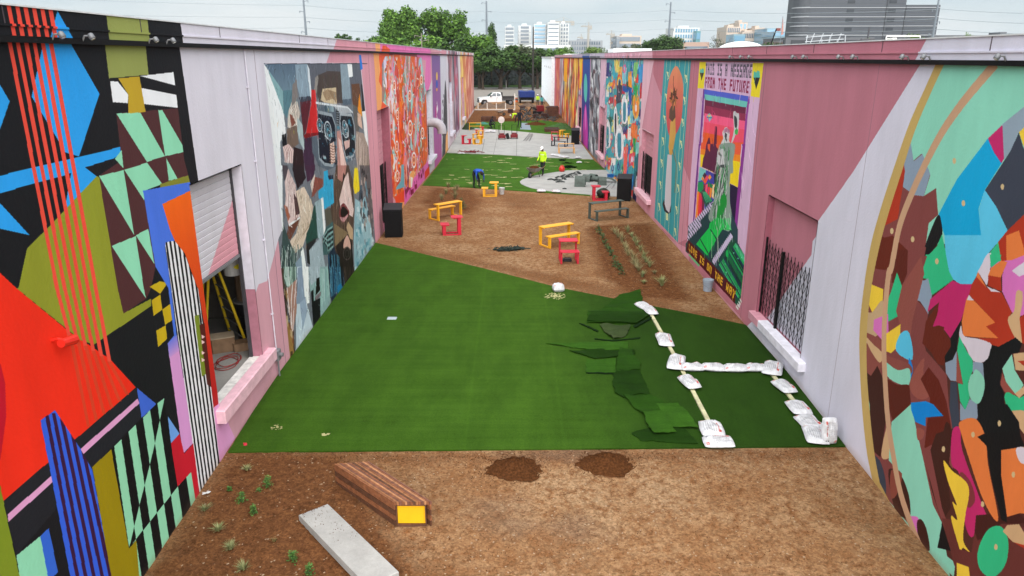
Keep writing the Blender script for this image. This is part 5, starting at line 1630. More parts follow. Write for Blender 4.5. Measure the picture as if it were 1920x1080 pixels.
# -- right openings
reveal(WR, XR, 1, HR[0], .16, M_DPINKW)
bk = RA
vs = [(XR + .16, HR[0][0], HR[0][2]),(XR + .16, HR[0][1], HR[0][2]),(XR + .16, HR[0][1], HR[0][3]),(XR + .16, HR[0][0], HR[0][3])]
uv_object('blocked_window', vs, [(0,3,2,1)], RA, WR)
gate(WR, XR + .07, HR[0][0] + .06, HR[0][1] - .04,.66,2.6, pitch=.21, dia=.3, w=.011)
sill(WR, XR, 1,14.55,17.3,.64, mat('lilac_sill', (226,224,234), k=.86, bump=.1), h=.2, out=.16)
sill(WR, XR, 1,17.302,18.05,.64, M_PINKW, h=.2, out=.16)
for i, h in enumerate(HR[1:]):
 y0, y1, z0, z1 = h
 d = .22
 reveal(WR, XR, 1, h, d, M_PINKW)
 zt = [2.5,2.3,2.4][i]
 n = 6
 for k in range(n):
  za = zt + (z1 - zt) * k / n
  MB().box(XR + d - .03 - .006 * (k % 2), XR + d - .01, y0, y1, za, za + (z1 - zt) / n - .012).build('shutter_slat', M_PINKW, WR)
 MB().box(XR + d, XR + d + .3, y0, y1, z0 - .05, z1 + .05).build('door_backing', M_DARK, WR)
 gate(WR, XR + d - .12, y0 + .06, y1 - .06, z0 + .02, zt, pitch=.3)
 sill(WR, XR, 1, y0 - .25, y1 + .35, z0 + .02, M_PALEP, h=.2, out=.2)
# conduits, lamps and boxes fixed to the walls
def floodlight(W, X, inn, px, py, z):
 y, _ = on_wall(X - inn * .12, px, py)
 a = MB()
 a.tube([(X - inn * .07, y, z - .06),(X - inn * .11, y, z + .01),(X - inn * .16, y + .02, z + .01)], .012,6)
 f = a.build('floodlight', M_STEEL, W)
 M = T(X - inn * .18, y + .03, z + .0,0,0, inn * .5)
 MB().lathe([(.02,.045),(.036,.03),(.038,-.02),(.03,-.03)], 10, M).build('lamp_head', M_STEEL, f, smooth=True)
 MB().lathe([(.026,-.031),(.026,-.034)], 10, M).build('lens', mat('lamp_lens', (200,200,196), rough=.15), f)
for px, py in ((103,64),(160,68),(283,74),(316,76)):
 floodlight(WL, XL, -1, px, py, 7.24)
for px, py in ((1881,108),(1740,109),(1699.5,110),(1605,111),(1578,111),(1511,112),(1491,112),(1408,113),(1392,113),(1372,114)):
 floodlight(WR, XR, 1, px, py, 7.0)
ds = MB(); ds.tube([(XL + .03,15.32,7.15),(XL + .03,15.32,.55)], .014,6)
for z in (1.5,3.2,4.9,6.4): ds.box(XL, XL + .05,15.29,15.35, z, z + .03)
ds.build('downpipe', M_LILAC, WL)
y, z = on_wall(XL + .12,525,664)
bx_ = MB(); bx_.bbox(XL, XL + .12, y - .1, y + .1, z - .13, z + .12,.02); bx_.tube([(XL + .06, y, z - .1),(XL + .06, y, -.05)], .02,6); bx_.tube([(XL + .1, y - .02, z),(XL + .2, y - .02, z)], .05,8)
bx_.build('junction_box', M_STEEL, WL)
y, z = on_wall(XL + .15,121,643)
sp = MB(); sp.tube([(XL, y, z + .03),(XL + .08, y, z + .05),(XL + .12, y + .04, z + .02)], .02,6); sp.tube([(XL + .12, y - .02, z),(XL + .12, y + .24, z - .05)], [.05,.062], 10)
sp.build('spotlight', mat('red_enamel', (226,44,30), rough=.4, k=.86), WL, label='small red spotlight on the red part of the mural')
# blue tag over the portrait frame is only paint; the duct elbow is real
y, z = on_wall(XL + .1,803,231)
du = MB()
pts = [(XL - .1, y + .6, z)]
for k in range(9):
 t = k / 8 * math.pi / 2
 pts.append((XL + .35 + .55 * math.sin(t), y + .6, z + .0 - .55 * (1 - math.cos(t))))
pts.append((XL + .9, y + .6, z - .7))
du.tube(pts, .30,14, caps=False)
o = du.build('duct_elbow', mat('duct_grey', (186,182,190), rough=.5, k=.7), WL, smooth=True, label='large pale duct elbow sticking out of the wall')
# wall seen through at distance: joints of the concrete panels
for W, X, inn, ylist in ((WL, XL, -1, [15.95,28.6]),(WR, XR, 1, [13.2,19.1,26.6])):
 for y in ylist:
  MB().box(min(X, X - inn * .0042), max(X, X - inn * .0042), y, y + .012,-.05, (ROOF_L if inn < 0 else ROOF_R) - .38).build('panel_joint', mat('joint_line', (120,96,108)), W)
# white corrugated shed standing beyond the right warehouse
SHD = empty('shed', (6.0,130,-.3), 0, 'white corrugated metal shed at the far end of the right warehouse', 'building')
m = mat('white_ribbed_metal', (226,232,236), rough=.5)
mb = MB()
y = 113.6
while y < 152:
 mb.add([(6.0 - 6, y - 130,0),(6.0 - 6, y + .35 - 130,0),(6.0 - 6, y + .35 - 130,7.2),(6.0 - 6, y - 130,7.2)], [(0,1,2,3)])
 mb.box(-.05,0, y - 130, y + .07 - 130,0,7.2)
 y += .35
mb.box(0.01,14,-16.4,22,0,7.2)
mb.build('wall', m, SHD)
mb = MB(); mb.box(-.15,14.2,-16.5,22.2,7.2,7.35); mb.build('roof', M_ROOF, SHD)
for yy in (-12,-6,1,7):
 MB().box(-.07,-.051, yy, yy + .7,5.6,5.9).build('vent', M_DARK, SHD)
# ------------------------------------------------------------------ THINGS IN THE YARD
def gpt(x, y, dz=0):
 p = G(x, y, dz); return (p.x, p.y, p.z)
# ---- table and bench sets on bent steel frames
YLW = mat('yellow_powder_coat', (246,178,36), rough=.45, k=.8, var=.05)
RED = mat('red_powder_coat', (206,36,60), rough=.45, k=.8, var=.05)
GRN_ = mat('green_grey_powder_coat', (74,86,80), rough=.5, k=.8, var=.05)
BLKP = mat('black_powder_coat', (30,34,42), rough=.5, k=.9)
ORGW = mat('pale_orange_powder_coat', (232,176,110), rough=.5, k=.8)
def table_set(x, y, ang, side, L, m, label, z=None, group='steel tables with attached benches', bw=.13):
 z = ground_z(y) if z is None else z
 t = empty('table_bench_set', (x, y, z), ang, label, 'table', group)
 s = side
 def yb(a, b): return (min(a * s, b * s), max(a * s, b * s))
 a, b = yb(-.42,-.06)
 w2 = .06 if L < 1 else 0
 a, b = yb(-.42 - w2,-.06 + w2)
 MB().bbox(-L / 2, L / 2, a, b, .725,.75,.004).build('tabletop', m, t)
 a, b = yb(.08,.38 + w2)
 MB().bbox(-L / 2, L / 2, a, b, .43,.455,.004).build('bench_seat', m, t)
 for sx in (-1,1):
  x0 = sx * (L / 2 - .045)
  fr = MB()
  def fb(a, b, z0, z1, w=.03):
   q = yb(a, b); fr.box(x0 - w, x0 + w, q[0], q[1], z0, z1)
  fb(-.40,-.40 + bw, .0,.724); fb(.36 - bw, .36,.0,.429); fb(-.40 + bw, .36 - bw, .001,.05)
  fb(-.40 + bw, -.08,.69,.724,.02); fb(.10,.36 - bw, .40,.429,.02)
  fr.build('frame', m, t)
  MB().box(x0 - .012, x0 + .012, *yb(-.401,-.41), .2,.22).build('bolt', M_STEEL, t)
 if L > 1:
  MB().box(-L / 2 + .08, L / 2 - .08, *yb(-.26,-.22), .69,.724).build('brace', m, t)
 return t
R_ = R
table_set(-3.08,32.86, R(43), 1,1.4, YLW, 'yellow table with attached bench beside the small red table on the left')
p = gpt(846,439)
table_set(p[0], p[1], R(100), 1,.5, RED, 'small red table and stool set in front of the left yellow table')
table_set(1.87,27.72, R(32), -1,1.46, YLW, 'yellow table with attached bench behind the small red table near the planting rows')
p = gpt(1066,490)
table_set(p[0], p[1] , R(2), -1,.68, RED, 'small red table set in front of the right yellow table')
table_set(4.44,32.72, R(26), -1,1.75, GRN_, 'long dark grey-green table with bench near the right wall')
p = gpt(918,369)
table_set(p[0], p[1] + .25, R(90), 1,.5, YLW, 'small yellow table and stool set beside the white bucket')
p = gpt(1125,375)
table_set(p[0], p[1], R(90), -1,.5, RED, 'small red table and stool set before the black sack by the right wall')
PZ = .05
def ts(px, py, ang, side, L, m, label):
 p = G(px, py, PZ); table_set(p.x, p.y, ang, side, L, m, label, z=p.z)
ts(1062,287, R(3), -1,1.3, ORGW, 'pale orange table with bench at the right edge of the plaza')
ts(1049,274, R(-25), -1,1.3, BLKP, 'black table with bench behind the pale orange one')
ts(1041,263, R(5), -1,.7, RED, 'small red table at the far right corner of the plaza')
ts(1058,259, R(60), -1,.6, YLW, 'stubby yellow table set against the far black cabinet')
ts(875,270, R(80), -1,.5, RED, 'small red table at the left wall of the plaza')
ts(895,270, R(80), 1,.7, YLW, 'yellow table with stool right of the small red one on the plaza')
ts(896,260, R(60), 1,.8, YLW, 'yellow table behind the nearer yellow one on the plaza')
ts(899,252, R(85), 1,.5, RED, 'small dark red table behind the yellow ones on the plaza')
ts(891,244, R(4), -1,1.3, YLW, 'long yellow table farthest away at the left of the plaza')
# ---- black cabinets
def cabinet(x, y, rz, w, d, h, label, slant=.14):
 t = empty('cabinet', (x, y, ground_z(y) + (.05 if 52 < y < 75 else 0)), rz, label, 'cabinet', 'black steel cabinets along the walls')
 mb = MB(); hw, hd = w / 2, d / 2
 mb.add([(-hw, -hd, 0),(hw, -hd, 0),(hw, hd, 0),(-hw, hd, 0),(-hw, -hd, h - slant),(hw, -hd, h - slant),(hw, hd, h),(-hw, hd, h)],
           [(0,3,2,1),(4,5,6,7),(0,1,5,4),(1,2,6,5),(2,3,7,6),(3,0,4,7)])
 mb.build('body', M_BLACKM, t)
 mb = MB(); e = .02
 mb.add([(-hw - e, -hd - e, h - slant - .01),(hw + e, -hd - e, h - slant - .01),(hw + e, hd + e, h),(-hw - e, hd + e, h),(-hw - e, -hd - e, h - slant + .02),(hw + e, -hd - e, h - slant + .02),(hw + e, hd + e, h + .03),(-hw - e, hd + e, h + .03)],
           [(0,3,2,1),(4,5,6,7),(0,1,5,4),(1,2,6,5),(2,3,7,6),(3,0,4,7)])
 mb.build('lid', mat('dark_grey_lid', (40,40,44), rough=.6), t)
 MB().box(-hw + .03, hw - .03, -hd - .012, -hd - .001,.06, h - slant - .06).build('door_panel', M_BLACKM, t)
 for sx in (-1,1):
  MB().box(sx * (hw - .06) - .03, sx * (hw - .06) + .03, -hd + .02, hd - .02,-.03,-.001).build('foot', M_BLACKM, t)
 return t
cabinet(-4.86,29.2, R(4), .70,.62,1.28, 'black steel cabinet with sloped lid against the left wall')
cabinet(5.84,37.5, R(-14), .70,.62,1.30, 'black steel cabinet beside the right wall near the painted bottle')
cabinet(5.65,65.7, R(-4), .72,.8,1.35, 'farthest black cabinet beside the magenta mural figure')
# ---- slatted wood bench with a yellow end
FL, BL, BR_, FR = Vector((-1.88,9.97)), Vector((-3.10,11.12)), Vector((-2.50,11.20)), Vector((-1.27,9.99))
bz = ground_z(10) - .01
sb = empty('slatted_bench', (FL.x, FL.y, bz), 0, 'brown slatted wooden bench with a yellow end panel', 'bench')
WOODS = [mat('bench_wood_%s' % nm, c_, rough=.6, var=.35, scale=14, k=.78, bump=.2) for nm, c_ in (('red', (142,90,60)),('pale', (186,132,92)),('dark', (98,64,46)),('plum', (124,82,66)),('ochre', (162,110,72)))]
def rel(v, z): return (v.x - FL.x, v.y - FL.y, z)
ns = 14
for k in range(ns):
 a, b = (k + .02) / ns, (k + .78) / ns
 f0, f1, b0, b1 = FL.lerp(FR, a), FL.lerp(FR, b), BL.lerp(BR_, a), BL.lerp(BR_, b)
 mb = MB(); zt = .455 + random.uniform(-.003,.003)
 mb.add([rel(f0,.40), rel(f1,.40), rel(b1,.40), rel(b0,.40), rel(f0, zt), rel(f1, zt), rel(b1, zt), rel(b0, zt)], [(0,3,2,1),(4,5,6,7),(0,1,5,4),(1,2,6,5),(2,3,7,6),(3,0,4,7)])
 mb.build('slat', WOODS[[0,4,3,0,1,3,0,2,4,0,3,1,0,3][k]], sb)
def side_boards(P0, P1, out, n, m):
 d = (P1 - P0).normalized(); nrm = Vector((d.y, -d.x)) * out
 for k in range(n):
  z0, z1 = .01 + .40 * k / n, .01 + .40 * (k + 1) / n - .012
  a, b, c_, e = P0, P1, P1 + nrm * .03, P0 + nrm * .03
  mb = MB(); mb.add([rel(a, z0), rel(b, z0), rel(c_, z0), rel(e, z0), rel(a, z1), rel(b, z1), rel(c_, z1), rel(e, z1)], [(0,3,2,1),(4,5,6,7),(0,1,5,4),(1,2,6,5),(2,3,7,6),(3,0,4,7)])
  mb.build('side_board', m[k % len(m)], sb)
side_boards(FL, BL, 1,4, [WOODS[2], WOODS[0]])
side_boards(FR.lerp(FL, .03), BR_.lerp(BL, .03), -1,4, [WOODS[2], WOODS[0]])
side_boards(BL.lerp(FL, .02), BR_.lerp(FR, .02), -1,4, [WOODS[2]])
mb = MB(); a, b = FL.lerp(FR, .07) + Vector((0,.03)), FL.lerp(FR, .80) + Vector((0,.03))
mb.box(a.x - FL.x, b.x - FL.x, a.y - FL.y, a.y - FL.y + .02,.045,.385)
mb.build('end_panel', mat('yellow_end_panel', (244,184,24), rough=.5, k=.8, var=.04), sb, label='bright yellow end panel')
mb = MB(); fr_ = FL.lerp(FR, .06)
for (u0, u1) in ((.035,.065),(.80,.83)):
 q0, q1 = FL.lerp(FR, u0), FL.lerp(FR, u1)
 mb.box(q0.x - FL.x, q1.x - FL.x, .0,.035,.0,.398)
q0, q1 = FL.lerp(FR, .066), FL.lerp(FR, .799)
mb.box(q0.x - FL.x, q1.x - FL.x, .0,.03,.388,.398); mb.box(q0.x - FL.x, q1.x - FL.x, .0,.03,.0,.04)
mb.build('end_frame', WOODS[2], sb)
# ---- bare concrete slab bench
q = [G(560,966,.1), G(614,944,.1), G(748,1078,.1), G(668,1120,.1)]
q[3] = q[0] + (q[2] - q[1])
cb = empty('concrete_slab', (q[0].x, q[0].y, ground_z(q[0].y) - .02), 0, 'long pale concrete slab lying on the dark soil', 'slab')
mb = MB(); z0, z1 = 0,.13
pts = [(p.x - q[0].x, p.y - q[0].y) for p in q][::-1]
ctr = (sum(p[0] for p in pts) / 4, sum(p[1] for p in pts) / 4)
ins = [(p[0] + (ctr[0] - p[0]) * .012, p[1] + (ctr[1] - p[1]) * .012) for p in pts]
vs = [(x, y, z0) for x, y in pts] + [(x, y, z1 - .012) for x, y in pts] + [(x, y, z1) for x, y in ins]
fs = [(3,2,1,0),(8,9,10,11)] + [(i, (i + 1) % 4,4 + (i + 1) % 4,4 + i) for i in range(4)] + [(4 + i, 4 + (i + 1) % 4,8 + (i + 1) % 4,8 + i) for i in range(4)]
mb.add(vs, fs)
M_SLAB = slab_material('cast_concrete_slab', (214,212,208), scale=3)
mb.build('slab', M_SLAB, cb)
rr = MB()
for _ in range(90):                      # soil crumbs thrown on the slab, thicker at its far end
 t = random.random() ** 2.2; s_ = random.random()
 x = pts[3][0] + (pts[2][0] - pts[3][0]) * 0; 
 P0 = Vector(pts[3]); P1 = Vector(pts[2]); P2 = Vector(pts[0])
 v = P0 + (P2 - P0) * t * .0 
 c0 = Vector(((q[0].x - q[0].x), 0)); a = Vector((q[1].x - q[0].x, q[1].y - q[0].y)); b = Vector((q[3].x - q[0].x, q[3].y - q[0].y))
 w = a * (.04 + .92 * s_) + b * (.01 + .5 * t)
 r_ = random.uniform(.003,.009)
 rr.ball((w.x, w.y, z1 + r_ * .4), r_, 4,3)
o = rr.build('soil_crumbs', mat('soil_crumb', (96,62,42), rough=.9, k=.7), cb); o['kind'] = 'stuff'
# ---- soil mounds
def mound(cx, cy, rx, ry, h, label, m, cat='soil pile', name='soil_pile', n=40, rings=14, rough_=.02, group=None):
 t = MB(); z = ground_z(cy) - .015
 ph = [random.uniform(0,6.3) for _ in range(6)]
 vs, fs = [(0,0, h)], []
 for i in range(1, rings + 1):
  u = i / rings
  for k in range(n):
   a = 2 * math.pi * k / n
   wob = 1 + .08 * math.sin(3 * a + ph[0]) + .05 * math.sin(7 * a + ph[1]) + .03 * math.sin(13 * a + ph[2]) + random.uniform(-.03,.03)
   zz = h * (1 - u) ** 1.25 + .0 + random.uniform(-1,1) * rough_ * (1 - u * .6) + (.02 * (1 - u))
   vs.append((math.cos(a) * rx * u * wob, math.sin(a) * ry * u * wob, max(zz, -.01)))
 for k in range(n): fs.append((0,1 + k, 1 + (k + 1) % n))
 for i in range(rings - 1):
  for k in range(n):
   a, b = 1 + i * n + k, 1 + i * n + (k + 1) % n
   fs.append((a, a + n, b + n, b))
 t.add(vs, fs)
 o = t.build(name, m, smooth=True); o.location = (cx, cy, z)
 return tag(o, label, cat, group)
M_SOIL = mat('loose_soil', (108,68,40), rough=1, var=.45, scale=26, k=.46, spec=.03, bump=.9, bscale=70)
mound(.07,11.62,.54,.44,.17, 'left of the two low brown soil mounds in front of the turf', M_SOIL, rough_=.035, group='low soil mounds')
mound(1.73,11.75,.55,.43,.20, 'right of the two low brown soil mounds in front of the turf', M_SOIL, rough_=.035, group='low soil mounds')
mb = MB()
for _ in range(700):
 cx, cy, r_ = random.choice(((.07,11.62,.6),(1.73,11.75,.62)))
 a = random.uniform(0,6.3); d = r_ * (.75 + abs(random.gauss(0,.28))); s_ = random.uniform(.004,.013)
 x, y = cx + math.cos(a) * d, cy + math.sin(a) * d * .8
 mb.add([(x - s_, y, ground_z(y)),(x + s_ * .6, y - s_, ground_z(y)),(x + s_ * .5, y + s_, ground_z(y)),(x, y, ground_z(y) + s_ * 1.3)], [(0,1,3),(1,2,3),(2,0,3)])
for _ in range(2600):
 x, y = random.uniform(-5.1,6.1), random.uniform(8.2,12) if _ < 1500 else random.gauss(11.97,.07); s_ = random.uniform(.004,.013); z = ground_z(y) - .002 + (.03 if y > 12.0 else 0)
 mb.add([(x - s_, y, z),(x + s_ * .6, y - s_, z),(x + s_ * .5, y + s_, z),(x, y, z + s_ * 1.3)], [(0,1,3),(1,2,3),(2,0,3)])
tag(mb.build('soil_crumbs', M_SOIL), 'loose soil crumbs around the two mounds and over the front dirt', 'soil', kind='stuff')
# ---- sandbags on battens
bag_im = bpy.data.images.new('bag_print', 128,96)
ba = np.ones((96,128,4), np.float32); ba[..., :3] = (.90,.90,.91)
def brect(x0, x1, y0, y1, c_): ba[y0:y1, x0:x1, :3] = c_
brect(8,20,8,22, (.86,.36,.3)); brect(11,17,11,14, (.92,.9,.9)); brect(11,14,14,19, (.92,.9,.9))
for i in range(7):
 xx = 40
 while xx < 104:
  w_ = random.randint(3,9); brect(xx, min(xx + w_, 108), 14 + i * 9,16 + i * 9 + (i == 6) * 3, (.5,.5,.54) if i < 6 else (.76,.3,.28)); xx += w_ + 3
brect(98,112,70,80, (.85,.35,.3)); brect(14,20,60,66, (.2,.2,.24)); brect(14,20,74,80, (.2,.2,.24))
bag_im.pixels.foreach_set(ba.ravel()); bag_im.update(); bag_im.pack()
M_BAG = bpy.data.materials.new('printed_paper_sack'); M_BAG.use_nodes = True
_n, _l = M_BAG.node_tree.nodes, M_BAG.node_tree.links
_t = _n.new('ShaderNodeTexImage'); _t.image = bag_im; _t.extension = 'EXTEND'
_b = _n['Principled BSDF']; _b.inputs['Roughness'].default_value = .5
_g = _n.new('ShaderNodeTexCoord')
_z = _n.new('ShaderNodeTexNoise'); _z.inputs['Scale'].default_value = 9; _z.inputs['Detail'].default_value = 5; _l.new(_g.outputs['Object'], _z.inputs['Vector'])
_m = node_mix(_n, _l, .9, _t.outputs['Color'], node_ramp(_n, _l, _z.outputs['Fac'], .3,.7, (.48,.48,.48),(.70,.71,.74)), 'MULTIPLY')  # noise ramp paints shading and dark creases into the sack colour
_l.new(_m, _b.inputs['Base Color'])
_p = _n.new('ShaderNodeBump'); _p.inputs['Strength'].default_value = .9; _p.inputs['Distance'].default_value = .05; _l.new(_z.outputs['Fac'], _p.inputs['Height']); _l.new(_p.outputs['Normal'], _b.inputs['Normal'])
def bag_mesh(L, W, H, seed, sag=0.0, fat=.55):
 rd = random.Random(seed)
 nu, nv = 22,16
 vs, fs, uv = [], [], []
 ph = [rd.uniform(0,6.3) for _ in range(8)]
 for side in (1,-1):
  for j in range(nv + 1):
   for i in range(nu + 1):
    u, v = -1 + 2 * i / nu, -1 + 2 * j / nv
    pu = (1 - abs(u) ** 3.2); pv = (1 - abs(v) ** 3.0)
    th = max(0, pu * pv) ** fat
    pinch = 1 - .07 * abs(u) ** 6
    cr = 1 + .10 * math.sin(5 * u + 3 * v + ph[0]) + .08 * math.sin(9 * v - 4 * u + ph[1]) + .035 * math.sin(14 * u + ph[2]) * math.cos(8 * v)
    x = u * L / 2 * (1 - .05 * v * v); y = v * W / 2 * pinch * (1 + .03 * math.sin(3 * u + ph[3]))
    lump = .012 * math.sin(6 * u + ph[4]) * math.sin(4 * v + ph[5])
    if side > 0: z = H * .36 + (H * .64 * cr + lump) * th
    else: z = H * .36 * (1 - th)
    z += sag * (abs(u) ** 2) * -1
    vs.append((x, y, z)); uv.append(((u + 1) / 2, (v + 1) / 2))
 N = (nu + 1) * (nv + 1)
 for j in range(nv):
  for i in range(nu):
   a = j * (nu + 1) + i
   fs.append((a, a + 1, a + nu + 2, a + nu + 1)); fs.append((N + a, N + a + nu + 1, N + a + nu + 2, N + a + 1))
 me = bpy.data.meshes.new('sandbag'); me.from_pydata(vs, [], fs); me.update()
 ul = me.uv_layers.new(name='print')
 for lp in me.loops: ul.data[lp.index].uv = uv[lp.vertex_index]
 for p in me.polygons: p.use_smooth = True
 me.materials.append(M_BAG)
 return me
BV = view(1000,540,3.2)
def bag(zx, zy, ang, L, W, H, label, seed, dz=.03, tilt=None, px=None, name='sandbag', group='white sacks weighing down the turf'):
 x, y = BV((zx, zy))[0] if px is None else px
 p = G(x, y, dz + H * .5)
 o = bpy.data.objects.new(name, bag_mesh(L, W, H, seed)); COL.objects.link(o)
 o.location = (p.x, p.y, ground_z(p.y) + dz)
 o.rotation_euler = (tilt or (random.uniform(-.04,.04), random.uniform(-.05,.05)))[0:2] + (ang,) if tilt is None else tilt
 return tag(o, label, 'sack', group)
def bag2(a, b, W, label, seed, dz=.03, H=.16):
 A_, B_ = G(*BV(a)[0], dz + H * .6), G(*BV(b)[0], dz + H * .6)
 d = B_ - A_; m_ = (A_ + B_) / 2
 o = bpy.data.objects.new('sandbag', bag_mesh(d.length + .07, W, H, seed)); COL.objects.link(o)
 o.location = (m_.x, m_.y, ground_z(m_.y) + dz); o.rotation_euler = (random.uniform(-.05,.05), random.uniform(-.05,.05), math.atan2(d.y, d.x))
 return tag(o, label, 'sack', 'white sacks weighing down the turf')
bag2((632,88),(694,118), .34, 'upper half of the folded white sack at the far end of the left batten', 1)
bag2((676,104),(722,150), .32, 'white sack lapped over the far end of the left timber batten', 2)
bag2((775,272),(802,334), .40, 'white sack on the left batten, second from its far end', 3,.04)
bag2((868,402),(850,470), .40, 'white sack at the corner where the cross row meets the left batten', 4,.05)
bag2((893,470),(1014,466), .30, 'white sack in the cross row, next to the left corner', 5)
bag2((1018,467),(1146,472), .30, 'second white sack of the cross row from the left', 6)
bag2((1148,472),(1278,474), .30, 'third white sack of the cross row from the left', 7)
bag2((1274,473),(1396,472), .30, 'fourth white sack of the cross row, before the right corner', 8)
bag2((1447,442),(1430,506), .44, 'white sack at the right corner of the cross row', 9,.05)
bag2((903,520),(972,592), .34, 'white sack on the left batten just below the cross row', 10,.04)
bag2((1466,550),(1545,616), .36, 'white sack on the right batten below the corner sack', 11,.04)
bag2((1562,674),(1622,746), .42, 'upper sack of the overlapping row by the right wall', 12,.04,.15)
bag2((1618,760),(1692,835), .42, 'middle sack of the overlapping row by the right wall', 13,.03,.14)
bag2((1672,828),(1712,920), .42, 'lowest lying sack of the row by the right wall', 14,.03,.14)
bag2((1056,795),(1086,874), .46, 'white sack at the near end of the left batten', 15,.05,.14)
bag2((1030,912),(1194,916), .38, 'white sack lying crosswise before the near end of the left batten', 16,.03,.14)
p = G(*BV((1772,945))[0])
o = bpy.data.objects.new('sandbag', bag_mesh(.52,.30,.15,17)); COL.objects.link(o)
o.location = (p.x, p.y + .04, p.z + .28); o.rotation_euler = (R(-18), R(-88), R(95)); o.rotation_euler = Matrix.Rotation(R(3), 4, 'Z').to_euler()
o.matrix_world = Matrix.Translation((p.x, p.y + .06, p.z + .29)) @ Matrix.Rotation(R(-14), 4, 'X') @ Matrix.Rotation(R(90), 4, 'X') @ Matrix.Rotation(R(90), 4, 'Z') @ Matrix.Translation((0,0,-.05))
tag(o, 'white sack standing upright at the right corner of the turf', 'sack', 'white sacks weighing down the turf')
p = G(1047,549)
o = bpy.data.objects.new('sandbag', bag_mesh(.36,.30,.25,18,0,.22)); COL.objects.link(o)
o.location = (p.x, p.y + .1, p.z + .02); o.rotation_euler = (0,0, R(12))
tag(o, 'crumpled white sack alone on the turf edge left of the plant rows', 'sack')
for (x, y, a_, lab) in ((1015,357,5, 'left of the two white sacks on the rim of the concrete pad'),(1043,358,-8, 'right of the two white sacks on the rim of the concrete pad')):
 bag(0,0, R(a_), .5,.32,.14, lab, int(x), .05, px=(x, y))
for i, (x, y) in enumerate(((1038,290),(1046,291),(1054,293),(1061,294))):
 bag(0,0, R(random.uniform(-40,40)), .5,.34,.14, ['leftmost', 'second', 'third', 'rightmost'][i] + ' white sack in the heap at the right front edge of the plaza', 40 + i, .06, px=(x, y), group='white sacks heaped on the plaza front edge')
bag(0,0, R(20), .5,.32,.14, 'single white sack near the right wall on the plaza edge', 51,.06, px=(1084,295))
bag(0,0, R(20), .4,.3,.12, 'white sack on the turf just in front of the plaza', 52,.04, px=(1086,304))
for i, (x, y) in enumerate(((914,246),(920,245),(925,246))):
 bag(0,0, R(random.uniform(-40,40)), .55,.4,.22, ['left', 'middle', 'right'][i] + ' white sack in the small heap at the far edge of the plaza', 60 + i, .06, px=(x, y), group='white sacks at the far plaza edge')
for i, (x, y) in enumerate(((862,287),(868,287))):
 bag(0,0, R(random.uniform(-40,40)), .35,.2,.1, ['left', 'right'][i] + ' white scrap sack on the left front edge of the plaza', 70 + i, .06, px=(x, y), group='white scraps at the left front edge of the plaza')
M_PINE = mat('treated_pine', (214,210,168), rough=.7, var=.25, scale=8, k=.66, bump=.2)
def batten(a, b, label, w=.09, h=.04):
 A_, B_ = G(*BV(a)[0], .03), G(*BV(b)[0], .03)
 d = B_ - A_; L = d.length
 mb = MB(); mb.bbox(-L / 2, L / 2, -w / 2, w / 2,0, h, .006)
 o = mb.build('timber_batten', M_PINE); o.location = (A_ + B_) / 2; o.rotation_euler = (0, -math.asin(d.z / L), math.atan2(d.y, d.x))
 return tag(o, label, 'timber', 'pale timber battens on the turf')
batten((700,150),(858,430), 'far half of the long pale batten under the left line of sacks')
batten((862,440),(1048,800), 'near half of the long pale batten under the left line of sacks')
batten((1415,500),(1600,730), 'pale batten under the right line of sacks by the wall')
# ---- turf offcuts
def offcut(pts, dz, m, label, wave=.02, f=BV, group='turf offcuts on the near turf'):
 q = [G(*p) for p in f(*pts)]
 bm = bmesh.new()
 fc = bm.faces.new([bm.verts.new((p.x, p.y, 0)) for p in q])
 xs_ = [p.x for p in q]; ys_ = [p.y for p in q]
 for ax, lo, hi in ((0, min(xs_), max(xs_)),(1, min(ys_), max(ys_))):
  v = lo + .09
  while v < hi:
   co = (v, 0,0) if ax == 0 else (0, v, 0); no = (1,0,0) if ax == 0 else (0,1,0)
   bmesh.ops.bisect_plane(bm, geom=bm.verts[:] + bm.edges[:] + bm.faces[:], plane_co=co, plane_no=no); v += .09
 if sum(fc_.normal.z for fc_ in bm.faces) < 0: bmesh.ops.reverse_faces(bm, faces=bm.faces)
 for v in bm.verts:
  if v.is_boundary: v.co.x += random.uniform(-.018,.018); v.co.y += random.uniform(-.018,.018)
 r = bmesh.ops.extrude_face_region(bm, geom=bm.faces[:])
 top = {v for v in r['geom'] if isinstance(v, bmesh.types.BMVert)}
 k1, k2, p1, p2 = random.uniform(5,10), random.uniform(5,11), random.uniform(0,6), random.uniform(0,6)
 for v in bm.verts:
  wz = wave * (1 + math.sin(k1 * v.co.x + p1) * math.sin(k2 * v.co.y + p2)) * .7
  v.co.z = ground_z(v.co.y) + dz + wz + (.014 if v in top else 0)
 bmesh.ops.recalc_face_normals(bm, faces=bm.faces)
 me = bpy.data.meshes.new('turf_offcut'); bm.to_mesh(me); bm.free(); me.materials.append(m)
 o = bpy.data.objects.new('turf_offcut', me); COL.objects.link(o)
 return tag(o, label, 'turf piece', group)
TD = turf_material('turf_dark_side', (30,60,12),(40,76,18)); TM = turf_material('turf_mid_side', (42,80,18),(52,94,24))
TL = turf_material('turf_light_side', (56,100,26),(70,118,36)); TO = turf_material('turf_backing', (66,84,50),(80,96,60)); TB = turf_material('turf_black_edge', (22,46,20),(28,54,24))
offcut([(330,150),(400,145),(520,52),(640,20),(655,75),(655,130),(700,172),(682,186),(620,225),(320,218)], .035, TM, 'big fan shaped turf offcut at the far end of the scrap line', .03)
offcut([(345,158),(655,165),(700,176),(625,226),(322,216)], .085, TD, 'dark folded strip along the near side of the fan shaped offcut', .012)
offcut([(395,232),(580,240),(556,300),(480,320),(420,272)], .04, TO, 'curled offcut showing its olive backing', .045)
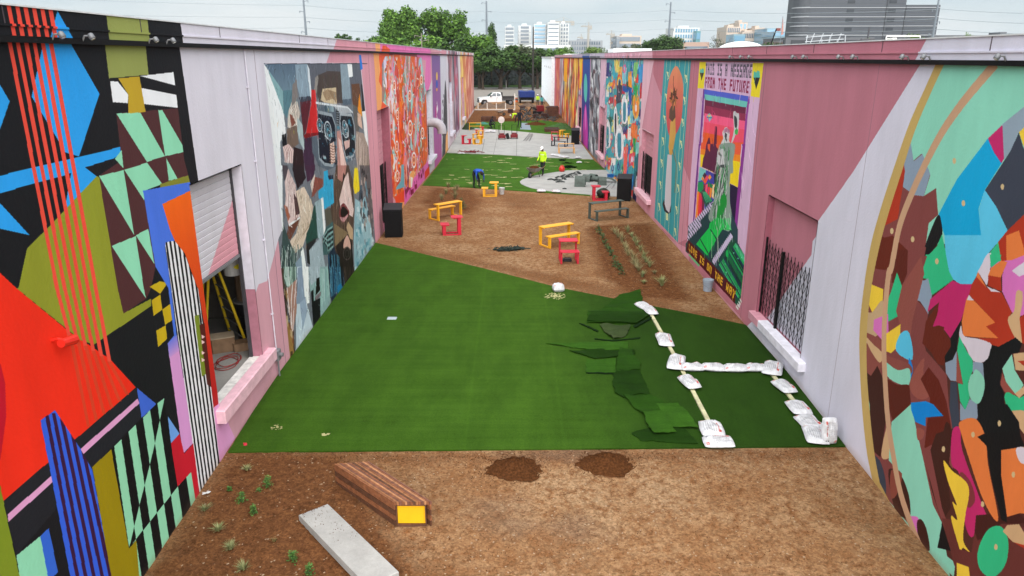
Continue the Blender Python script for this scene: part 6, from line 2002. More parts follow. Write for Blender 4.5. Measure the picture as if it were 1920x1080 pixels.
offcut([(275,220),(300,226),(392,268),(384,274)], .04, TB, 'thin dark turf strip left of the curled offcut', .005)
offcut([(368,311),(480,322),(640,304),(640,312),(480,328),(368,317)], .03, TB, 'thin dark turf strip below the curled offcut', .004)
offcut([(600,238),(712,182),(716,190),(612,250)], .05, TB, 'thin dark turf strip reaching to the batten', .004)
offcut([(78,345),(300,338),(565,335),(570,378),(420,386),(300,376)], .035, TL, 'long pointed light green offcut', .022)
offcut([(215,388),(330,382),(470,378),(612,385),(610,405),(480,425),(370,436)], .033, TD, 'dark pointed offcut below the long light one', .02)
offcut([(320,440),(500,436),(490,520),(315,515)], .03, TL, 'square light green offcut', .012)
offcut([(316,513),(482,518),(480,527),(316,521)], .03, TB, 'dark edge strip under the square offcut', .004)
offcut([(520,375),(590,384),(600,430),(640,462),(640,512),(500,516),(500,440)], .06, TM, 'top piece of the curved offcut', .03)
offcut([(500,505),(638,510),(672,590),(706,660),(620,655),(540,672),(490,640),(474,580),(482,530)], .045, TD, 'large dark curved offcut in the middle of the scrap line', .03)
offcut([(540,655),(700,658),(775,690),(800,765),(655,770),(600,730)], .05, TM, 'mid green offcut overlapping the large dark one', .02)
offcut([(735,715),(865,710),(905,742),(992,858),(828,852),(790,790)], .06, TL, 'light offcut with a slanted end reaching toward the sacks', .02)
offcut([(655,768),(780,762),(815,830),(852,888),(722,897),(688,850)], .085, TL, 'light square offcut on top near the dirt edge', .014)
offcut([(588,880),(700,850),(905,848),(992,948),(640,925)], .03, TD, 'darkest offcut lying flat at the near end of the scrap line', .01)
# ---- valve cover, litter
p = G(735,597,.03)
vc = MB(); vc.bbox(-.13,.13,-.10,.10,0,.012,.003); o = vc.build('valve_cover', mat('pale_grey_plastic', (176,190,196), rough=.5, k=.8)); o.location = p
tag(o, 'small grey valve box cover set in the turf', 'valve cover')
def litter(px, py, m, label, r=.05, n=7, dz=.03, name='litter', cat='litter', flat=.35, group=None, piece=(.3,.7)):
 p = G(px, py, dz); mb = MB()
 for _ in range(n):
  a, d = random.uniform(0,6.3), random.uniform(0, r)
  x, y, s = math.cos(a) * d, math.sin(a) * d, r * random.uniform(*piece)
  b_ = random.uniform(0,3)
  mb.add([(x + s * math.cos(b_), y + s * math.sin(b_), s * flat),(x - s * math.sin(b_), y + s * math.cos(b_), 0),(x - s * math.cos(b_), y - s * math.sin(b_), s * flat * .6),(x + s * math.sin(b_), y - s * math.cos(b_), .004),(x, y, s * flat * 1.5)], [(0,1,4),(1,2,4),(2,3,4),(3,0,4),(3,2,1,0)])
 o = mb.build(name, m); o.location = p
 return tag(o, label, cat, group)
litter(461,833, RED, 'small red wrapper on the turf near the left wall', .05)
litter(520,801, mat('straw', (190,184,130), k=.7), 'pale straw wisps on the turf near the door sill', .13,30, flat=.1, piece=(.08,.2), cat='straw', name='straw')
litter(1040,555, mat('straw', (190,184,130)), 'pale straw scattered beside the lone white sack', .34,90, flat=.06, piece=(.04,.13), cat='straw', name='straw')
litter(610,816, mat('straw', (190,184,130)), 'faint straw specks near the front edge of the turf', .07,5, flat=.08, cat='straw', name='straw')
litter(390,922, mat('white_plastic', (226,226,224), k=.6), 'white scrap lying where soil meets the striped mural', .07,4)
sw_ = MB()
for _ in range(50):
 x, y = random.uniform(842,1128), random.uniform(292,352)
 p = G(x, y, .03)
 if not (-5.2 < p.x < 6.2) or (p.x > .5 and p.y < 48.5): continue
 for j in range(random.randint(2,5)):
  a = random.uniform(-.5,.5); l_ = random.uniform(.1,.45); w_ = random.uniform(.02,.05)
  cx, cy = p.x + random.uniform(-.4,.4), p.y + random.uniform(-.15,.15); dx, dy = math.cos(a) * l_ / 2, math.sin(a) * l_ / 2
  z = p.z + .004
  sw_.add([(cx - dx, cy - dy, z),(cx + dx, cy + dy, z),(cx + dx - dy * .2, cy + dy + w_, z + .01),(cx - dx, cy - dy + w_, z + .01)], [(0,1,2,3)])
tag(sw_.build('straw', mat('straw', (190,184,130))), 'loose straw scattered over the middle turf', 'straw', kind='stuff')
# ---- buckets
def bucket(px, py, r, h, m, label, name='bucket'):
 p = G(px, py)
 b_ = MB(); b_.lathe([(r * .80,0),(r * .86, h * .5),(r * .96, h * .92),(r * .9, h * .92),(r * .80,.03)], 18)
 t = empty(name, (p.x, p.y, p.z), 0, label, 'bucket')
 b_.build('body', m, t, smooth=False)
 k = MB(); k.lathe([(r * .97, h * .80),(r * 1.03, h * .82),(r * 1.03, h * .86),(r * .97, h * .88)], 18); k.build('rib', m, t)
 k = MB(); k.lathe([(r * .95, h * .92),(r * 1.04, h * .93),(r * 1.04, h),(r * .97, h),(r * .95, h * .94)], 18); k.build('rim', m, t)
 k = MB(); k.tube([(-r, 0, h * .9),(-r * 1.05,-.06, h * .6),(0, -r * 1.12, h * .35),(r * 1.05,-.06, h * .6),(r, 0, h * .9)], .006,5); k.build('handle', M_STEEL, t)
 return t
bucket(1326.5,545,.165,.37, mat('grey_plastic', (150,162,176), rough=.45, k=.8), 'grey plastic bucket against the right wall under the lettering')
bucket(940.8,364,.155,.36, mat('white_plastic', (226,226,224), rough=.4, k=.6), 'white plastic bucket beside the small yellow table')
# ---- dark heap of twigs and netting
p = G(957,469)
hp = MB()
for _ in range(90):
 a = random.uniform(0,6.3); x, y = random.gauss(0,.26), random.gauss(0,.12); l_ = random.uniform(.08,.32)
 z = random.uniform(.0,.1)
 hp.tube([(x, y, z),(x + math.cos(a) * l_ * .6, y + math.sin(a) * l_ * .3, z + random.uniform(-.02,.06)),(x + math.cos(a) * l_, y + math.sin(a) * l_ * .5, max(0, z - .03))], random.uniform(.006,.02), 4)
for _ in range(40):
 x, y = random.gauss(0,.24), random.gauss(0,.1); s = random.uniform(.04,.11)
 hp.add([(x - s, y, .03),(x, y - s * .6,.08),(x + s, y, .02),(x, y + s, .1)], [(0,1,2,3)])
o = hp.build('debris_heap', mat('dark_green_netting', (34,44,38), rough=.8)); o.location = p; o.rotation_euler = (0,0,.1)
tag(o, 'dark tangled heap of netting and twigs in the middle of the dirt', 'debris')
p = G(1062,497)
mb = MB(); mb.bbox(-.16,.16,-.11,.11,0,.09,.02); mb.tube([(-.1,-.1,.09),(-.1,-.1,.16),(.1,-.1,.16),(.1,-.1,.09)], .01,5)
o = mb.build('tool_case', mat('black_plastic', (34,36,40), rough=.5)); o.location = (p.x + .06, p.y + .55, p.z)
tag(o, 'black tool case under the small red table near the planting rows', 'case')
# ---- plants
def blades(mb, n, h, spread, w, droop=.5, up=.2):
 for _ in range(n):
  a = random.uniform(0,6.3); tilt = random.uniform(.15,1.0) * spread
  L = h * random.uniform(.6,1.15); w0 = w * random.uniform(.7,1.3)
  dx, dy = math.cos(a), math.sin(a); px_, py_ = -dy * w0, dx * w0
  r0 = random.uniform(0,.03)
  pts = []
  for t in (0,.4,.75,1):
   rr_ = r0 + tilt * L * (t ** 1.4); zz = L * (t - droop * tilt * t * t * .9)
   pts.append((dx * rr_, dy * rr_, max(zz, .0)))
  ww = [1,.9,.55,.08]
  vs = []
  for (x, y, z), k in zip(pts, ww): vs += [(x - px_ * k, y - py_ * k, z),(x + px_ * k, y + py_ * k, z)]
  mb.add(vs, [(0,1,3,2),(2,3,5,4),(4,5,7,6)])
def leafy(mb, n, h, r, s):
 for _ in range(n):
  a = random.uniform(0,6.3); t = random.random(); z = h * t; rr_ = r * (1 - .5 * t) * random.random()
  x, y = math.cos(a) * rr_, math.sin(a) * rr_
  b_ = random.uniform(0,6.3); s_ = s * random.uniform(.6,1.3)
  d = Vector((math.cos(b_), math.sin(b_), random.uniform(-.2,.7))).normalized() * s_
  e = Vector((-math.sin(b_), math.cos(b_), random.uniform(-.3,.3))).normalized() * s_ * .38
  c0 = Vector((x, y, z))
  mb.add([c0, c0 + d * .5 + e, c0 + d, c0 + d * .5 - e], [(0,1,2,3)])
def leaf_material(name, c0, c1, k=.7):
 m = bpy.data.materials.new(name); m.use_nodes = True
 n, l = m.node_tree.nodes, m.node_tree.links; b = n['Principled BSDF']
 g_ = n.new('ShaderNodeNewGeometry')
 col = node_mix(n, l, g_.outputs['Random Per Island'], gl(c0, k), gl(c1, k))
 z = node_noise(n, l, g_.outputs['Position'], .55,3)
 col = node_mix(n, l, .7, col, node_ramp(n, l, z.outputs['Fac'], .35,.65, (.7,.72,.7),(1.25,1.2,1.1)), 'MULTIPLY')
 l.new(col, b.inputs['Base Color']); b.inputs['Roughness'].default_value = .65; b.inputs['Specular IOR Level'].default_value = .25
 return m
M_TUFT = leaf_material('pale_grass_blades', (124,136,88),(172,176,126)); M_STRW = leaf_material('straw_coloured_blades', (132,128,86),(180,172,128))
M_LEAF = leaf_material('green_leaves', (60,104,46),(104,148,70)); M_LEAFD = leaf_material('dark_green_leaves', (44,80,44),(84,118,66)); M_STEM = mat('green_stem', (70,90,50))
def tuft(x, y, h, m, label, group, sp=.9, n=70, w=.006):
 z = ground_z(y); t = empty('grass_tuft', (x, y, z), random.uniform(0,6), label, 'plant', group)
 mb = MB(); blades(mb, n, h, sp, w); mb.build('blades', m, t)
 mb = MB(); mb.lathe([(.04,-.02),(.03,.02),(.01,.035)], 6); mb.build('root_ball', M_SOIL, t)
 return t
def shrub(x, y, h, r, m, label, group, n=90, s=.05):
 z = ground_z(y); t = empty('young_plant', (x, y, z), random.uniform(0,6), label, 'plant', group)
 mb = MB(); leafy(mb, n, h, r, s); mb.build('leaves', m, t)
 mb = MB()
 for _ in range(4):
  a = random.uniform(0,6.3); mb.tube([(0,0,0),(math.cos(a) * r * .3, math.sin(a) * r * .3, h * .5),(math.cos(a) * r * .5, math.sin(a) * r * .5, h * .9)], [.006,.004,.002], 4)
 mb.build('stem', M_STEM, t)
 return t
FV = view(260,820,3.2)
gp = 'plants in the soil bed by the striped mural'
for (x, y, h, lab) in ((398,438,.14, 'pale grass tuft nearest the striped mural'),(478,562,.15, 'pale grass tuft second from the mural toward the camera'),(552,672,.15, 'pale grass tuft third from the mural toward the camera'),(630,795,.16, 'pale grass tuft nearest the camera left of the slab'),(650,196,.12, 'thin pale tuft close to the turf corner')):
 p = G(*FV((x, y))[0]); tuft(p.x, p.y, h, M_TUFT, lab, gp, 1.1,90,.004)
for (x, y, h, r, lab) in ((775,300,.22,.09, 'tallest green plant at the head of the soil bed'),(618,388,.18,.11, 'bushy green plant in the middle of the soil bed'),(690,462,.16,.08, 'green plant above the end of the concrete slab'),(928,745,.18,.09, 'green plant left of the concrete slab'),(1025,825,.18,.09, 'green plant nearest the camera beside the slab'),(545,322,.08,.04, 'tiny dark green seedling near the mural')):
 p = G(*FV((x, y))[0]); shrub(p.x, p.y, h, r, M_LEAF, lab, gp, 120,.035)
p = G(*FV((725,322))[0]); shrub(p.x, p.y, .05,.06, M_LEAF, 'low green sprout beside the tallest plant', gp, 40,.03)
p = G(*FV((815,625))[0]); shrub(p.x, p.y, .07,.09, mat('withered_leaf', (120,96,56)), 'withered brown plant between the slab and the tufts', gp, 40,.03)
RV = view(1000,380,4.155)
g1, g2, g3 = 'left row of green plants in the right soil bed', 'middle row of straw grasses in the right soil bed', 'right row of grasses in the right soil bed'
for i, (x, y) in enumerate(((505,215),(518,245),(540,285),(555,320),(575,355),(592,385),(605,415),(632,470),(645,500),(672,525),(688,560))):
 p = G(*RV((x, y))[0]); shrub(p.x, p.y, random.uniform(.16,.28), random.uniform(.12,.18), M_LEAFD, ['farthest', 'second farthest', 'third farthest', 'fourth', 'fifth', 'middle', 'seventh', 'eighth', 'ninth', 'second nearest', 'nearest'][i] + ' dark green plant along the left row of the right soil bed', g1,60,.07)
for i, (x, y) in enumerate(((635,240),(660,270),(690,305),(712,345),(722,375),(738,410),(775,440),(790,475),(805,510),(820,535))):
 p = G(*RV((x, y))[0]); tuft(p.x, p.y, random.uniform(.3,.42), M_STRW, ['farthest', 'second farthest', 'third farthest', 'fourth', 'fifth', 'sixth', 'seventh', 'eighth', 'ninth', 'nearest'][i] + ' straw coloured tuft along the middle row of the right soil bed', g2,1.0,60,.008)
for (x, y, m_, lab) in ((850,580, M_TUFT, 'pale tuft ending the middle row of the right soil bed'),(860,630, M_TUFT, 'tiny last tuft of the middle row near the turf')):
 p = G(*RV((x, y))[0]); tuft(p.x, p.y, .28 if y < 600 else .16, m_, lab, g2,.9,60,.008)
for i, (x, y) in enumerate(((735,230),(765,265),(788,300),(805,335),(832,380),(858,430),(880,465),(905,500))):
 p = G(*RV((x, y))[0]); tuft(p.x, p.y, random.uniform(.22,.36), M_TUFT, ['farthest', 'second farthest', 'third farthest', 'fourth', 'fifth', 'sixth', 'second nearest', 'nearest'][i] + ' grey green tuft along the right row of the right soil bed', g3,.9,55,.008)
p = G(*RV((945,555))[0]); tuft(p.x, p.y, .16, M_STRW, 'small bleached tuft near the front of the right row', g3,.9,40,.008)
p = G(*RV((1000,650))[0]); tuft(p.x, p.y, .40, M_TUFT, 'largest grass tuft at the front of the right row', g3,.9,90,.009)
LV = view(700,340,3.556)
g4 = 'plants in the left soil bed behind the yellow table'
for i, (x, y) in enumerate(((485,85),(455,125),(500,40),(545,80),(560,55),(545,115))):
 p = G(*LV((x, y))[0]); tuft(p.x, p.y, random.uniform(.35,.5), M_STRW, ['middle one of the left line', 'nearest of the left line', 'farthest', 'middle one of the right line', 'rear one of the right line', 'nearest of the right line'][i] + ' of straw tufts in the left soil bed', g4,.8,60,.01)
for i, (x, y) in enumerate(((590,165),(600,185))):
 p = G(*LV((x, y))[0]); shrub(p.x, p.y, .4,.18, M_LEAFD, ['rear', 'front'][i] + ' green leafy plant at the right end of the left soil bed', g4,80,.08)
# ---- heap of unrolled turf and matting on the pad
DV = view(980,270,9.817)
M_MAT = mat('grey_green_matting', (98,110,104), rough=.85, var=.2, k=.7, bump=.3); M_MATD = mat('dark_matting_back', (40,46,44), rough=.85)
def curl(px, py, w, prof, rz, m, label, dz=.05, name='turf_roll', cat='turf roll'):
 """a strip bent to the side profile prof (x, z), w wide"""
 p = G(*DV((px, py))[0], dz); mb = MB(); th = .025
 n = len(prof); vs, fs = [], []
 for i, (x, z) in enumerate(prof):
  a = prof[max(i - 1,0)]; b_ = prof[min(i + 1, n - 1)]
  d = Vector((b_[0] - a[0], b_[1] - a[1])).normalized(); nr = Vector((-d.y, d.x)) * th
  for yy in (-w / 2, w / 2):
   vs.append((x, yy, z)); vs.append((x + nr.x, yy, z + nr.y))
 for i in range(n - 1):
  a, b_ = 4 * i, 4 * (i + 1)
  fs += [(a, a + 2, b_ + 2, b_),(a + 1, b_ + 1, b_ + 3, a + 3),(a, b_, b_ + 1, a + 1),(a + 2, a + 3, b_ + 3, b_ + 2)]
 fs += [(0,1,3,2),(4 * n - 4,4 * n - 2,4 * n - 1,4 * n - 3)]
 mb.add(vs, fs); o = mb.build(name, m, smooth=False); o.location = p; o.rotation_euler = (0,0, rz)
 return tag(o, label, cat, 'bent strips of grey green matting on the pad')
arc = lambda r, a0, a1, cx, cz, n=10: [(cx + r * math.cos(a0 + (a1 - a0) * i / n), cz + r * math.sin(a0 + (a1 - a0) * i / n)) for i in range(n + 1)]
curl(1050,790,.62, [(-.0,.0),(.02,.25),(.06,.42),(.14,.52)] + arc(.2,2.2,.4,.26,.38,6) + [(.5,.3),(.58,.02)], R(80), M_MAT, 'tall folded grey green mat standing at the left of the heap')
curl(1160,700,.5, [(.0,.0),(.02,.2),(.1,.36),(.25,.40),(.4,.3),(.5,.05)], R(65), M_MAT, 'folded mat leaning behind the tall one')
curl(1300,650,.5, arc(.17,-1.2,4.4,0,.17,14), R(40), M_MAT, 'rolled grey green mat lying diagonally behind the heap')
curl(1360,690,1.1, arc(.16,-1.4,3.6,0,.16,12), R(62), M_MAT, 'long half open matting roll crossing the pad')
curl(1470,760,.45, [(-.05,.0),(-.02,.3),(.08,.44),(.22,.42),(.3,.2),(.32,.0)], R(95), M_MAT, 'arched grey green mat at the right of the heap')
curl(1570,700,.5, [(-.3,.0),(-.25,.14),(-.05,.24),(.2,.2),(.42,.06),(.5,.0)], R(-10), M_MAT, 'low bulging mat nearest the right wall')
curl(1440,700,.3, [(-.1,.0),(-.05,.12),(.1,.16),(.2,.0)], R(0), M_MATD, 'small dark mat inside the heap')
for i, (x, y, w, l_, a, zz) in enumerate(((520,645,.16,.42,-8,.05),(640,655,.2,.5,18,.07),(690,690,.14,.55,14,.05),(780,590,.2,.6,12,.12),(860,600,.22,.5,8,.14),(920,560,.18,.6,15,.1),(1000,535,.2,.5,-30,.14),(670,610,.12,.5,25,.09),(760,640,.1,.3,-50,.1),(770,815,.1,.22,-10,.03))):
 q_ = [(-l_ / 2,0),(-l_ / 4, zz * .6),(0, zz),(l_ / 4, zz * .5),(l_ / 2,0)]
 curl(x, y + 12, w * 1.6, q_, R(a), M_MATD, 'single dark scrap lying apart at the front of the pad' if i == 9 else ['leftmost', 'nearest', 'second nearest', 'middle', 'wide', 'rightmost upper', 'far right', 'small curled', 'shortest'][i] + ' dark turf scrap on the pad left of the matting heap', name='turf_scrap', cat='turf scrap')
def leaf_heap(px, py, rx, ry, h, m, label, n=240, s=.12, dv=DV, dz=.03):
 p = G(*dv((px, py))[0], dz); mb = MB()
 for _ in range(n):
  a = random.uniform(0,6.3); t = math.sqrt(random.random()); x, y = math.cos(a) * rx * t, math.sin(a) * ry * t
  z = h * (1 - t * t) * random.random() ** .5
  b_ = random.uniform(0,6.3); d = Vector((math.cos(b_), math.sin(b_), random.uniform(-.4,.4))) * s * random.uniform(.5,1.2); e = Vector((-math.sin(b_), math.cos(b_), random.uniform(-.3,.3))) * s * .4
  c0 = Vector((x, y, max(z, .02)))
  mb.add([c0 - d, c0 + e, c0 + d, c0 - e], [(0,1,2,3)])
 o = mb.build('turf_trimmings', m); o.location = p
 return tag(o, label, 'trimmings')
leaf_heap(860,430,.5,.5,.14, TB, 'dark green turf trimmings beside the red tank')
leaf_heap(730,300,.25,.5,.08, TB, 'dark green trimmings trailing to the plaza edge', 90)
leaf_heap(830,355,.5,.15,.08, TB, 'small dark trimmings between the plaza and the red tank', 60)
# red tank, blue box, sack, chair frame
p = G(*DV((722,512))[0], .03)
t = empty('red_tank', tuple(p), 0, 'round red portable tank on the middle turf', 'tank')
mb = MB(); mb.lathe([(.10,.0),(.17,.04),(.2,.13),(.2,.24),(.16,.32),(.08,.35),(.05,.40),(.0,.41)], 16); mb.build('body', mat('red_plastic', (206,52,40), rough=.4, k=.8), t, smooth=True)
mb = MB(); mb.tube([(-.12,0,.32),(-.1,0,.43),(.1,0,.43),(.12,0,.32)], .02,6); mb.build('handle', mat('red_plastic', (206,52,40)), t)
p = G(*DV((1630,620))[0], .05)
t = empty('storage_box', (p.x, p.y + .15, p.z), .1, 'small bright blue box on the pad by the right wall', 'box')
mb = MB(); mb.bbox(-.22,.22,-.13,.13,0,.17,.02); mb.build('body', mat('blue_plastic', (24,96,168), rough=.4, k=.8), t); mb = MB(); mb.bbox(-.235,.235,-.145,.145,.172,.20,.01); mb.build('lid', mat('blue_plastic', (24,96,168)), t)
p = G(*DV((1500,1020))[0], .0)
mb = MB(); mb.ball((0,0,.26), .38,12,8, (1,.8,.75))
for i, v in enumerate(mb.v): mb.v[i] = v + Vector((random.uniform(-.03,.03), random.uniform(-.03,.03), random.uniform(-.03,.03))) if v.z > .03 else v
o = mb.build('rubbish_sack', mat('dark_green_sack', (26,36,24), rough=.5), smooth=True); o.location = (p.x, p.y + .4, ground_z(p.y + .4) - .02)
tag(o, 'dark green bulging sack between the small red table and the cabinet', 'sack')
p = G(*DV((1620,830))[0], .05)
t = empty('chair_frame', tuple(p), R(-20), 'overturned thin metal chair frame on the pad by the cabinet', 'chair')
for s_ in (-.2,.2):
 mb = MB(); mb.tube([(-.3, s_, 0),(-.05, s_, .28),(.2, s_, .42),(.26, s_, .38),(.1, s_, .05)], .013,6); mb.build('side_tube', M_STEEL, t)
mb = MB(); mb.tube([(-.3,-.2,0),(-.3,.2,0)], .013,6); mb.build('cross_tube', M_STEEL, t); mb = MB(); mb.tube([(.2,-.2,.42),(.2,.2,.42)], .013,6); mb.build('cross_tube', M_STEEL, t)
# red dollies, planks, dark red debris
def dolly(px, py, label, rz=0):
 p = G(px, py, PZ); t = empty('hand_cart', tuple(p), rz, label, 'cart', 'red equipment carts with black handles')
 mb = MB(); mb.bbox(-.34,.34,-.3,.3,.12,.42,.05); mb.build('body', mat('dark_red_steel', (140,26,34), rough=.6, k=.6), t)
 mb = MB(); mb.bbox(-.22,.22,-.2,.2,.422,.56,.04); mb.build('engine_cover', mat('red_black_cover', (96,24,30), rough=.5), t)
 for sx in (-.3,.3):
  mb = MB(); mb.tube([(sx - .04,-.1,.12),(sx + .04,-.1,.12)], .12,12); mb.build('wheel', M_BLACKM, t)
 mb = MB(); mb.tube([(-.25,.28,.4),(-.25,.42,1.25),(.25,.42,1.25),(.25,.28,.4)], .025,6); mb.build('handle', M_BLACKM, t)
 return t
dolly(941,261, 'left one of the two red carts on the plaza', R(4)); dolly(964,260, 'right one of the two red carts on the plaza', R(-4))
p = G(954,261, PZ); mb = MB(); mb.box(-.16,.16,-.02,.02,0,.55, T(0,0,0,0, R(-20), R(-16)))
o = mb.build('black_board', M_BLACKM); o.location = (p.x - .05, p.y, p.z + .03); tag(o, 'black board leaning between the two red carts', 'board')
for i, (x0, y0, x1, y1, lab) in enumerate(((982,264,994,251, 'left'),(986,265,997,252, 'middle'),(992,265,999,253, 'right'))):
 a, b_ = G(x0, y0, PZ), G(x1, y1, PZ); mb = MB(); mb.tube([a + Vector((0,0,.03)), b_ + Vector((0,0,.12))], .03,5)
 tag(mb.build('metal_pole', M_STEEL), lab + ' one of three thin poles lying on the plaza', 'pole', 'thin poles lying on the plaza')
p = G(886,286, PZ); mb = MB()
for _ in range(26):
 a = random.uniform(0,6.3); x, y = random.gauss(0,.4), random.gauss(0,.15); mb.tube([(x, y, .04),(x + math.cos(a) * .4, y + math.sin(a) * .3, random.uniform(.03,.2))], .03,5)
o = mb.build('strap_heap', mat('dark_red_straps', (130,30,40), rough=.7, k=.7)); o.location = p; tag(o, 'dark red heap of straps at the left front of the plaza', 'straps')
p = G(940,248,.03)
t = empty('pedestal_fan', tuple(p), 0, 'white round fan on a stand behind the red carts', 'fan')
mb = MB(); mb.tube([(0,0,0),(0,0,1.0)], .03,6); mb.build('stand', mat('off_white', (220,206,200), k=.8), t); mb = MB(); mb.lathe([(.02,-.08),(.32,-.06),(.34,0),(.32,.06),(.02,.08)], 16, T(0,0,1.25,0, R(90))); mb.build('cage', mat('off_white', (220,206,200)), t); mb = MB(); mb.lathe([(.25,0),(.2,.04),(.03,.06)], 12); mb.build('base', M_STEEL, t)
# ---- far working area
FVv = view(890,160,10.8)
M_CORT = mat('rusted_wood_boards', (104,66,50), rough=.8, var=.35, scale=3, k=.6); M_CORTD = mat('dark_rusted_wood', (66,38,32), rough=.8, k=.7)
def plank_box(px0, px1, py, h, d, label, rows=4, m=M_CORT, open_=False):
 a, b_ = G(px0, py), G(px1, py); w = abs(b_.x - a.x)
 t = empty('timber_crate', ((a.x + b_.x) / 2, a.y + d / 2, a.z), 0, label, 'crate')
 for r in range(rows):
  z0, z1 = h * r / rows, h * (r + 1) / rows - .02
  MB().box(-w / 2, w / 2, -d / 2, -d / 2 + .05, z0, z1).build('board', m, t); MB().box(-w / 2, w / 2, d / 2 - .05, d / 2, z0, z1).build('board', m, t)
  MB().box(-w / 2, -w / 2 + .05, -d / 2 + .051, d / 2 - .051, z0, z1).build('board', m, t); MB().box(w / 2 - .05, w / 2, -d / 2 + .051, d / 2 - .051, z0, z1).build('board', m, t)
 if not open_:
  MB().box(-w / 2 + .03, w / 2 - .03, -d / 2 + .06, d / 2 - .06, h - .12, h - .05).build('fill', M_CORTD, t)
 return t
plank_box(1026.5,1047.5,221,1.35,2.4, 'big dark red timber crate against the right wall', 6)
plank_box(1015,1026,222,.6,1.5, 'lower dark crate left of the big timber crate', 3, M_CORTD)
plank_box(902,930,228,.55,1.2, 'long low rust coloured planter box at the far left', 3)
p = G(1052,240)
plank_box(1022,1050,248,.32,2.4, 'rust coloured planter edge under the grass pile', 2)
a = G(1048,243)
mound(a.x + .2, a.y + 1.2,1.9,2.0,.62, 'dark green heap of sod on the far turf by the right wall', leaf_material('sod_green', (44,82,38),(70,108,50)), 'sod heap', 'sod_heap', 30,10,.12)
a = G(872,243); mound(a.x + .3, a.y, .8,.8,.7, 'dark shrubby heap at the left wall beyond the plaza', leaf_material('shrub_dark', (24,40,26),(50,74,44)), 'shrub heap', 'shrub_heap', 20,8,.12)
a = G(905,233); mound(a.x, a.y, 1.0,.6,.3, 'teal tarpaulin crumpled behind the farthest yellow table', mat('teal_tarp', (60,140,120), k=.6), 'tarpaulin', 'tarpaulin', 24,6,.06)
M_EARTH = mat('dug_earth', (120,96,78), rough=.95, var=.35, scale=1.4, k=.55, bump=.6, bscale=9)
for (x, y, rx, ry, h, lab) in ((915,201,1.9,2.5,.8, 'left grey brown earth heap behind the white posts'),(945,201,1.9,2.5,.75, 'right grey brown earth heap behind the white posts'),(990,199,1.5,1.5,.6, 'earth heap in front of the blue trailer'),(1005,233,1.6,2.2,.28, 'flattened earth beside the tarpaulin'),(960,225,2.6,2.4,.25, 'low strip of turned earth behind the dark worker')):
 a = G(x, y); mound(a.x, a.y, rx, ry, h, lab, M_EARTH if y < 210 else M_SOIL, 'earth heap', 'earth_heap', 26,8,.05)
a = [G(*q_, .035) for q_ in ((978,232),(992,231),(996,243),(975,243))]
o = sheet('ground_sheet', [(978,231),(992,231),(996,244),(975,243)], .036, mat('blue_grey_sheet', (150,166,182), k=.6), .005); tag(o, 'blue grey sheet spread on the far turf', 'sheet'); 
for _ in range(1):
 mb = MB()
 for k in range(170):
  q_ = G(random.uniform(975,1044), random.uniform(203,229)); l_ = random.uniform(.2,.7); a = random.uniform(0,6.3)
  mb.tube([(q_.x, q_.y, q_.z + .05),(q_.x + math.cos(a) * l_, q_.y + math.sin(a) * l_, q_.z + random.uniform(.05,.45))], random.uniform(.03,.09), 5)
 tag(mb.build('scrap_heap', mat('grey_scrap', (84,84,84), rough=.7, var=.7, scale=1.2, k=.5)), 'grey heap of pipes and torn sheeting beyond the far turf', 'scrap', kind='stuff')
for (x, y, w_, lab) in ((975,206,1.3, 'dark pallet of materials behind the navy worker'),(952,212,1.0, 'low dark crate on the turned earth'),(1000,222,.9, 'small dark crate beside the scrap heap')):
 plank_box(x, x + 10, y, .5, w_, lab, 2, M_CORTD)
# white post frame
a, b_ = G(896.5,206.5), G(965,206.5)
t = empty('post_frame', (a.x, a.y, a.z), 0, 'low white frame of five posts in front of the truck', 'frame')
M_WP = mat('white_timber', (226,222,214), k=.8)
W_ = b_.x - a.x
for k in range(5):
 x = W_ * k / 4; MB().box(x - .07, x + .07,-.04,.04,0,1.0 + (1.3 if k == 4 else 0)).build('post', M_WP, t)
MB().box(-.5, W_, -.041,-.1,.0,.16).build('rail', M_WP, t)
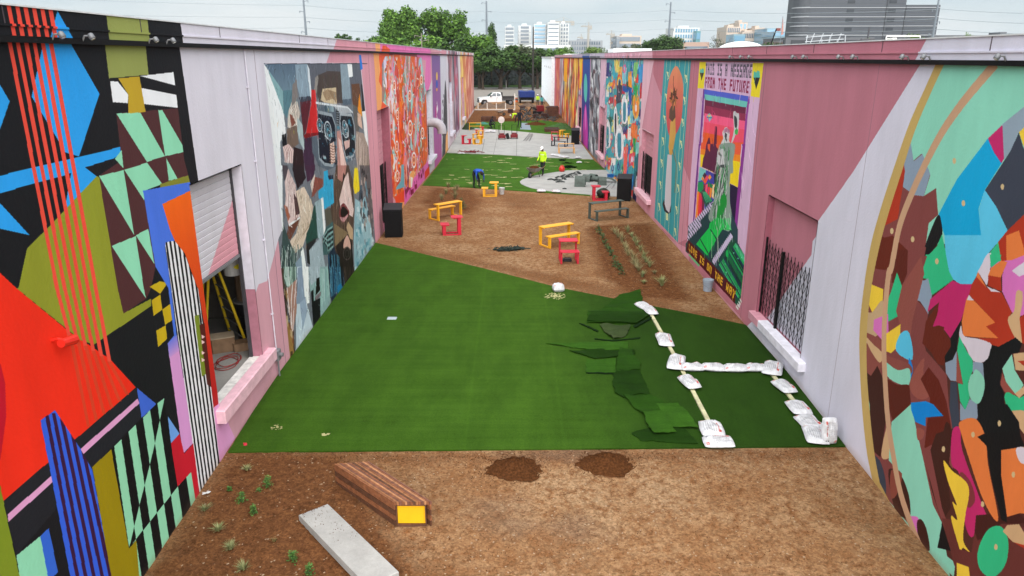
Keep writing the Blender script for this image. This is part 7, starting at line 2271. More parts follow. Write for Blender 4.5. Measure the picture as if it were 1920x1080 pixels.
# truck
def truck(px, py, rz, label):
 p = G(px, py); t = empty('pickup_truck', (p.x, p.y, p.z), rz, label, 'truck')
 Wm, Gm, Bm = mat('white_car_paint', (236,238,240), rough=.25, k=.85, coat=.5, var=.02), glass_mat('car_glass', (40,52,62)), mat('dark_grey_bed', (52,48,48), rough=.6)
 # side profile, front at -x
 def ext(pts, y0, y1, mb=None):
  mb = mb or MB(); n = len(pts)
  mb.add([(x, y0, z) for x, z in pts] + [(x, y1, z) for x, z in pts], [tuple(range(n)), tuple(range(2 * n - 1, n - 1,-1))] + [(i, n + i, n + (i + 1) % n, (i + 1) % n) for i in range(n)])
  return mb
 body = ext([(-3.0,.45),(-3.05,.9),(-2.98,1.12),(-2.7,1.2),(-1.55,1.3),(-1.5,.5),(-1.7,.5),(-1.85,.85),(-2.35,.9),(-2.62,.78),(-2.72,.5)], -.98,.98)
 ext([(-1.55,.5),(-1.55,1.3),(.6,1.32),(.62,.5)], -.98,.98, body)
 cab = MB()
 cab.add([(-1.5,-.93,1.3),(-1.5,.93,1.3),(.58,.93,1.3),(.58,-.93,1.3),(-.75,-.74,1.93),(-.75,.74,1.93),(.42,.76,1.95),(.42,-.76,1.95)], [(0,3,2,1),(4,5,6,7),(0,1,5,4),(1,2,6,5),(2,3,7,6),(3,0,4,7)])
 body.build('body', Wm, t); cab.build('cab', Wm, t)
 g_ = MB(); g_.add([(-1.44,-.82,1.38),(-1.44,.82,1.38),(-.80,.68,1.885),(-.80,-.68,1.885)], [(0,3,2,1)]); 
 for i, v in enumerate(g_.v): g_.v[i] = v + Vector((-.02,0,.02))
 g_.build('windscreen', Gm, t)
 for s_ in (-1,1):
  for (x0, x1) in ((-1.15,-.3),(-.22,.42)):
   g_ = MB(); yb, yt = s_ * .935, s_ * .775
   g_.add([(x0, yb, 1.36),(x1, yb, 1.36),(x1 - .02, yt, 1.86),(x0 + (.4 if x0 < -1 else 0), yt, 1.86)], [(0,1,2,3)])
   g_.build('side_window', Gm, t)
  MB().box(-1.3,-1.1, s_ * 1.0 - (0 if s_ > 0 else .16), s_ * 1.0 + (.16 if s_ > 0 else 0), 1.32,1.55).build('wing_mirror', M_BLACKM, t)
  MB().box(-.28,-.262, s_ * .981 - .002, s_ * .981 + .002,.55,1.28).build('door_seam', M_BLACKM, t)
  MB().box(-.2,-.02, s_ * .985 - .01, s_ * .985 + .01,1.12,1.17).build('door_handle', M_BLACKM, t)
  MB().box(-3.08,-2.98, s_ * .8 - .15, s_ * .8 + .15,.88,1.04).build('headlight', mat('headlight_lens', (210,214,220), rough=.1), t)
 MB().bbox(-3.085,-3.03,-.62,.62,.68,1.06,.01).build('grille', M_BLACKM, t)
 MB().bbox(-3.12,-2.95,-.96,.96,.42,.64,.02).build('bumper', mat('dark_bumper', (60,62,66), rough=.4), t)
 MB().box(.66,3.3,-1.02,1.02,.72,.86).build('flat_bed', Bm, t)
 for k in range(9):
  MB().box(.68 + .29 * k, .72 + .29 * k, -1.02,-.98,.87,1.25).build('bed_stake', Bm, t)
 MB().box(.64,.72,-1.0,1.0,.87,1.95).build('headboard', Bm, t); MB().box(.64,3.2,1.0,1.04,.87,1.3).build('bed_side', Bm, t)
 for x in (-2.13,2.0):
  for s_ in (-.86,.86):
   w_ = MB(); w_.tube([(x, s_ - .14,.42),(x, s_ + .14,.42)], .42,18); tt = w_.build('wheel', mat('tyre_rubber', (26,26,28), rough=.8), t)
   w_ = MB(); w_.tube([(x, s_ - .15,.42),(x, s_ + .15,.42)], .24,12); w_.build('rim', M_STEEL, tt)
 return t
truck(932,196.5, R(12), 'white crew cab pickup truck with a dark stake bed parked behind the yard')
p = G(987,193.5)
t = empty('trailer', (p.x, p.y + 1, p.z), R(3), 'blue box trailer behind the pickup truck', 'trailer')
BT = mat('blue_trailer_paint', (26,58,140), rough=.6, k=.6)
MB().bbox(-1.25,1.25,-2,2,1.0,1.95,.05).build('body', BT, t)
for k in range(6): MB().box(-1.2 + .46 * k, -1.14 + .46 * k, -2.03,-2.001,1.05,1.9).build('rib', BT, t)
MB().box(-1.2,1.2,-1.9,1.9,.55,.99).build('chassis', M_BLACKM, t)
for s_ in (-1.05,1.05):
 for y_ in (-.8,.3):
  w_ = MB(); w_.tube([(s_ - .12, y_, .4),(s_ + .12, y_, .4)], .4,14); w_.build('wheel', mat('tyre_rubber', (26,26,28)), t)
MB().bbox(-.6,.3,-1,0,1.951,2.2,.1).build('load', M_STEEL, t); MB().box(-.12,.12,-2.6,-2.03,.6,.7).build('drawbar', M_BLACKM, t)
p = G(968,192)
t = empty('traffic_barrel', (p.x, p.y + 1, p.z), 0, 'orange and white traffic barrel between truck and trailer', 'barrel')
for k, (r_, z0, z1) in enumerate(((.3,0,.3),(.28,.3,.5),(.27,.5,.72),(.25,.72,.95))):
 mb = MB(); mb.lathe([(r_, z0),(r_ - .01, z1 - .002)], 12); mb.build('band', mat('orange_plastic', (232,110,40), k=.8) if k % 2 == 0 else M_WP, t)
# red skid machine
p = G(1009,214)
t = empty('trencher', (p.x, p.y, p.z), R(15), 'small red and black tracked trencher beside the timber crates', 'machine')
MB().bbox(-.2,.75,-.4,.4,.35,1.15,.1).build('body', mat('dark_red_steel', (150,26,36)), t)
for s_ in (-.5,.5):
 mb = MB(); mb.bbox(-.6,.6, s_ - .12, s_ + .12,0,.4,.1); mb.build('track', M_BLACKM, t)
mb = MB(); mb.tube([(-.2,0,.6),(-.9,0,.9),(-1.5,0,.1)], .09,6); mb.build('boom', M_BLACKM, t); mb = MB(); mb.tube([(.6,-.3,1.1),(.8,-.3,1.5),(.8,.3,1.5),(.6,.3,1.1)], .03,6); mb.build('handlebar', M_BLACKM, t)
def wheelbarrow(loc, rz, label, fill=True, group=None, s=1.0):
 t = empty('wheelbarrow', loc, rz, label, 'wheelbarrow'); t.scale = (s, s, s)
 # wheel at -x, handles at +x
 mb = MB(); prof = [((-.45,-.36,.62),(.42,-.36,.58),(.42,.36,.58),(-.45,.36,.62)),((-.22,-.2,.34),(.24,-.2,.34),(.24,.2,.34),(-.22,.2,.34))]
 T_ = list(prof[0]); B_ = list(prof[1])
 vs = T_ + B_ + [(x * .95, y * .95, z) for x, y, z in T_] + [(x * .93, y * .93, z + .02) for x, y, z in B_]
 fs = [(4 + i, 4 + (i + 1) % 4, (i + 1) % 4, i) for i in range(4)] + [(7,6,5,4)] + [(8 + i, 8 + (i + 1) % 4,12 + (i + 1) % 4,12 + i) for i in range(4)] + [(12,13,14,15)] + [(i, (i + 1) % 4,8 + (i + 1) % 4,8 + i) for i in range(4)]
 mb.add(vs, fs); mb.build('tray', mat('barrow_steel', (150,140,130), rough=.5, k=.7), t)
 if fill:
  f = MB(); f.ball((-.02,0,.57), .36,14,8, (1.05,.88,.42)); f.build('soil_load', M_SOIL, t, smooth=True)
 mb = MB(); mb.tube([(-.52,-.035,.2),(-.52,.035,.2)], .2,16); w_ = mb.build('wheel', mat('tyre_rubber', (26,26,28)), t); mb = MB(); mb.tube([(-.52,-.045,.2),(-.52,.045,.2)], .09,10); mb.build('rim', M_STEEL, w_)
 for s_ in (-1,1):
  mb = MB(); mb.tube([(-.56, s_ * .07,.2),(-.2, s_ * .2,.33),(.5, s_ * .27,.5),(.95, s_ * .29,.66)], .018,6); mb.build('handle', mat('barrow_wood', (120,90,60)), t)
  mb = MB(); mb.tube([(.1, s_ * .22,.36),(.26, s_ * .24,.0),(.4, s_ * .25,.45)], .014,6); mb.build('leg', M_BLACKM, t)
 return t
WB = G(*DV((135,640))[0]); WBA = R(58)
wb_loc = (WB.x + .52 * math.cos(WBA), WB.y + .52 * math.sin(WBA), WB.z + .03)
wheelbarrow(wb_loc, WBA, 'wheelbarrow heaped with brown soil pushed by the worker in hi-vis yellow')
p = G(938,217); wheelbarrow((p.x, p.y, p.z), R(200), 'empty dark wheelbarrow far back on the turned earth', False)
# ------------------------------------------------------------------ PEOPLE
def person(loc, rz, J, cols, label, helmet=None, extras=None, scale=1.0):
 """J: joint -> position (z up, facing -y); one continuous skinned body, clothes as coloured regions and children"""
 t = empty('person', loc, rz, label, 'person'); t.scale = (scale,) * 3
 names = ['pelvis', 'waist', 'chest', 'neck', 'head', 'shl', 'ell', 'wrl', 'hal', 'shr', 'elr', 'wrr', 'har', 'hil', 'knl', 'anl', 'tol', 'hir', 'knr', 'anr', 'tor']
 E_ = [('pelvis', 'waist'),('waist', 'chest'),('chest', 'neck'),('neck', 'head'),('chest', 'shl'),('shl', 'ell'),('ell', 'wrl'),('wrl', 'hal'),('chest', 'shr'),('shr', 'elr'),('elr', 'wrr'),('wrr', 'har'),
          ('pelvis', 'hil'),('hil', 'knl'),('knl', 'anl'),('anl', 'tol'),('pelvis', 'hir'),('hir', 'knr'),('knr', 'anr'),('anr', 'tor')]
 Rr = dict(pelvis=(.15,.12), waist=(.14,.105), chest=(.165,.12), neck=(.06,.06), head=(.085,.1), shl=(.075,.075), shr=(.075,.075), ell=(.05,.05), elr=(.05,.05), wrl=(.034,.034), wrr=(.034,.034), hal=(.036,.022), har=(.036,.022),
              hil=(.095,.095), hir=(.095,.095), knl=(.062,.062), knr=(.062,.062), anl=(.045,.045), anr=(.045,.045), tol=(.042,.03), tor=(.042,.03))
 me = bpy.data.meshes.new('body'); me.from_pydata([J[n_] for n_ in names], [(names.index(a), names.index(b)) for a, b in E_], []); me.update()
 o = bpy.data.objects.new('body', me); COL.objects.link(o)
 sk = o.modifiers.new('skin', 'SKIN'); sk.use_smooth_shade = True
 for i, n_ in enumerate(names): me.skin_vertices[0].data[i].radius = Rr[n_]; me.skin_vertices[0].data[i].use_root = (i == 0)
 ss = o.modifiers.new('sub', 'SUBSURF'); ss.levels = 1; ss.render_levels = 1
 bpy.context.view_layer.update()
 dg = bpy.context.evaluated_depsgraph_get()
 nm = bpy.data.meshes.new_from_object(o.evaluated_get(dg)); nm.name = 'body'
 o.modifiers.clear(); o.data = nm
 nm.materials.clear()
 order = ['skin', 'top', 'legs', 'shoes', 'sleeve']
 for k in order: nm.materials.append(mat('cloth_%s_%d_%d_%d' % ((k,) + tuple(cols[k])), cols[k], rough=.85, k=.8, var=.2, scale=12, bump=.2))
 reg = {('pelvis', 'waist'): 1, ('waist', 'chest'): 1, ('chest', 'neck'): 1, ('neck', 'head'): 0, ('chest', 'shl'): 1, ('chest', 'shr'): 1, ('shl', 'ell'): 1, ('shr', 'elr'): 1, ('ell', 'wrl'): 4, ('elr', 'wrr'): 4, ('wrl', 'hal'): 0, ('wrr', 'har'): 0,
           ('pelvis', 'hil'): 2, ('pelvis', 'hir'): 2, ('hil', 'knl'): 2, ('hir', 'knr'): 2, ('knl', 'anl'): 2, ('knr', 'anr'): 2, ('anl', 'tol'): 3, ('anr', 'tor'): 3}
 segs = [(Vector(J[a]), Vector(J[b]), reg[(a, b)]) for a, b in E_]
 for p in nm.polygons:
  c_ = p.center; best = 1e9
  for a, b, r_ in segs:
   ab = b - a; tt = max(0, min(1, (c_ - a).dot(ab) / ab.length_squared)); d = (c_ - a - ab * tt).length
   if d < best: best, k = d, r_
  p.material_index = k; p.use_smooth = True
 o.parent = t; KIDS.setdefault(t.name, []).append(o)
 # fingers
 for s_, w_, h_ in (('l', J['wrl'], J['hal']),('r', J['wrr'], J['har'])):
  d = (Vector(h_) - Vector(w_)).normalized(); sd = d.cross(Vector((0,0,1))); sd = sd.normalized() if sd.length > .1 else Vector((1,0,0))
  cu = d.cross(sd).normalized() * (-1 if d.z < .3 else 1)
  mb = MB()
  for k in range(4):
   b0 = Vector(h_) + sd * (.013 * (k - 1.5)) * 1.3 - d * .02; l_ = (.045,.052,.05,.04)[k]
   mb.tube([b0, b0 + d * l_ * .6, b0 + d * l_ + cu * .012, b0 + d * l_ * 1.2 + cu * .032], [.009,.0085,.008,.006], 5)
  b0 = Vector(w_).lerp(Vector(h_), .5) + sd * .025; mb.tube([b0, b0 + sd * .02 + d * .025, b0 + sd * .022 + d * .055], [.01,.009,.007], 5)
  mb.build('fingers', nm.materials[0], t, smooth=True)
 # head details
 H_ = Vector(J['head']); up = (H_ - Vector(J['neck'])).normalized(); fw = J.get('face', Vector((0,-1,0))); fw = (Vector(fw) - up * Vector(fw).dot(up)).normalized(); rt = fw.cross(up)
 B3 = Matrix((rt, -fw, up)).transposed().to_4x4(); B3.translation = H_
 mb = MB(); mb.ball((0,0,.02), .1,12,8, (.82,1,1.12)); mb.tube([(0,-.095,.02),(0,-.118,-.005),(0,-.1,-.015)], [.008,.014,.01], 5)
 for s_ in (-1,1): mb.ball((s_ * .083,.005,.01), .022,6,4, (.4,.9,1.2))
 for i, v in enumerate(mb.v): mb.v[i] = B3 @ v
 mb.build('face', nm.materials[0], t, smooth=True)
 for s_ in (-1,1):
  mb = MB(); mb.ball((s_ * .032,-.092,.035), .011,6,4)
  for i, v in enumerate(mb.v): mb.v[i] = B3 @ v
  mb.build('eye', M_BLACKM, t)
 mb = MB(); mb.box(-.022,.022,-.1,-.09,-.042,-.034)
 for i, v in enumerate(mb.v): mb.v[i] = B3 @ v
 mb.build('mouth', mat('lips', (150,90,80)), t)
 mb = MB()
 if helmet:
  mb.lathe([(.105,.045),(.118,.06),(.115,.10),(.095,.15),(.055,.18),(.0,.188)], 14); mb.bbox(-.07,.07,-.165,-.09,.05,.065,.01); mm, nm_ = mat('helmet_%d_%d' % helmet[:2], helmet, rough=.35, k=.85), 'hard_hat'
 else:
  mb.ball((0,.015,.045), .108,12,7, (.88,.95,1.05)); mm, nm_ = mat('dark_hair', (30,26,26), rough=.8), 'hair'
 for i, v in enumerate(mb.v): mb.v[i] = B3 @ v
 mb.build(nm_, mm, t, smooth=True)
 if extras: extras(t)
 return t
def walk(lean=.0, stride=.18, arms=None):
 J = dict(pelvis=(0,0,.95), waist=(0, -lean * .4,1.1), chest=(0, -lean, 1.34), neck=(0, -lean * 1.4,1.50), head=(0, -lean * 1.7 - .02,1.62),
             shl=(.19, -lean * 1.1,1.42), shr=(-.19, -lean * 1.1,1.42), hil=(.1,0,.90), hir=(-.1,0,.90), knl=(.11, -stride * .6 - .04,.5), anl=(.11, -stride, .09), tol=(.12, -stride - .16,.035),
             knr=(-.11, stride * .2 - .06,.5), anr=(-.11, stride, .12), tor=(-.12, stride - .14,.035), face=(0,-1,-.1))
 A_ = arms or dict(ell=(.27, -lean - .05,1.15), wrl=(.25,-.15 - lean, .93), hal=(.25,-.19 - lean, .86), elr=(-.27, -lean - .05,1.15), wrr=(-.25,-.15 - lean, .93), har=(-.25,-.19 - lean, .86))
 J.update(A_)
 return J
HV = dict(skin=(120,84,64), top=(204,250,44), legs=(34,34,42), shoes=(60,46,40), sleeve=(204,250,44))
def vest_bands(t):
 for z, r_ in ((1.12,.17),(1.28,.185)):
  mb = MB(); mb.lathe([(r_, z),(r_ + .004, z + .045)], 14)
  for i, v in enumerate(mb.v): mb.v[i] = Vector((v.x * 1.05, v.y * .82 - .03, v.z))
  mb.build('reflective_band', mat('reflective_silver', (206,210,206), rough=.3), t)
 mb = MB(); mb.lathe([(.20,.84),(.205,.95),(.19,1.1),(.2,1.3),(.16,1.43),(.08,1.47)], 14)
 for i, v in enumerate(mb.v): mb.v[i] = Vector((v.x * 1.0, v.y * .80 - .02, v.z))
 mb.build('jacket', mat('cloth_jacket_hv', (200,248,40), rough=.8, k=.85), t, smooth=True)
W1 = G(*DV((318,600))[0], .03)
hdir = Vector((wb_loc[0] + .95 * math.cos(WBA), wb_loc[1] + .95 * math.sin(WBA), 0)) - Vector((W1.x, W1.y, 0))
arms1 = dict(ell=(.26,-.06,1.12), wrl=(.26,-.26,.92), hal=(.27,-.32,.86), elr=(-.26,-.06,1.12), wrr=(-.26,-.26,.92), har=(-.27,-.32,.86))
pw = (wb_loc[0] + 1.12 * math.cos(WBA), wb_loc[1] + 1.12 * math.sin(WBA))
person((pw[0], pw[1], W1.z), WBA - R(90) , walk(.07,.2, arms1), HV, 'worker in a yellow hi-vis jacket and white hard hat pushing a wheelbarrow', (238,238,236), vest_bands, 1.02)
BLU = dict(skin=(60,44,40), top=(36,86,190), legs=(22,26,36), shoes=(30,30,34), sleeve=(28,60,140))
Jb = dict(pelvis=(0,.18,.86), waist=(0,.06,1.0), chest=(0,-.22,1.04), neck=(0,-.38,.98), head=(.0,-.50,.90), shl=(.19,-.26,1.0), shr=(-.19,-.26,1.0), ell=(.24,-.36,.74), wrl=(.18,-.45,.5), hal=(.17,-.47,.42),
          elr=(-.24,-.30,.74), wrr=(-.2,-.34,.52), har=(-.2,-.36,.44), hil=(.12,.16,.84), hir=(-.12,.16,.84), knl=(.16,-.02,.46), anl=(.17,.02,.09), tol=(.19,-.14,.035), knr=(-.16,.02,.46), anr=(-.17,.06,.09), tor=(-.19,-.10,.035), face=(0,-.6,-1))
p = G(894,352.3)
person((p.x, p.y, p.z), R(38), Jb, BLU, 'bent over worker in a blue top and dark trousers at the turf edge', None, None, 1.0)
DKC = dict(skin=(70,50,44), top=(30,30,44), legs=(24,24,34), shoes=(20,20,22), sleeve=(30,30,44))
p = G(974,240,.03)
person((p.x, p.y, p.z), R(20), walk(.1,.12), DKC, 'tall worker in dark navy clothes standing on the far turf', None, None, 1.12)
YB = dict(HV)
p = G(968,230)
person((p.x - .1, p.y, p.z), R(-80), Jb, YB, 'bent over worker in yellow hi-vis with a white hard hat behind the navy worker', (238,238,236), None, 1.0)
Jk = dict(pelvis=(0,.1,.42), waist=(0,.02,.58), chest=(0,-.1,.8), neck=(0,-.16,.95), head=(0,-.2,1.06), shl=(.19,-.12,.88), shr=(-.19,-.12,.88), ell=(.25,-.25,.65), wrl=(.2,-.42,.5), hal=(.19,-.5,.46), elr=(-.25,-.25,.65), wrr=(-.2,-.42,.5), har=(-.19,-.5,.46),
          hil=(.11,.08,.4), hir=(-.11,.08,.4), knl=(.15,-.36,.42), anl=(.14,-.3,.08), tol=(.15,-.45,.035), knr=(-.14,-.26,.08), anr=(-.13,.16,.09), tor=(-.13,.3,.05), face=(0,-1,-.2))
p = G(920,241,.03)
person((p.x, p.y, p.z), R(70), Jk, DKC, 'kneeling worker in black clothes at the far edge of the plaza', None, None, 1.1)
p = G(1008,199)
person((p.x, p.y, p.z), R(10), walk(.02,.08), HV, 'distant worker in a yellow hi-vis vest near the white shed', (238,238,236), None, 1.0)
p = G(1016,202)
person((p.x, p.y, p.z), R(-30), walk(.08,.08), dict(skin=(90,64,54), top=(80,180,180), legs=(40,50,66), shoes=(30,30,30), sleeve=(80,180,180)), 'distant worker in a teal shirt beside the hi-vis worker', None, None, 1.0)
# ------------------------------------------------------------------ inside the open bay
bz_ = .79
def rp(px, py, X): 
 y, z = on_wall(X, px, py); return y, z
t = empty('stepladder', (-6.0,15.25, bz_), 0, 'yellow stepladder standing in the open bay', 'ladder')
Y4 = mat('yellow_fibreglass', (236,200,40), rough=.5, k=.8)
ra = [Vector((0,0,0)), Vector((-.38,-.32,2.2))]; rb = [Vector((-.62,.68,0)), Vector((-.66,.0,2.2))]
rc = [Vector((-.9,-.1,0)), Vector((-.46,-.3,2.2))]; rd = [Vector((-1.25,.55,0)), Vector((-.7,-.0,2.2))]
for q_ in (ra, rb, rc, rd):
 mb = MB(); mb.tube(q_, .035,4); mb.build('rail', Y4, t)
for k in range(7):
 u = (k + .6) / 7.4; a, b_ = ra[0].lerp(ra[1], u), rb[0].lerp(rb[1], u)
 mb = MB(); mb.tube([a, b_], .02,4); mb.build('step', M_STEEL, t)
mb = MB(); mb.tube([rc[0].lerp(rc[1], .35), rd[0].lerp(rd[1], .35)], .015,4); mb.build('brace', M_STEEL, t)
t = empty('drum', (-6.08,15.78, bz_), 0, 'black steel drum behind the stepladder', 'drum')
mb = MB(); mb.lathe([(.29,0),(.29,.28),(.305,.29),(.305,.31),(.29,.32),(.29,.58),(.305,.59),(.305,.61),(.29,.62),(.29,.88)], 20); mb.build('body', mat('black_drum', (26,26,30), rough=.35), t)
mb = MB(); mb.lathe([(.31,.88),(.315,.92),(.30,.92),(.29,.90)], 20); mb.build('lid', mat('grey_lid', (140,140,140), rough=.5, k=.7), t)
t = empty('hanging_bucket', (-6.0,14.95,2.55), 0, 'white bucket with a yellow label hanging under the shutter', 'bucket')
mb = MB(); mb.lathe([(.17,0),(.19,.28),(.2,.34),(.19,.36)], 18); mb.build('body', mat('white_plastic', (226,226,224)), t)
mb = MB(); mb.lathe([(.203,.33),(.21,.35),(.205,.37)], 18); mb.build('rim', mat('white_plastic', (226,226,224)), t)
mb = MB(); mb.tube([(-.19,0,.34),(-.1,0,.7),(0,0,1.1),(.1,0,.7),(.19,0,.34)], .008,5); mb.build('handle', M_STEEL, t)
lab = MB()
for k in range(12):
 a0 = -1.1 + .6 * k / 11 
vs, fs = [], []
for k in range(9):
 a0 = -1.05 + .9 * k / 8; hh = .055 * math.sin(math.pi * (k + .3) / 8.6)
 vs += [(math.cos(a0) * .197, math.sin(a0) * .197,.2 - hh),(math.cos(a0) * .2, math.sin(a0) * .2,.2 + hh)]
for k in range(8): fs.append((2 * k, 2 * k + 2,2 * k + 3,2 * k + 1))
lab.add(vs, fs); lab.build('label', mat('yellow_label', (236,220,40), k=.8), t)
t = empty('carton', (-6.42,14.98, bz_), R(25), 'brown cardboard carton with a hand hole on the bay floor', 'box')
MB().bbox(-.24,.24,-.19,.19,0,.33,.01).build('body', mat('cardboard', (150,118,90), rough=.8, k=.65, var=.2), t)
MB().bbox(-.25,.25,-.2,.2,.331,.345,.004).build('lid', mat('cardboard_pale', (196,176,150), rough=.8, k=.7), t)
MB().box(.241,.245,-.07,.07,.2,.25).build('hand_hole', M_DARK, t)
t = empty('carton', (-6.02,15.02, bz_), R(25), 'smaller low brown carton behind the one with the hand hole', 'box')
MB().bbox(-.18,.18,-.15,.15,0,.18,.01).build('body', mat('cardboard', (150,118,90)), t); MB().bbox(-.185,.185,-.155,.155,.181,.19,.004).build('lid', mat('cardboard', (150,118,90)), t)
mb = MB(); pts = []
for k in range(70):
 a0 = k * .28; pts.append((-6.05 + math.cos(a0) * (.22 + .03 * math.sin(k * .7)), 14.1 + math.sin(a0) * .45 * (.8 + .05 * math.cos(k)) + k * .004, bz_ + .02 + .008 * (k // 22)))
mb.tube(pts, .009,5); tag(mb.build('air_hose', mat('dark_red_hose', (130,36,34), rough=.5)), 'dark red hose coiled on the bay floor', 'hose')
# ------------------------------------------------------------------ BEYOND THE YARD
def crown_mesh(name, n, s, seed, shape='oak', sparse=0.0):
 rg = np.random.default_rng(seed)
 nb = {'oak': 48, 'cone': 26, 'bush': 22, 'open': 30}[shape]
 cs, rs = [], []
 for k in range(nb):
  if shape == 'cone':
   t = rg.random(); r_ = .62 * (1 - t) ** .8 * .9 + .05; a = rg.random() * 6.28; q = r_ * rg.random() ** .5
   cs.append((math.cos(a) * q, math.sin(a) * q, -.9 + 1.85 * t)); rs.append(.16 + .14 * (1 - t))
  else:
   v = rg.normal(size=3); v /= np.linalg.norm(v); q = rg.random() ** .4 * (.74 if shape != 'open' else .8)
   z = v[2] * q
   cs.append((v[0] * q * 1.0, v[1] * q * 1.0, z * (.85 if z > 0 else .62))); rs.append(rg.uniform(.10,.26) if shape != 'open' else rg.uniform(.08,.16))
 cs, rs = np.array(cs), np.array(rs)
 w = rs ** 2; idx = rg.choice(nb, n, p=w / w.sum())
 d = rg.normal(size=(n, 3)); d /= np.linalg.norm(d, axis=1)[:, None]
 rad = rs[idx] * (rg.random(n) ** .4) * rg.uniform(.8,1.35, n)
 P_ = cs[idx] + d * rad[:, None]
 nrm = d + rg.normal(size=(n, 3)) * .8 + np.array([0,0,.35]); nrm /= np.linalg.norm(nrm, axis=1)[:, None]
 a = np.cross(nrm, rg.normal(size=(n, 3))); a /= np.linalg.norm(a, axis=1)[:, None]; b = np.cross(nrm, a)
 sz = s * rg.uniform(.6,1.35, n)[:, None]
 V = np.stack([P_ - a * sz, P_ + b * sz * .6, P_ + a * sz, P_ - b * sz * .6], 1).reshape(-1,3)
 me = bpy.data.meshes.new(name)
 me.vertices.add(4 * n); me.vertices.foreach_set('co', V.ravel())
 me.loops.add(4 * n); me.loops.foreach_set('vertex_index', np.arange(4 * n))
 me.polygons.add(n); me.polygons.foreach_set('loop_start', np.arange(n) * 4); me.polygons.foreach_set('loop_total', np.full(n, 4))
 me.update(); me.validate()
 return me
F1 = leaf_material('foliage_bright', (60,100,32),(112,156,54), .6); F2 = leaf_material('foliage_dark', (44,78,30),(84,120,50), .55); F3 = leaf_material('foliage_grey', (74,90,66),(116,126,92), .6); F4 = leaf_material('foliage_lime', (88,120,52),(130,160,80), .6)
M_BARK = mat('bark', (86,72,60), rough=.95, k=.5, var=.3, bump=.6)
CR = {}
def crown(kind, seed, n, s, m):
 k = (kind, seed, n, s, m.name)
 if k not in CR:
  me = crown_mesh('crown', n, s, seed, kind); me.materials.append(m); CR[k] = me
 return CR[k]
def tree(px, ptop, pw, Y, m, label, kind='oak', seed=1, zb=None, n=7500, s=.055, group='trees beyond the yard', name='leafy_tree', trunk=True, zcrown=None):
 """px centre, ptop crown top row, pw crown width in the photograph, standing at distance Y"""
 c_ = at_depth(px, ptop, Y); w = pw / 1430 * Y / 2
 base = -.3; top = c_.z
 bot = zcrown if zcrown is not None else max(base + 1.6, top - 2 * w * 1.15)
 t = empty(name, (c_.x, Y, base), random.uniform(0,6.3), label, 'tree', group)
 cr = bpy.data.objects.new('crown', crown(kind, seed, n, s, m)); COL.objects.link(cr); cr.parent = t; KIDS.setdefault(t.name, []).append(cr)
 hz = (top - bot) / 2
 cr.location = (0,0, bot + hz - base); cr.scale = (w / .82, w / .82, hz / .84)
 mb = MB(); H_ = bot - base + hz * .7; r0 = max(.15, w * .07)
 mb.tube([(0,0,-.2),(r0 * .3,0, H_ * .35),(0, r0 * .4, H_ * .7),(0,0, H_)], [r0 * 1.3, r0, r0 * .75, r0 * .3], 8)
 for k in range(5):
  a = k * 1.3 + seed; z0 = (bot - base) * random.uniform(.7,1.05)
  mb.tube([(0,0, z0),(math.cos(a) * w * .3, math.sin(a) * w * .3, z0 + hz * .45),(math.cos(a) * w * .6, math.sin(a) * w * .6, z0 + hz * random.uniform(.7,1.1))], [r0 * .5, r0 * .35, r0 * .1], 6)
 mb.build('trunk', M_BARK, t)
 return t
tree(750,2,90,205, F1, 'tall bright green tree with a ragged top, left of the two tallest', seed=3, n=8500, s=.05, zcrown=7.5)
tree(833,0,102,210, F1, 'tallest bright green tree with a gap in its crown', seed=5, n=9500, s=.046, zcrown=7.5)
tree(726,42,56,200, F1, 'bright green tree forming the left shoulder of the tall pair', seed=33, n=4500, zcrown=6)
tree(703,62,24,230, F2, 'small dark tree just left of the tall pair', seed=7, n=2500, s=.07, zcrown=8)
tree(724,56,96,190, F1, 'rounded green tree rising behind the left warehouse roof', seed=8)
tree(790,56,120,188, F1, 'broad green tree in front of the tall pair', seed=9, n=7000)
tree(866,54,110,186, F2, 'dark green broad tree right of the warehouse corner', seed=10, n=7000)
tree(921,46,44,200, F2, 'narrow conical dark green tree', 'cone', 11, n=5000, s=.05, zcrown=6)
tree(898,62,84,184, F1, 'mid green tree in front of the conical one', seed=12, n=6500, zcrown=3)
tree(938,76,100,181, F2, 'spreading dark tree above the white pickup truck', seed=13, n=8000, zcrown=2.6)
tree(975,84,84,183, F3, 'grey green tree with a leaning trunk behind the trailer', seed=14, n=7000, zcrown=3)
tree(1008,86,76,182, F2, 'dark tree behind the black utility pole', seed=15, n=7000, zcrown=3)
tree(1042,84,50,190, F1, 'lighter green tree at the right edge of the far gap', seed=16, n=5000, zcrown=3)
tree(905,100,60,178, F2, 'low dark tree beside the left warehouse end', seed=17, n=6000, zcrown=2.4)
tree(1000,104,80,186, F2, 'low dark spreading tree in the middle of the far lawn', seed=18, n=7000, zcrown=2.2)
tree(640,53,56,240, F2, 'feathery dark tree alone above the left warehouse roof', 'open', 19, n=3200, s=.05, zcrown=8, group='trees over the left roof')
tree(660,68,46,236, F2, 'low tree right of the feathery one over the left roof', 'open', 20, n=2200, s=.05, zcrown=8, group='trees over the left roof')
tree(516,56,40,250, F2, 'small treetop near the leftmost steel pole', seed=21, n=1500, s=.07, zcrown=10, group='trees over the left roof')
tree(1245,59,84,260, F2, 'large dark round tree over the right roof beside a steel pole', seed=22, n=7000, s=.045, zcrown=6, group='trees over the right roof')
tree(1220,66,40,262, F2, 'left shoulder tree of the large dark round tree', seed=23, n=3000, s=.06, zcrown=6, group='trees over the right roof')
tree(1188,78,46,270, F3, 'grey green low tree left of the large dark round one', seed=24, n=3000, zcrown=6, group='trees over the right roof')
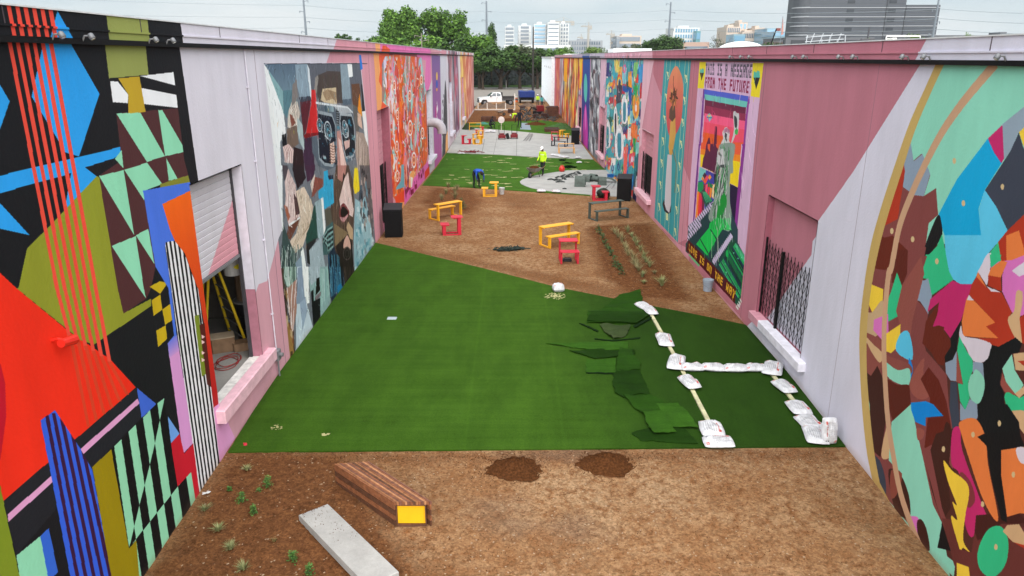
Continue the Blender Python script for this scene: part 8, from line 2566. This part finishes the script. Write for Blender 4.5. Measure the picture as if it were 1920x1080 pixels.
tree(1115,84,60,240, F4, 'low light green tree below the cranes', seed=25, n=3500, zcrown=5, group='trees over the right roof')
tree(1152,90,50,245, F3, 'low dusty tree between the cranes and the office block', seed=26, n=3000, zcrown=5, group='trees over the right roof')
tree(1062,82,40,230, F1, 'small green tree beside the white hospital blocks', seed=27, n=2500, zcrown=5, group='trees over the right roof')
tree(1452,78,60,300, F2, 'dark green tree below the boom lift', seed=28, n=3000, zcrown=5, group='trees over the right roof')
tree(1632,64,40,240, F4, 'lime green round shrub top left of the rooftop frame', 'bush', 29, n=2500, s=.06, zcrown=5, group='trees over the right roof')
tree(1715,57,62,242, F4, 'wide lime green treetop in front of the dark tower', 'bush', 30, n=3500, s=.05, zcrown=5, group='trees over the right roof')
tree(1822,56,26,250, F4, 'small lime tree on the right beside the parking deck', 'bush', 31, n=1500, s=.07, zcrown=6, group='trees over the right roof')
tree(1848,62,34,252, F4, 'low lime tree at the far right horizon', 'bush', 32, n=1200, s=.07, zcrown=6, group='trees over the right roof')
tree(880,80,90,192, F1, 'green tree filling the gap between the broad dark and the conical tree', seed=34, n=7000, zcrown=3)
tree(950,96,70,190, F1, 'bright low tree behind the spreading dark tree', seed=35, n=6000, zcrown=3)
tree(1030,98,60,188, F2, 'dark low tree touching the white shed roof', seed=36, n=5000, zcrown=2.6)
# twiggy bare tree
c_ = at_depth(1355,62,255); t = empty('bare_tree', (c_.x, 255,-.3), 0, 'almost bare twiggy tree beside the white dome', 'tree')
mb = MB(); Ht = c_.z + .3
mb.tube([(0,0,0),(.3,0, Ht * .35),(0,0, Ht * .55)], [.4,.3,.2], 7)
tips = []
for k in range(46):
 a = random.uniform(0,6.3); z0 = Ht * random.uniform(.3,.6); w = 5.2 * random.uniform(.4,1); zt = min(Ht, z0 + Ht * random.uniform(.15,.42))
 m1 = (math.cos(a) * w * .4, math.sin(a) * w * .4, z0 + (zt - z0) * .55); m2 = (math.cos(a) * w, math.sin(a) * w, zt)
 mb.tube([(0,0, z0), m1, m2], [.13,.08,.03], 4, False)
 for j in range(5):
  f = random.uniform(.3,1); p0 = Vector((0,0, z0)).lerp(Vector(m2), f); mb.tube([p0, p0 + Vector((random.uniform(-1,1), random.uniform(-1,1), random.uniform(.1,1.1)))], [.05,.02], 3, False)
mb.build('trunk', mat('grey_bark', (120,116,112), k=.6), t)
cr = bpy.data.objects.new('crown', crown('open', 40,900,.035, F3)); COL.objects.link(cr); cr.parent = t; cr.location = (0,0, Ht * .72); cr.scale = (6,6, Ht * .3)
# dark hedge and fence under the far trees
mb = MB()
for k in range(5200):
 x, y, z = random.uniform(-60,60), random.uniform(197,201), random.uniform(-.2,2.6) 
 a = random.uniform(0,6.3); s_ = random.uniform(.2,.45); d = Vector((math.cos(a), math.sin(a), random.uniform(-.5,.5))) * s_; e = Vector((-math.sin(a), math.cos(a), random.uniform(-.5,.5))) * s_ * .6
 c0 = Vector((x, y, z)); mb.add([c0 - d, c0 + e, c0 + d, c0 - e], [(0,1,2,3)])
tag(mb.build('hedge', leaf_material('hedge_dark', (18,34,20),(36,54,30), .6)), 'long dark hedge along the back of the lawn', 'hedge', kind='stuff')
t = empty('fence', (0,203,-.2), 0, 'long dark screen fence behind the hedge', 'fence')
MB().box(-70,70,0,.1,0,4.2).build('screen', mat('dark_fence', (34,40,42), rough=.8), t)
for k in range(30): MB().box(-70 + 4.8 * k, -69.85 + 4.8 * k, -.12,-.001,0,4.3).build('post', M_BLACKM, t)
# wooden pole, sign, lamp, bins on the lawn
def pole_thing(name, px, ytop, Y, r, label, m, cat, arms=0, armw=2.0, z0=-.3, group=None, armz=None):
 c_ = at_depth(px, ytop, Y); t = empty(name, (c_.x, Y, z0), 0, label, cat, group); Hh = c_.z - z0
 mb = MB(); mb.tube([(0,0,0),(0,0, Hh * .5),(0,0, Hh)], [r * 1.25, r, r * .6], 8); mb.build('shaft', m, t)
 for k in range(arms):
  z = Hh - .8 - (armz or 2.4) * k
  mb = MB(); mb.tube([(0,0, z),(armw * (1 if k % 2 else -1), 0, z + .3)], .1 if r > .2 else .06,5); mb.build('arm', m, t)
  mb = MB(); mb.tube([(armw * (1 if k % 2 else -1), 0, z + .3),(armw * (1 if k % 2 else -1), 0, z - .3)], .12 if r > .2 else .05,5); mb.build('insulator', m, t)
 return t
M_WPOLE = mat('weathered_pole', (44,40,38), rough=.9); M_SP = mat('grey_steel_pole', (122,130,140), rough=.5, k=.8)
pole_thing('utility_pole', 1000,50,172,.2, 'black wooden utility pole before the far trees', M_WPOLE, 'pole', 0)
pole_thing('utility_pole', 790,62,178,.16, 'thin utility pole with crossarm in front of the tall trees', mat('pole_brown', (120,112,104)), 'pole', 2,1.6, armz=1.0)
PXS = [(-420,-80),(158,-40),(567,-22),(912,2),(1258,4),(1766,-34),(2300,-60)]
DD = [150,190,240,290,290,200,150]
pts_top = []
for i, ((x, y), Y) in enumerate(zip(PXS, DD)):
 if 0 < i < 6 and i != 1:
  pole_thing('transmission_pole', x, y, Y, .45 * Y / 290, ['', '', 'leftmost tall steel transmission pole', 'steel transmission pole behind the conical tree', 'steel transmission pole over the dark round tree', 'steel transmission pole right of the dark tower'][i], M_SP, 'pole', 7,1.7 * Y / 290, group='steel transmission poles on the skyline', armz=3.0)
levels = {0: [(-420,-30),(-420,5),(-420,35)], 1: [(158,-6),(158,20),(158,40)], 2: [(567,10),(567,32),(567,52)], 3: [(912,21),(912,40),(912,58)], 4: [(1258,19),(1258,36),(1258,53)], 5: [(1766,17),(1766,35),(1766,55)], 6: [(2300,15),(2300,36),(2300,56)]}
for k in range(3):
 mb = MB()
 for i in (2,3,4,5):
  j = i + 1
  a, b_ = at_depth(*levels[i][k], DD[i]), at_depth(*levels[j][k], DD[j])
  q_ = []
  for u in range(15):
   w = u / 14; v = a.lerp(b_, w); v.z -= 4 * w * (1 - w) * 1.1; q_.append(v)
  mb.tube(q_, .05 if k else .045,4, False)
 a, b_ = at_depth(*levels[0][k], DD[0]), at_depth(*levels[2][k], DD[2])
 mb.tube([a.lerp(b_, u / 14) - Vector((0,0,4 * (u / 14) * (1 - u / 14) * .8)) for u in range(15)], .035,4, False)
 tag(mb.build('power_line', mat('aluminium_wire', (150,160,168), rough=.5, k=.8)), ['top', 'middle', 'lowest'][k] + ' power line strung across the skyline', 'power line', 'power lines across the sky')
p = at_depth(939,160,186)
t = empty('sign_board', (p.x, 186.5,-.2), 0, 'small white sign board on the far lawn', 'sign')
MB().box(-.45,.45,-.04,.04,.8,2.2).build('panel', M_WP, t); MB().box(-.05,.05,.041,.1,0,2.1).build('post', M_STEEL, t)
pole_thing('flag_pole', 949,150,184,.06, 'thin leaning pale pole beside the sign board', M_WP, 'pole')
# ---- skyline buildings
def windows_box(name, px0, px1, ytop, Y, depth, wall, label, rows, mode='strip', winm=None, zbase=-.5, cols=0, pr=.62, group='buildings on the skyline', cat='building', margin=.06, roofbits=True, ztopwin=None):
 a, b_ = at_depth(px0, ytop, Y), at_depth(px1, ytop, Y); w = b_.x - a.x; h = a.z - zbase
 t = empty(name, ((a.x + b_.x) / 2, Y, zbase), 0, label, cat, group)
 MB().box(-w / 2, w / 2,0, depth, 0, h).build('wall', wall, t)
 winm = winm or glass_mat('office_glass', (92,108,122))
 z_low = 4.0
 rh = (h - z_low) / rows
 for r in range(rows):
  z0 = z_low + rh * r + rh * (1 - pr) / 2; z1 = z0 + rh * pr
  if mode == 'strip':
   MB().box(-w / 2 + w * margin, w / 2 - w * margin, -.25,-.001, z0, z1).build('window_strip', winm, t)
   MB().box(-w / 2 - .25, -w / 2 - .001, depth * .08, depth * .92, z0, z1).build('window_strip', winm, t)
  else:
   for c_ in range(cols):
    x0 = -w / 2 + w * (margin + (1 - 2 * margin) * (c_ + .2) / cols); x1 = x0 + w * (1 - 2 * margin) / cols * .6
    MB().box(x0, x1,-.25,-.001, z0, z1).build('window', winm, t)
 if roofbits:
  MB().box(-w * .22, w * .18, depth * .3, depth * .7, h, h + max(1.5, h * .06)).build('plant_room', wall, t)
 return t
CW = mat('white_concrete_clad', (214,216,216), k=.8, var=.05, scale=.05); CT = mat('tan_clad', (206,190,176), k=.75, var=.05, scale=.05); CG = mat('grey_clad', (150,154,160), k=.8, var=.08, scale=.05); CB = mat('blue_glass_clad', (140,170,184), rough=.25, k=.75, var=.15, scale=.1)
GLD = glass_mat('dark_office_glass', (84,98,112)); GLB = glass_mat('blue_office_glass', (110,150,176))
windows_box('hospital_block', 947,964,50,620,30, CW, 'leftmost white hospital block with dark window bands', 9, winm=GLD)
windows_box('hospital_block', 972,996,48,640,34, CW, 'second white hospital block from the left', 10, winm=GLD, margin=.18)
windows_box('hospital_block', 1001,1024,45,600,30, CW, 'white hospital block with grey blue bands in the middle of the complex', 10, winm=GLB)
windows_box('hospital_block', 1027,1049,42,580,30, CW, 'white hospital block with thin window bands', 10, pr=.3, winm=GLD)
windows_box('hospital_block', 1050,1067,44,600,40, CW, 'rightmost tall white hospital block with squares', 10, 'grid', cols=3, winm=GLD)
windows_box('hospital_podium', 945,1070,84,560,20, CW, 'long low white podium in front of the hospital blocks', 1, winm=GLD, roofbits=False)
windows_box('site_building', 1068,1130,76,700,30, CG, 'grey unfinished building under the cranes', 4, 'grid', cols=12, winm=GLD)
windows_box('office_block', 1156,1203,67,560,30, CT, 'low beige office block with balcony bands', 4, winm=GLD)
windows_box('office_block', 1156,1162,68,555,20, CG, 'narrow dark stair tower at the end of the beige office block', 2, winm=GLD, roofbits=False)
windows_box('glass_block', 1263,1312,52,600,30, CW, 'white office block with a blue glass grid', 6, 'grid', cols=9, winm=GLB)
windows_box('glass_block', 1306,1314,58,590,25, mat('teal_glass', (110,160,166), k=.7), 'narrow teal glass end of the office block', 3, winm=GLB, roofbits=False)
windows_box('brick_hall', 1282,1330,79,400,20, mat('pink_brick', (190,160,146), k=.7), 'low pinkish hall behind the round tree', 1, winm=GLD, roofbits=False)
windows_box('beige_block', 1363,1390,50,640,30, CT, 'beige block with punched windows left of centre', 5, 'grid', cols=7, winm=GLD)
windows_box('beige_block', 1386,1402,42,660,30, CT, 'taller beige tower of the stepped complex', 5, 'grid', cols=2, winm=GLB)
windows_box('beige_block', 1392,1428,60,630,30, CT, 'lower stepped beige block with small windows', 4, 'grid', cols=10, winm=GLD)
windows_box('beige_block', 1416,1434,52,650,25, CT, 'slim beige block behind the stepped complex', 3, 'grid', cols=3, winm=GLB)
windows_box('glass_block', 1376,1398,64,560,20, CB, 'pale teal glass cube before the beige blocks', 3, winm=GLB, roofbits=False)
windows_box('glass_block', 1438,1462,53,600,30, CB, 'blue glass office block left of the boom lift', 5, winm=GLB, roofbits=False)
windows_box('glass_block', 1452,1486,59,580,30, CB, 'blue banded office block behind the flag', 5, winm=GLB, roofbits=False)
# the big dark tower: three slabs with pale ledges and slotted windows
TW = mat('dark_banded_tower', (92,96,104), rough=.5, k=.55, var=.1, scale=.15); LED = mat('pale_ledge', (170,174,180), k=.75)
def tower(px0, px1, ytop, Y, depth, label, ledges, slots, px0b=None, round_=False):
 a, b_ = at_depth(px0,80, Y), at_depth(px1,80, Y); top = at_depth(px0, ytop, Y).z; w = b_.x - a.x; h = top + .5
 t = empty('office_tower', ((a.x + b_.x) / 2, Y, -.5), 0, label, 'tower', 'dark office tower slabs')
 mb = MB()
 if round_:
  rr_ = 7; pts = [(w / 2,0),(w / 2, depth),(-w / 2, depth)] + [(-w / 2 + rr_ - rr_ * math.cos(u / 8 * math.pi / 2), rr_ - rr_ * math.sin(u / 8 * math.pi / 2)) for u in range(9)]
  mb.prism(pts[::-1], 0, h)
 else: mb.box(-w / 2, w / 2,0, depth, 0, h)
 mb.build('wall', TW, t)
 step = 16.0 / 1430 * Y; z = 4.0 + .6; k = 0
 while z < h:
  MB().box(-w / 2 + (6 if round_ else 0), w / 2,-.35,-.001, z, z + .4).build('ledge', LED, t)
  if round_:
   mb = MB(); vs = []
   for u in range(9):
    q_ = u / 8 * math.pi / 2; vs.append((-w / 2 + 7 - 7.3 * math.cos(q_), 7 - 7.3 * math.sin(q_)))
   for u in range(8):
    (x0, y0),(x1, y1) = vs[u], vs[u + 1]; mb.add([(x0, y0, z),(x1, y1, z),(x1, y1, z + .55),(x0, y0, z + .55)], [(0,1,2,3)])
   mb.build('ledge', LED, t)
  for f in range(3):      # darker glazing rows between the ledges
   zz = z + .9 + f * (step - .6) / 3
   if zz + .7 < h: MB().box(-w / 2 + (7 if round_ else .3), w / 2 - .3,-.12,-.001, zz, zz + .45).build('window_row', mat('tower_glass', (84,90,100), rough=.2, k=.8), t)
  for (sx, ww) in slots:
   MB().box(-w / 2 + sx * w, -w / 2 + sx * w + ww, -.2,-.125, z + step * .5, z + step * .5 + 1.7).build('window_slot', mat('slot_glass', (38,44,52), rough=.2), t)
  z += step; k += 1
tower(1487,1652,-60,420,14, 'tallest dark grey slab of the office tower with a rounded corner', 8, [(.56,4.0)], round_=True)
tower(1653,1688,-18,425,14, 'middle dark slab of the office tower', 8, [(.1,4.0)])
tower(1689,1752,9,430,14, 'lower right slab of the dark office tower', 6, [])
windows_box('parking_garage', 1474,1640,70,330,30, mat('dark_garage', (104,106,112), k=.7), 'dark low parking garage in front of the tower', 2, winm=glass_mat('garage_void', (44,46,52)), roofbits=False)
windows_box('parking_garage', 1745,2100,66,330,40, mat('dark_garage', (104,106,112)), 'long low parking garage running out of frame on the right', 2, winm=glass_mat('garage_void', (44,46,52)), roofbits=False)
windows_box('penthouse', 1876,1888,60,332,8, mat('dark_garage', (104,106,112)), 'small stair head on top of the long parking garage', 1, roofbits=False)
# cranes
def crane(px, ytop, Y, jl, jr, label):
 c_ = at_depth(px, ytop, Y); t = empty('tower_crane', (c_.x, Y, -.5), 0, label, 'crane', 'tower cranes on the skyline'); h = c_.z; m = mat('crane_grey', (150,146,140))
 mb = MB(); mb.box(-.9,.9,-.9,.9,0, h - 4); mb.build('mast', m, t)
 mb = MB(); mb.box(-jl, jr, -.6,.6, h - 4.2, h - 3.2); mb.build('jib', m, t); mb = MB(); mb.add([(-.8,0, h - 4),(.8,0, h - 4),(0,0, h),(0,.3, h)], [(0,1,2),(0,2,3),(1,3,2)]); mb.build('apex', m, t)
 mb = MB(); mb.box(jr - 3, jr, -1,1, h - 6.5, h - 4.21); mb.build('counterweight', m, t)
 mb = MB(); mb.tube([(0,0, h),(-jl * .8,0, h - 3.2)], .12,3, False); mb.tube([(0,0, h),(jr * .9,0, h - 3.2)], .12,3, False); mb.build('tie', m, t)
crane(1057,31,650,12,9, 'tower crane standing over the white hospital block')
crane(1104,40,700,7,3, 'tall tower crane right of the hospital blocks')
crane(1147,55,700,5,3, 'thin farther tower crane left of the beige office block')
crane(1090,62,780,4,2, 'small distant crane over the unfinished building')
# things on the right roof
def on_roof(px, Yd): 
 return at_depth(px, 100, Yd).x
x = on_roof(1392,42)
mb = MB(); mb.ball((0,0,0), 1.35,18,10, (1,1,.42)); o = mb.build('roof_dome', mat('white_dome', (236,238,240), rough=.35, k=.85), smooth=True); o.location = (at_depth(1390,90,42).x, 42, ROOF_R + .0); tag(o, 'white domed skylight on the right roof', 'skylight')
t = empty('roof_unit', (at_depth(1694,80,30).x, 30, ROOF_R - .3), 0, 'boxy roof unit with a pale panel and steel frame on the right roof', 'roof unit')
MB().bbox(-.25,.25,0,.5,0,.78,.02).build('body', mat('unit_grey', (84,86,90)), t); MB().box(-.45,-.28,0,.5,0,.76).build('panel', mat('unit_white', (214,212,204)), t)
mb = MB()
for xx in (-.7,.62): mb.tube([(xx, 0,0),(xx, 0,.82)], .02,5)
mb.tube([(-.7,0,.82),(.62,0,.82)], .02,5); mb.build('frame', mat('frame_white', (214,214,210)), t)
for (px0, px1, Yd, yt, lab) in ((1150,1222,70,91, 'long low white roof upstand on the right roof'),(1060,1100,100,101, 'far low white roof upstand')):
 a, b_ = at_depth(px0, yt, Yd), at_depth(px1, yt, Yd)
 mb = MB(); mb.box(a.x, b_.x, 0,4, ROOF_R - .3, a.z); o = mb.build('roof_upstand', M_ROOF); o.location = (0, Yd, 0); tag(o, lab, 'roof upstand')
t = empty('rooftop_scaffold', (at_depth(1548,80,60).x, 60, ROOF_R - .3), 0, 'tangle of pale steel framing standing on the right roof', 'frame')
mb = MB(); zt = at_depth(1548,57,60).z - ROOF_R + .3
for k in range(6): mb.tube([(-1.6 + .64 * k, 0,0),(-1.3 + .6 * k, .5, zt * random.uniform(.5,1))], .035,4)
for k in range(5): mb.tube([(-1.6,0, zt * (k + .5) / 6),(1.5,.3, zt * (k + 1.1) / 6)], .03,4)
for k in range(4): mb.tube([(-1.5 + .7 * k, 0,0),(-.8 + .7 * k, .4, zt * .9)], .03,4)
mb.build('bars', mat('pale_steel', (160,164,168)), t)
mb = MB(); mb.tube([(0,0,0),(0,0,1.7)], .04,5); mb.tube([(-.3,0,1.2),(.3,0,1.2)], .06,5); o = mb.build('roof_vent', mat('roof_vent_dark', (60,60,64))); c_ = at_depth(1630,52,34); o.location = (c_.x, 34, c_.z - 1.7); tag(o, 'thin dark vent pole on the right roof', 'vent')
c_ = at_depth(1468,30,300); t = empty('flag_pole', (c_.x, 300,-.5), 0, 'flag pole with a limp red and white flag', 'flag pole'); h = c_.z + .5
mb = MB(); mb.tube([(0,0,0),(0,0, h)], .1,5); mb.build('shaft', M_SP, t); mb = MB(); mb.add([(.05,0, h),(.5,.1, h - 3),(.9,-.1, h - 6.6),(.1,0, h - 7)], [(0,1,2,3)]); mb.build('flag', mat('flag_cloth', (176,120,110)), t)
a, b_, c2 = at_depth(1445,84,260), at_depth(1456,54,260), at_depth(1463,56,260)
t = empty('boom_lift', (a.x, 260,-.3), 0, 'dark boom lift raised beside the flag pole', 'boom lift')
mb = MB(); mb.tube([Vector((-.6,0,0)),(0,0, a.z + .3),(b_.x - a.x, 0, b_.z + .3)], .22,6); mb.build('boom', M_BLACKM, t); mb = MB(); mb.box(b_.x - a.x, c2.x - a.x, -.4,.4, b_.z - .4, b_.z + .5); mb.build('basket', mat('lift_red', (120,60,56)), t); mb = MB(); mb.bbox(-2,1.2,-1,1,0,1.6,.1); mb.build('chassis', M_BLACKM, t)
# ---- damp air: far towers pale a little
hz = MB(); hz.box(-2600,2600,-160,2700,-1.7,90)
hm = bpy.data.materials.new('haze'); hm.use_nodes = True
hn = hm.node_tree.nodes; hn.remove(hn['Principled BSDF'])
pv = hn.new('ShaderNodeVolumePrincipled'); pv.inputs['Density'].default_value = .00008; pv.inputs['Color'].default_value = (.86,.92,.98,1)
hm.node_tree.links.new(pv.outputs['Volume'], hn['Material Output'].inputs['Volume'])
tag(hz.build('haze', hm), 'thin pale haze over the town', 'haze', kind='stuff')
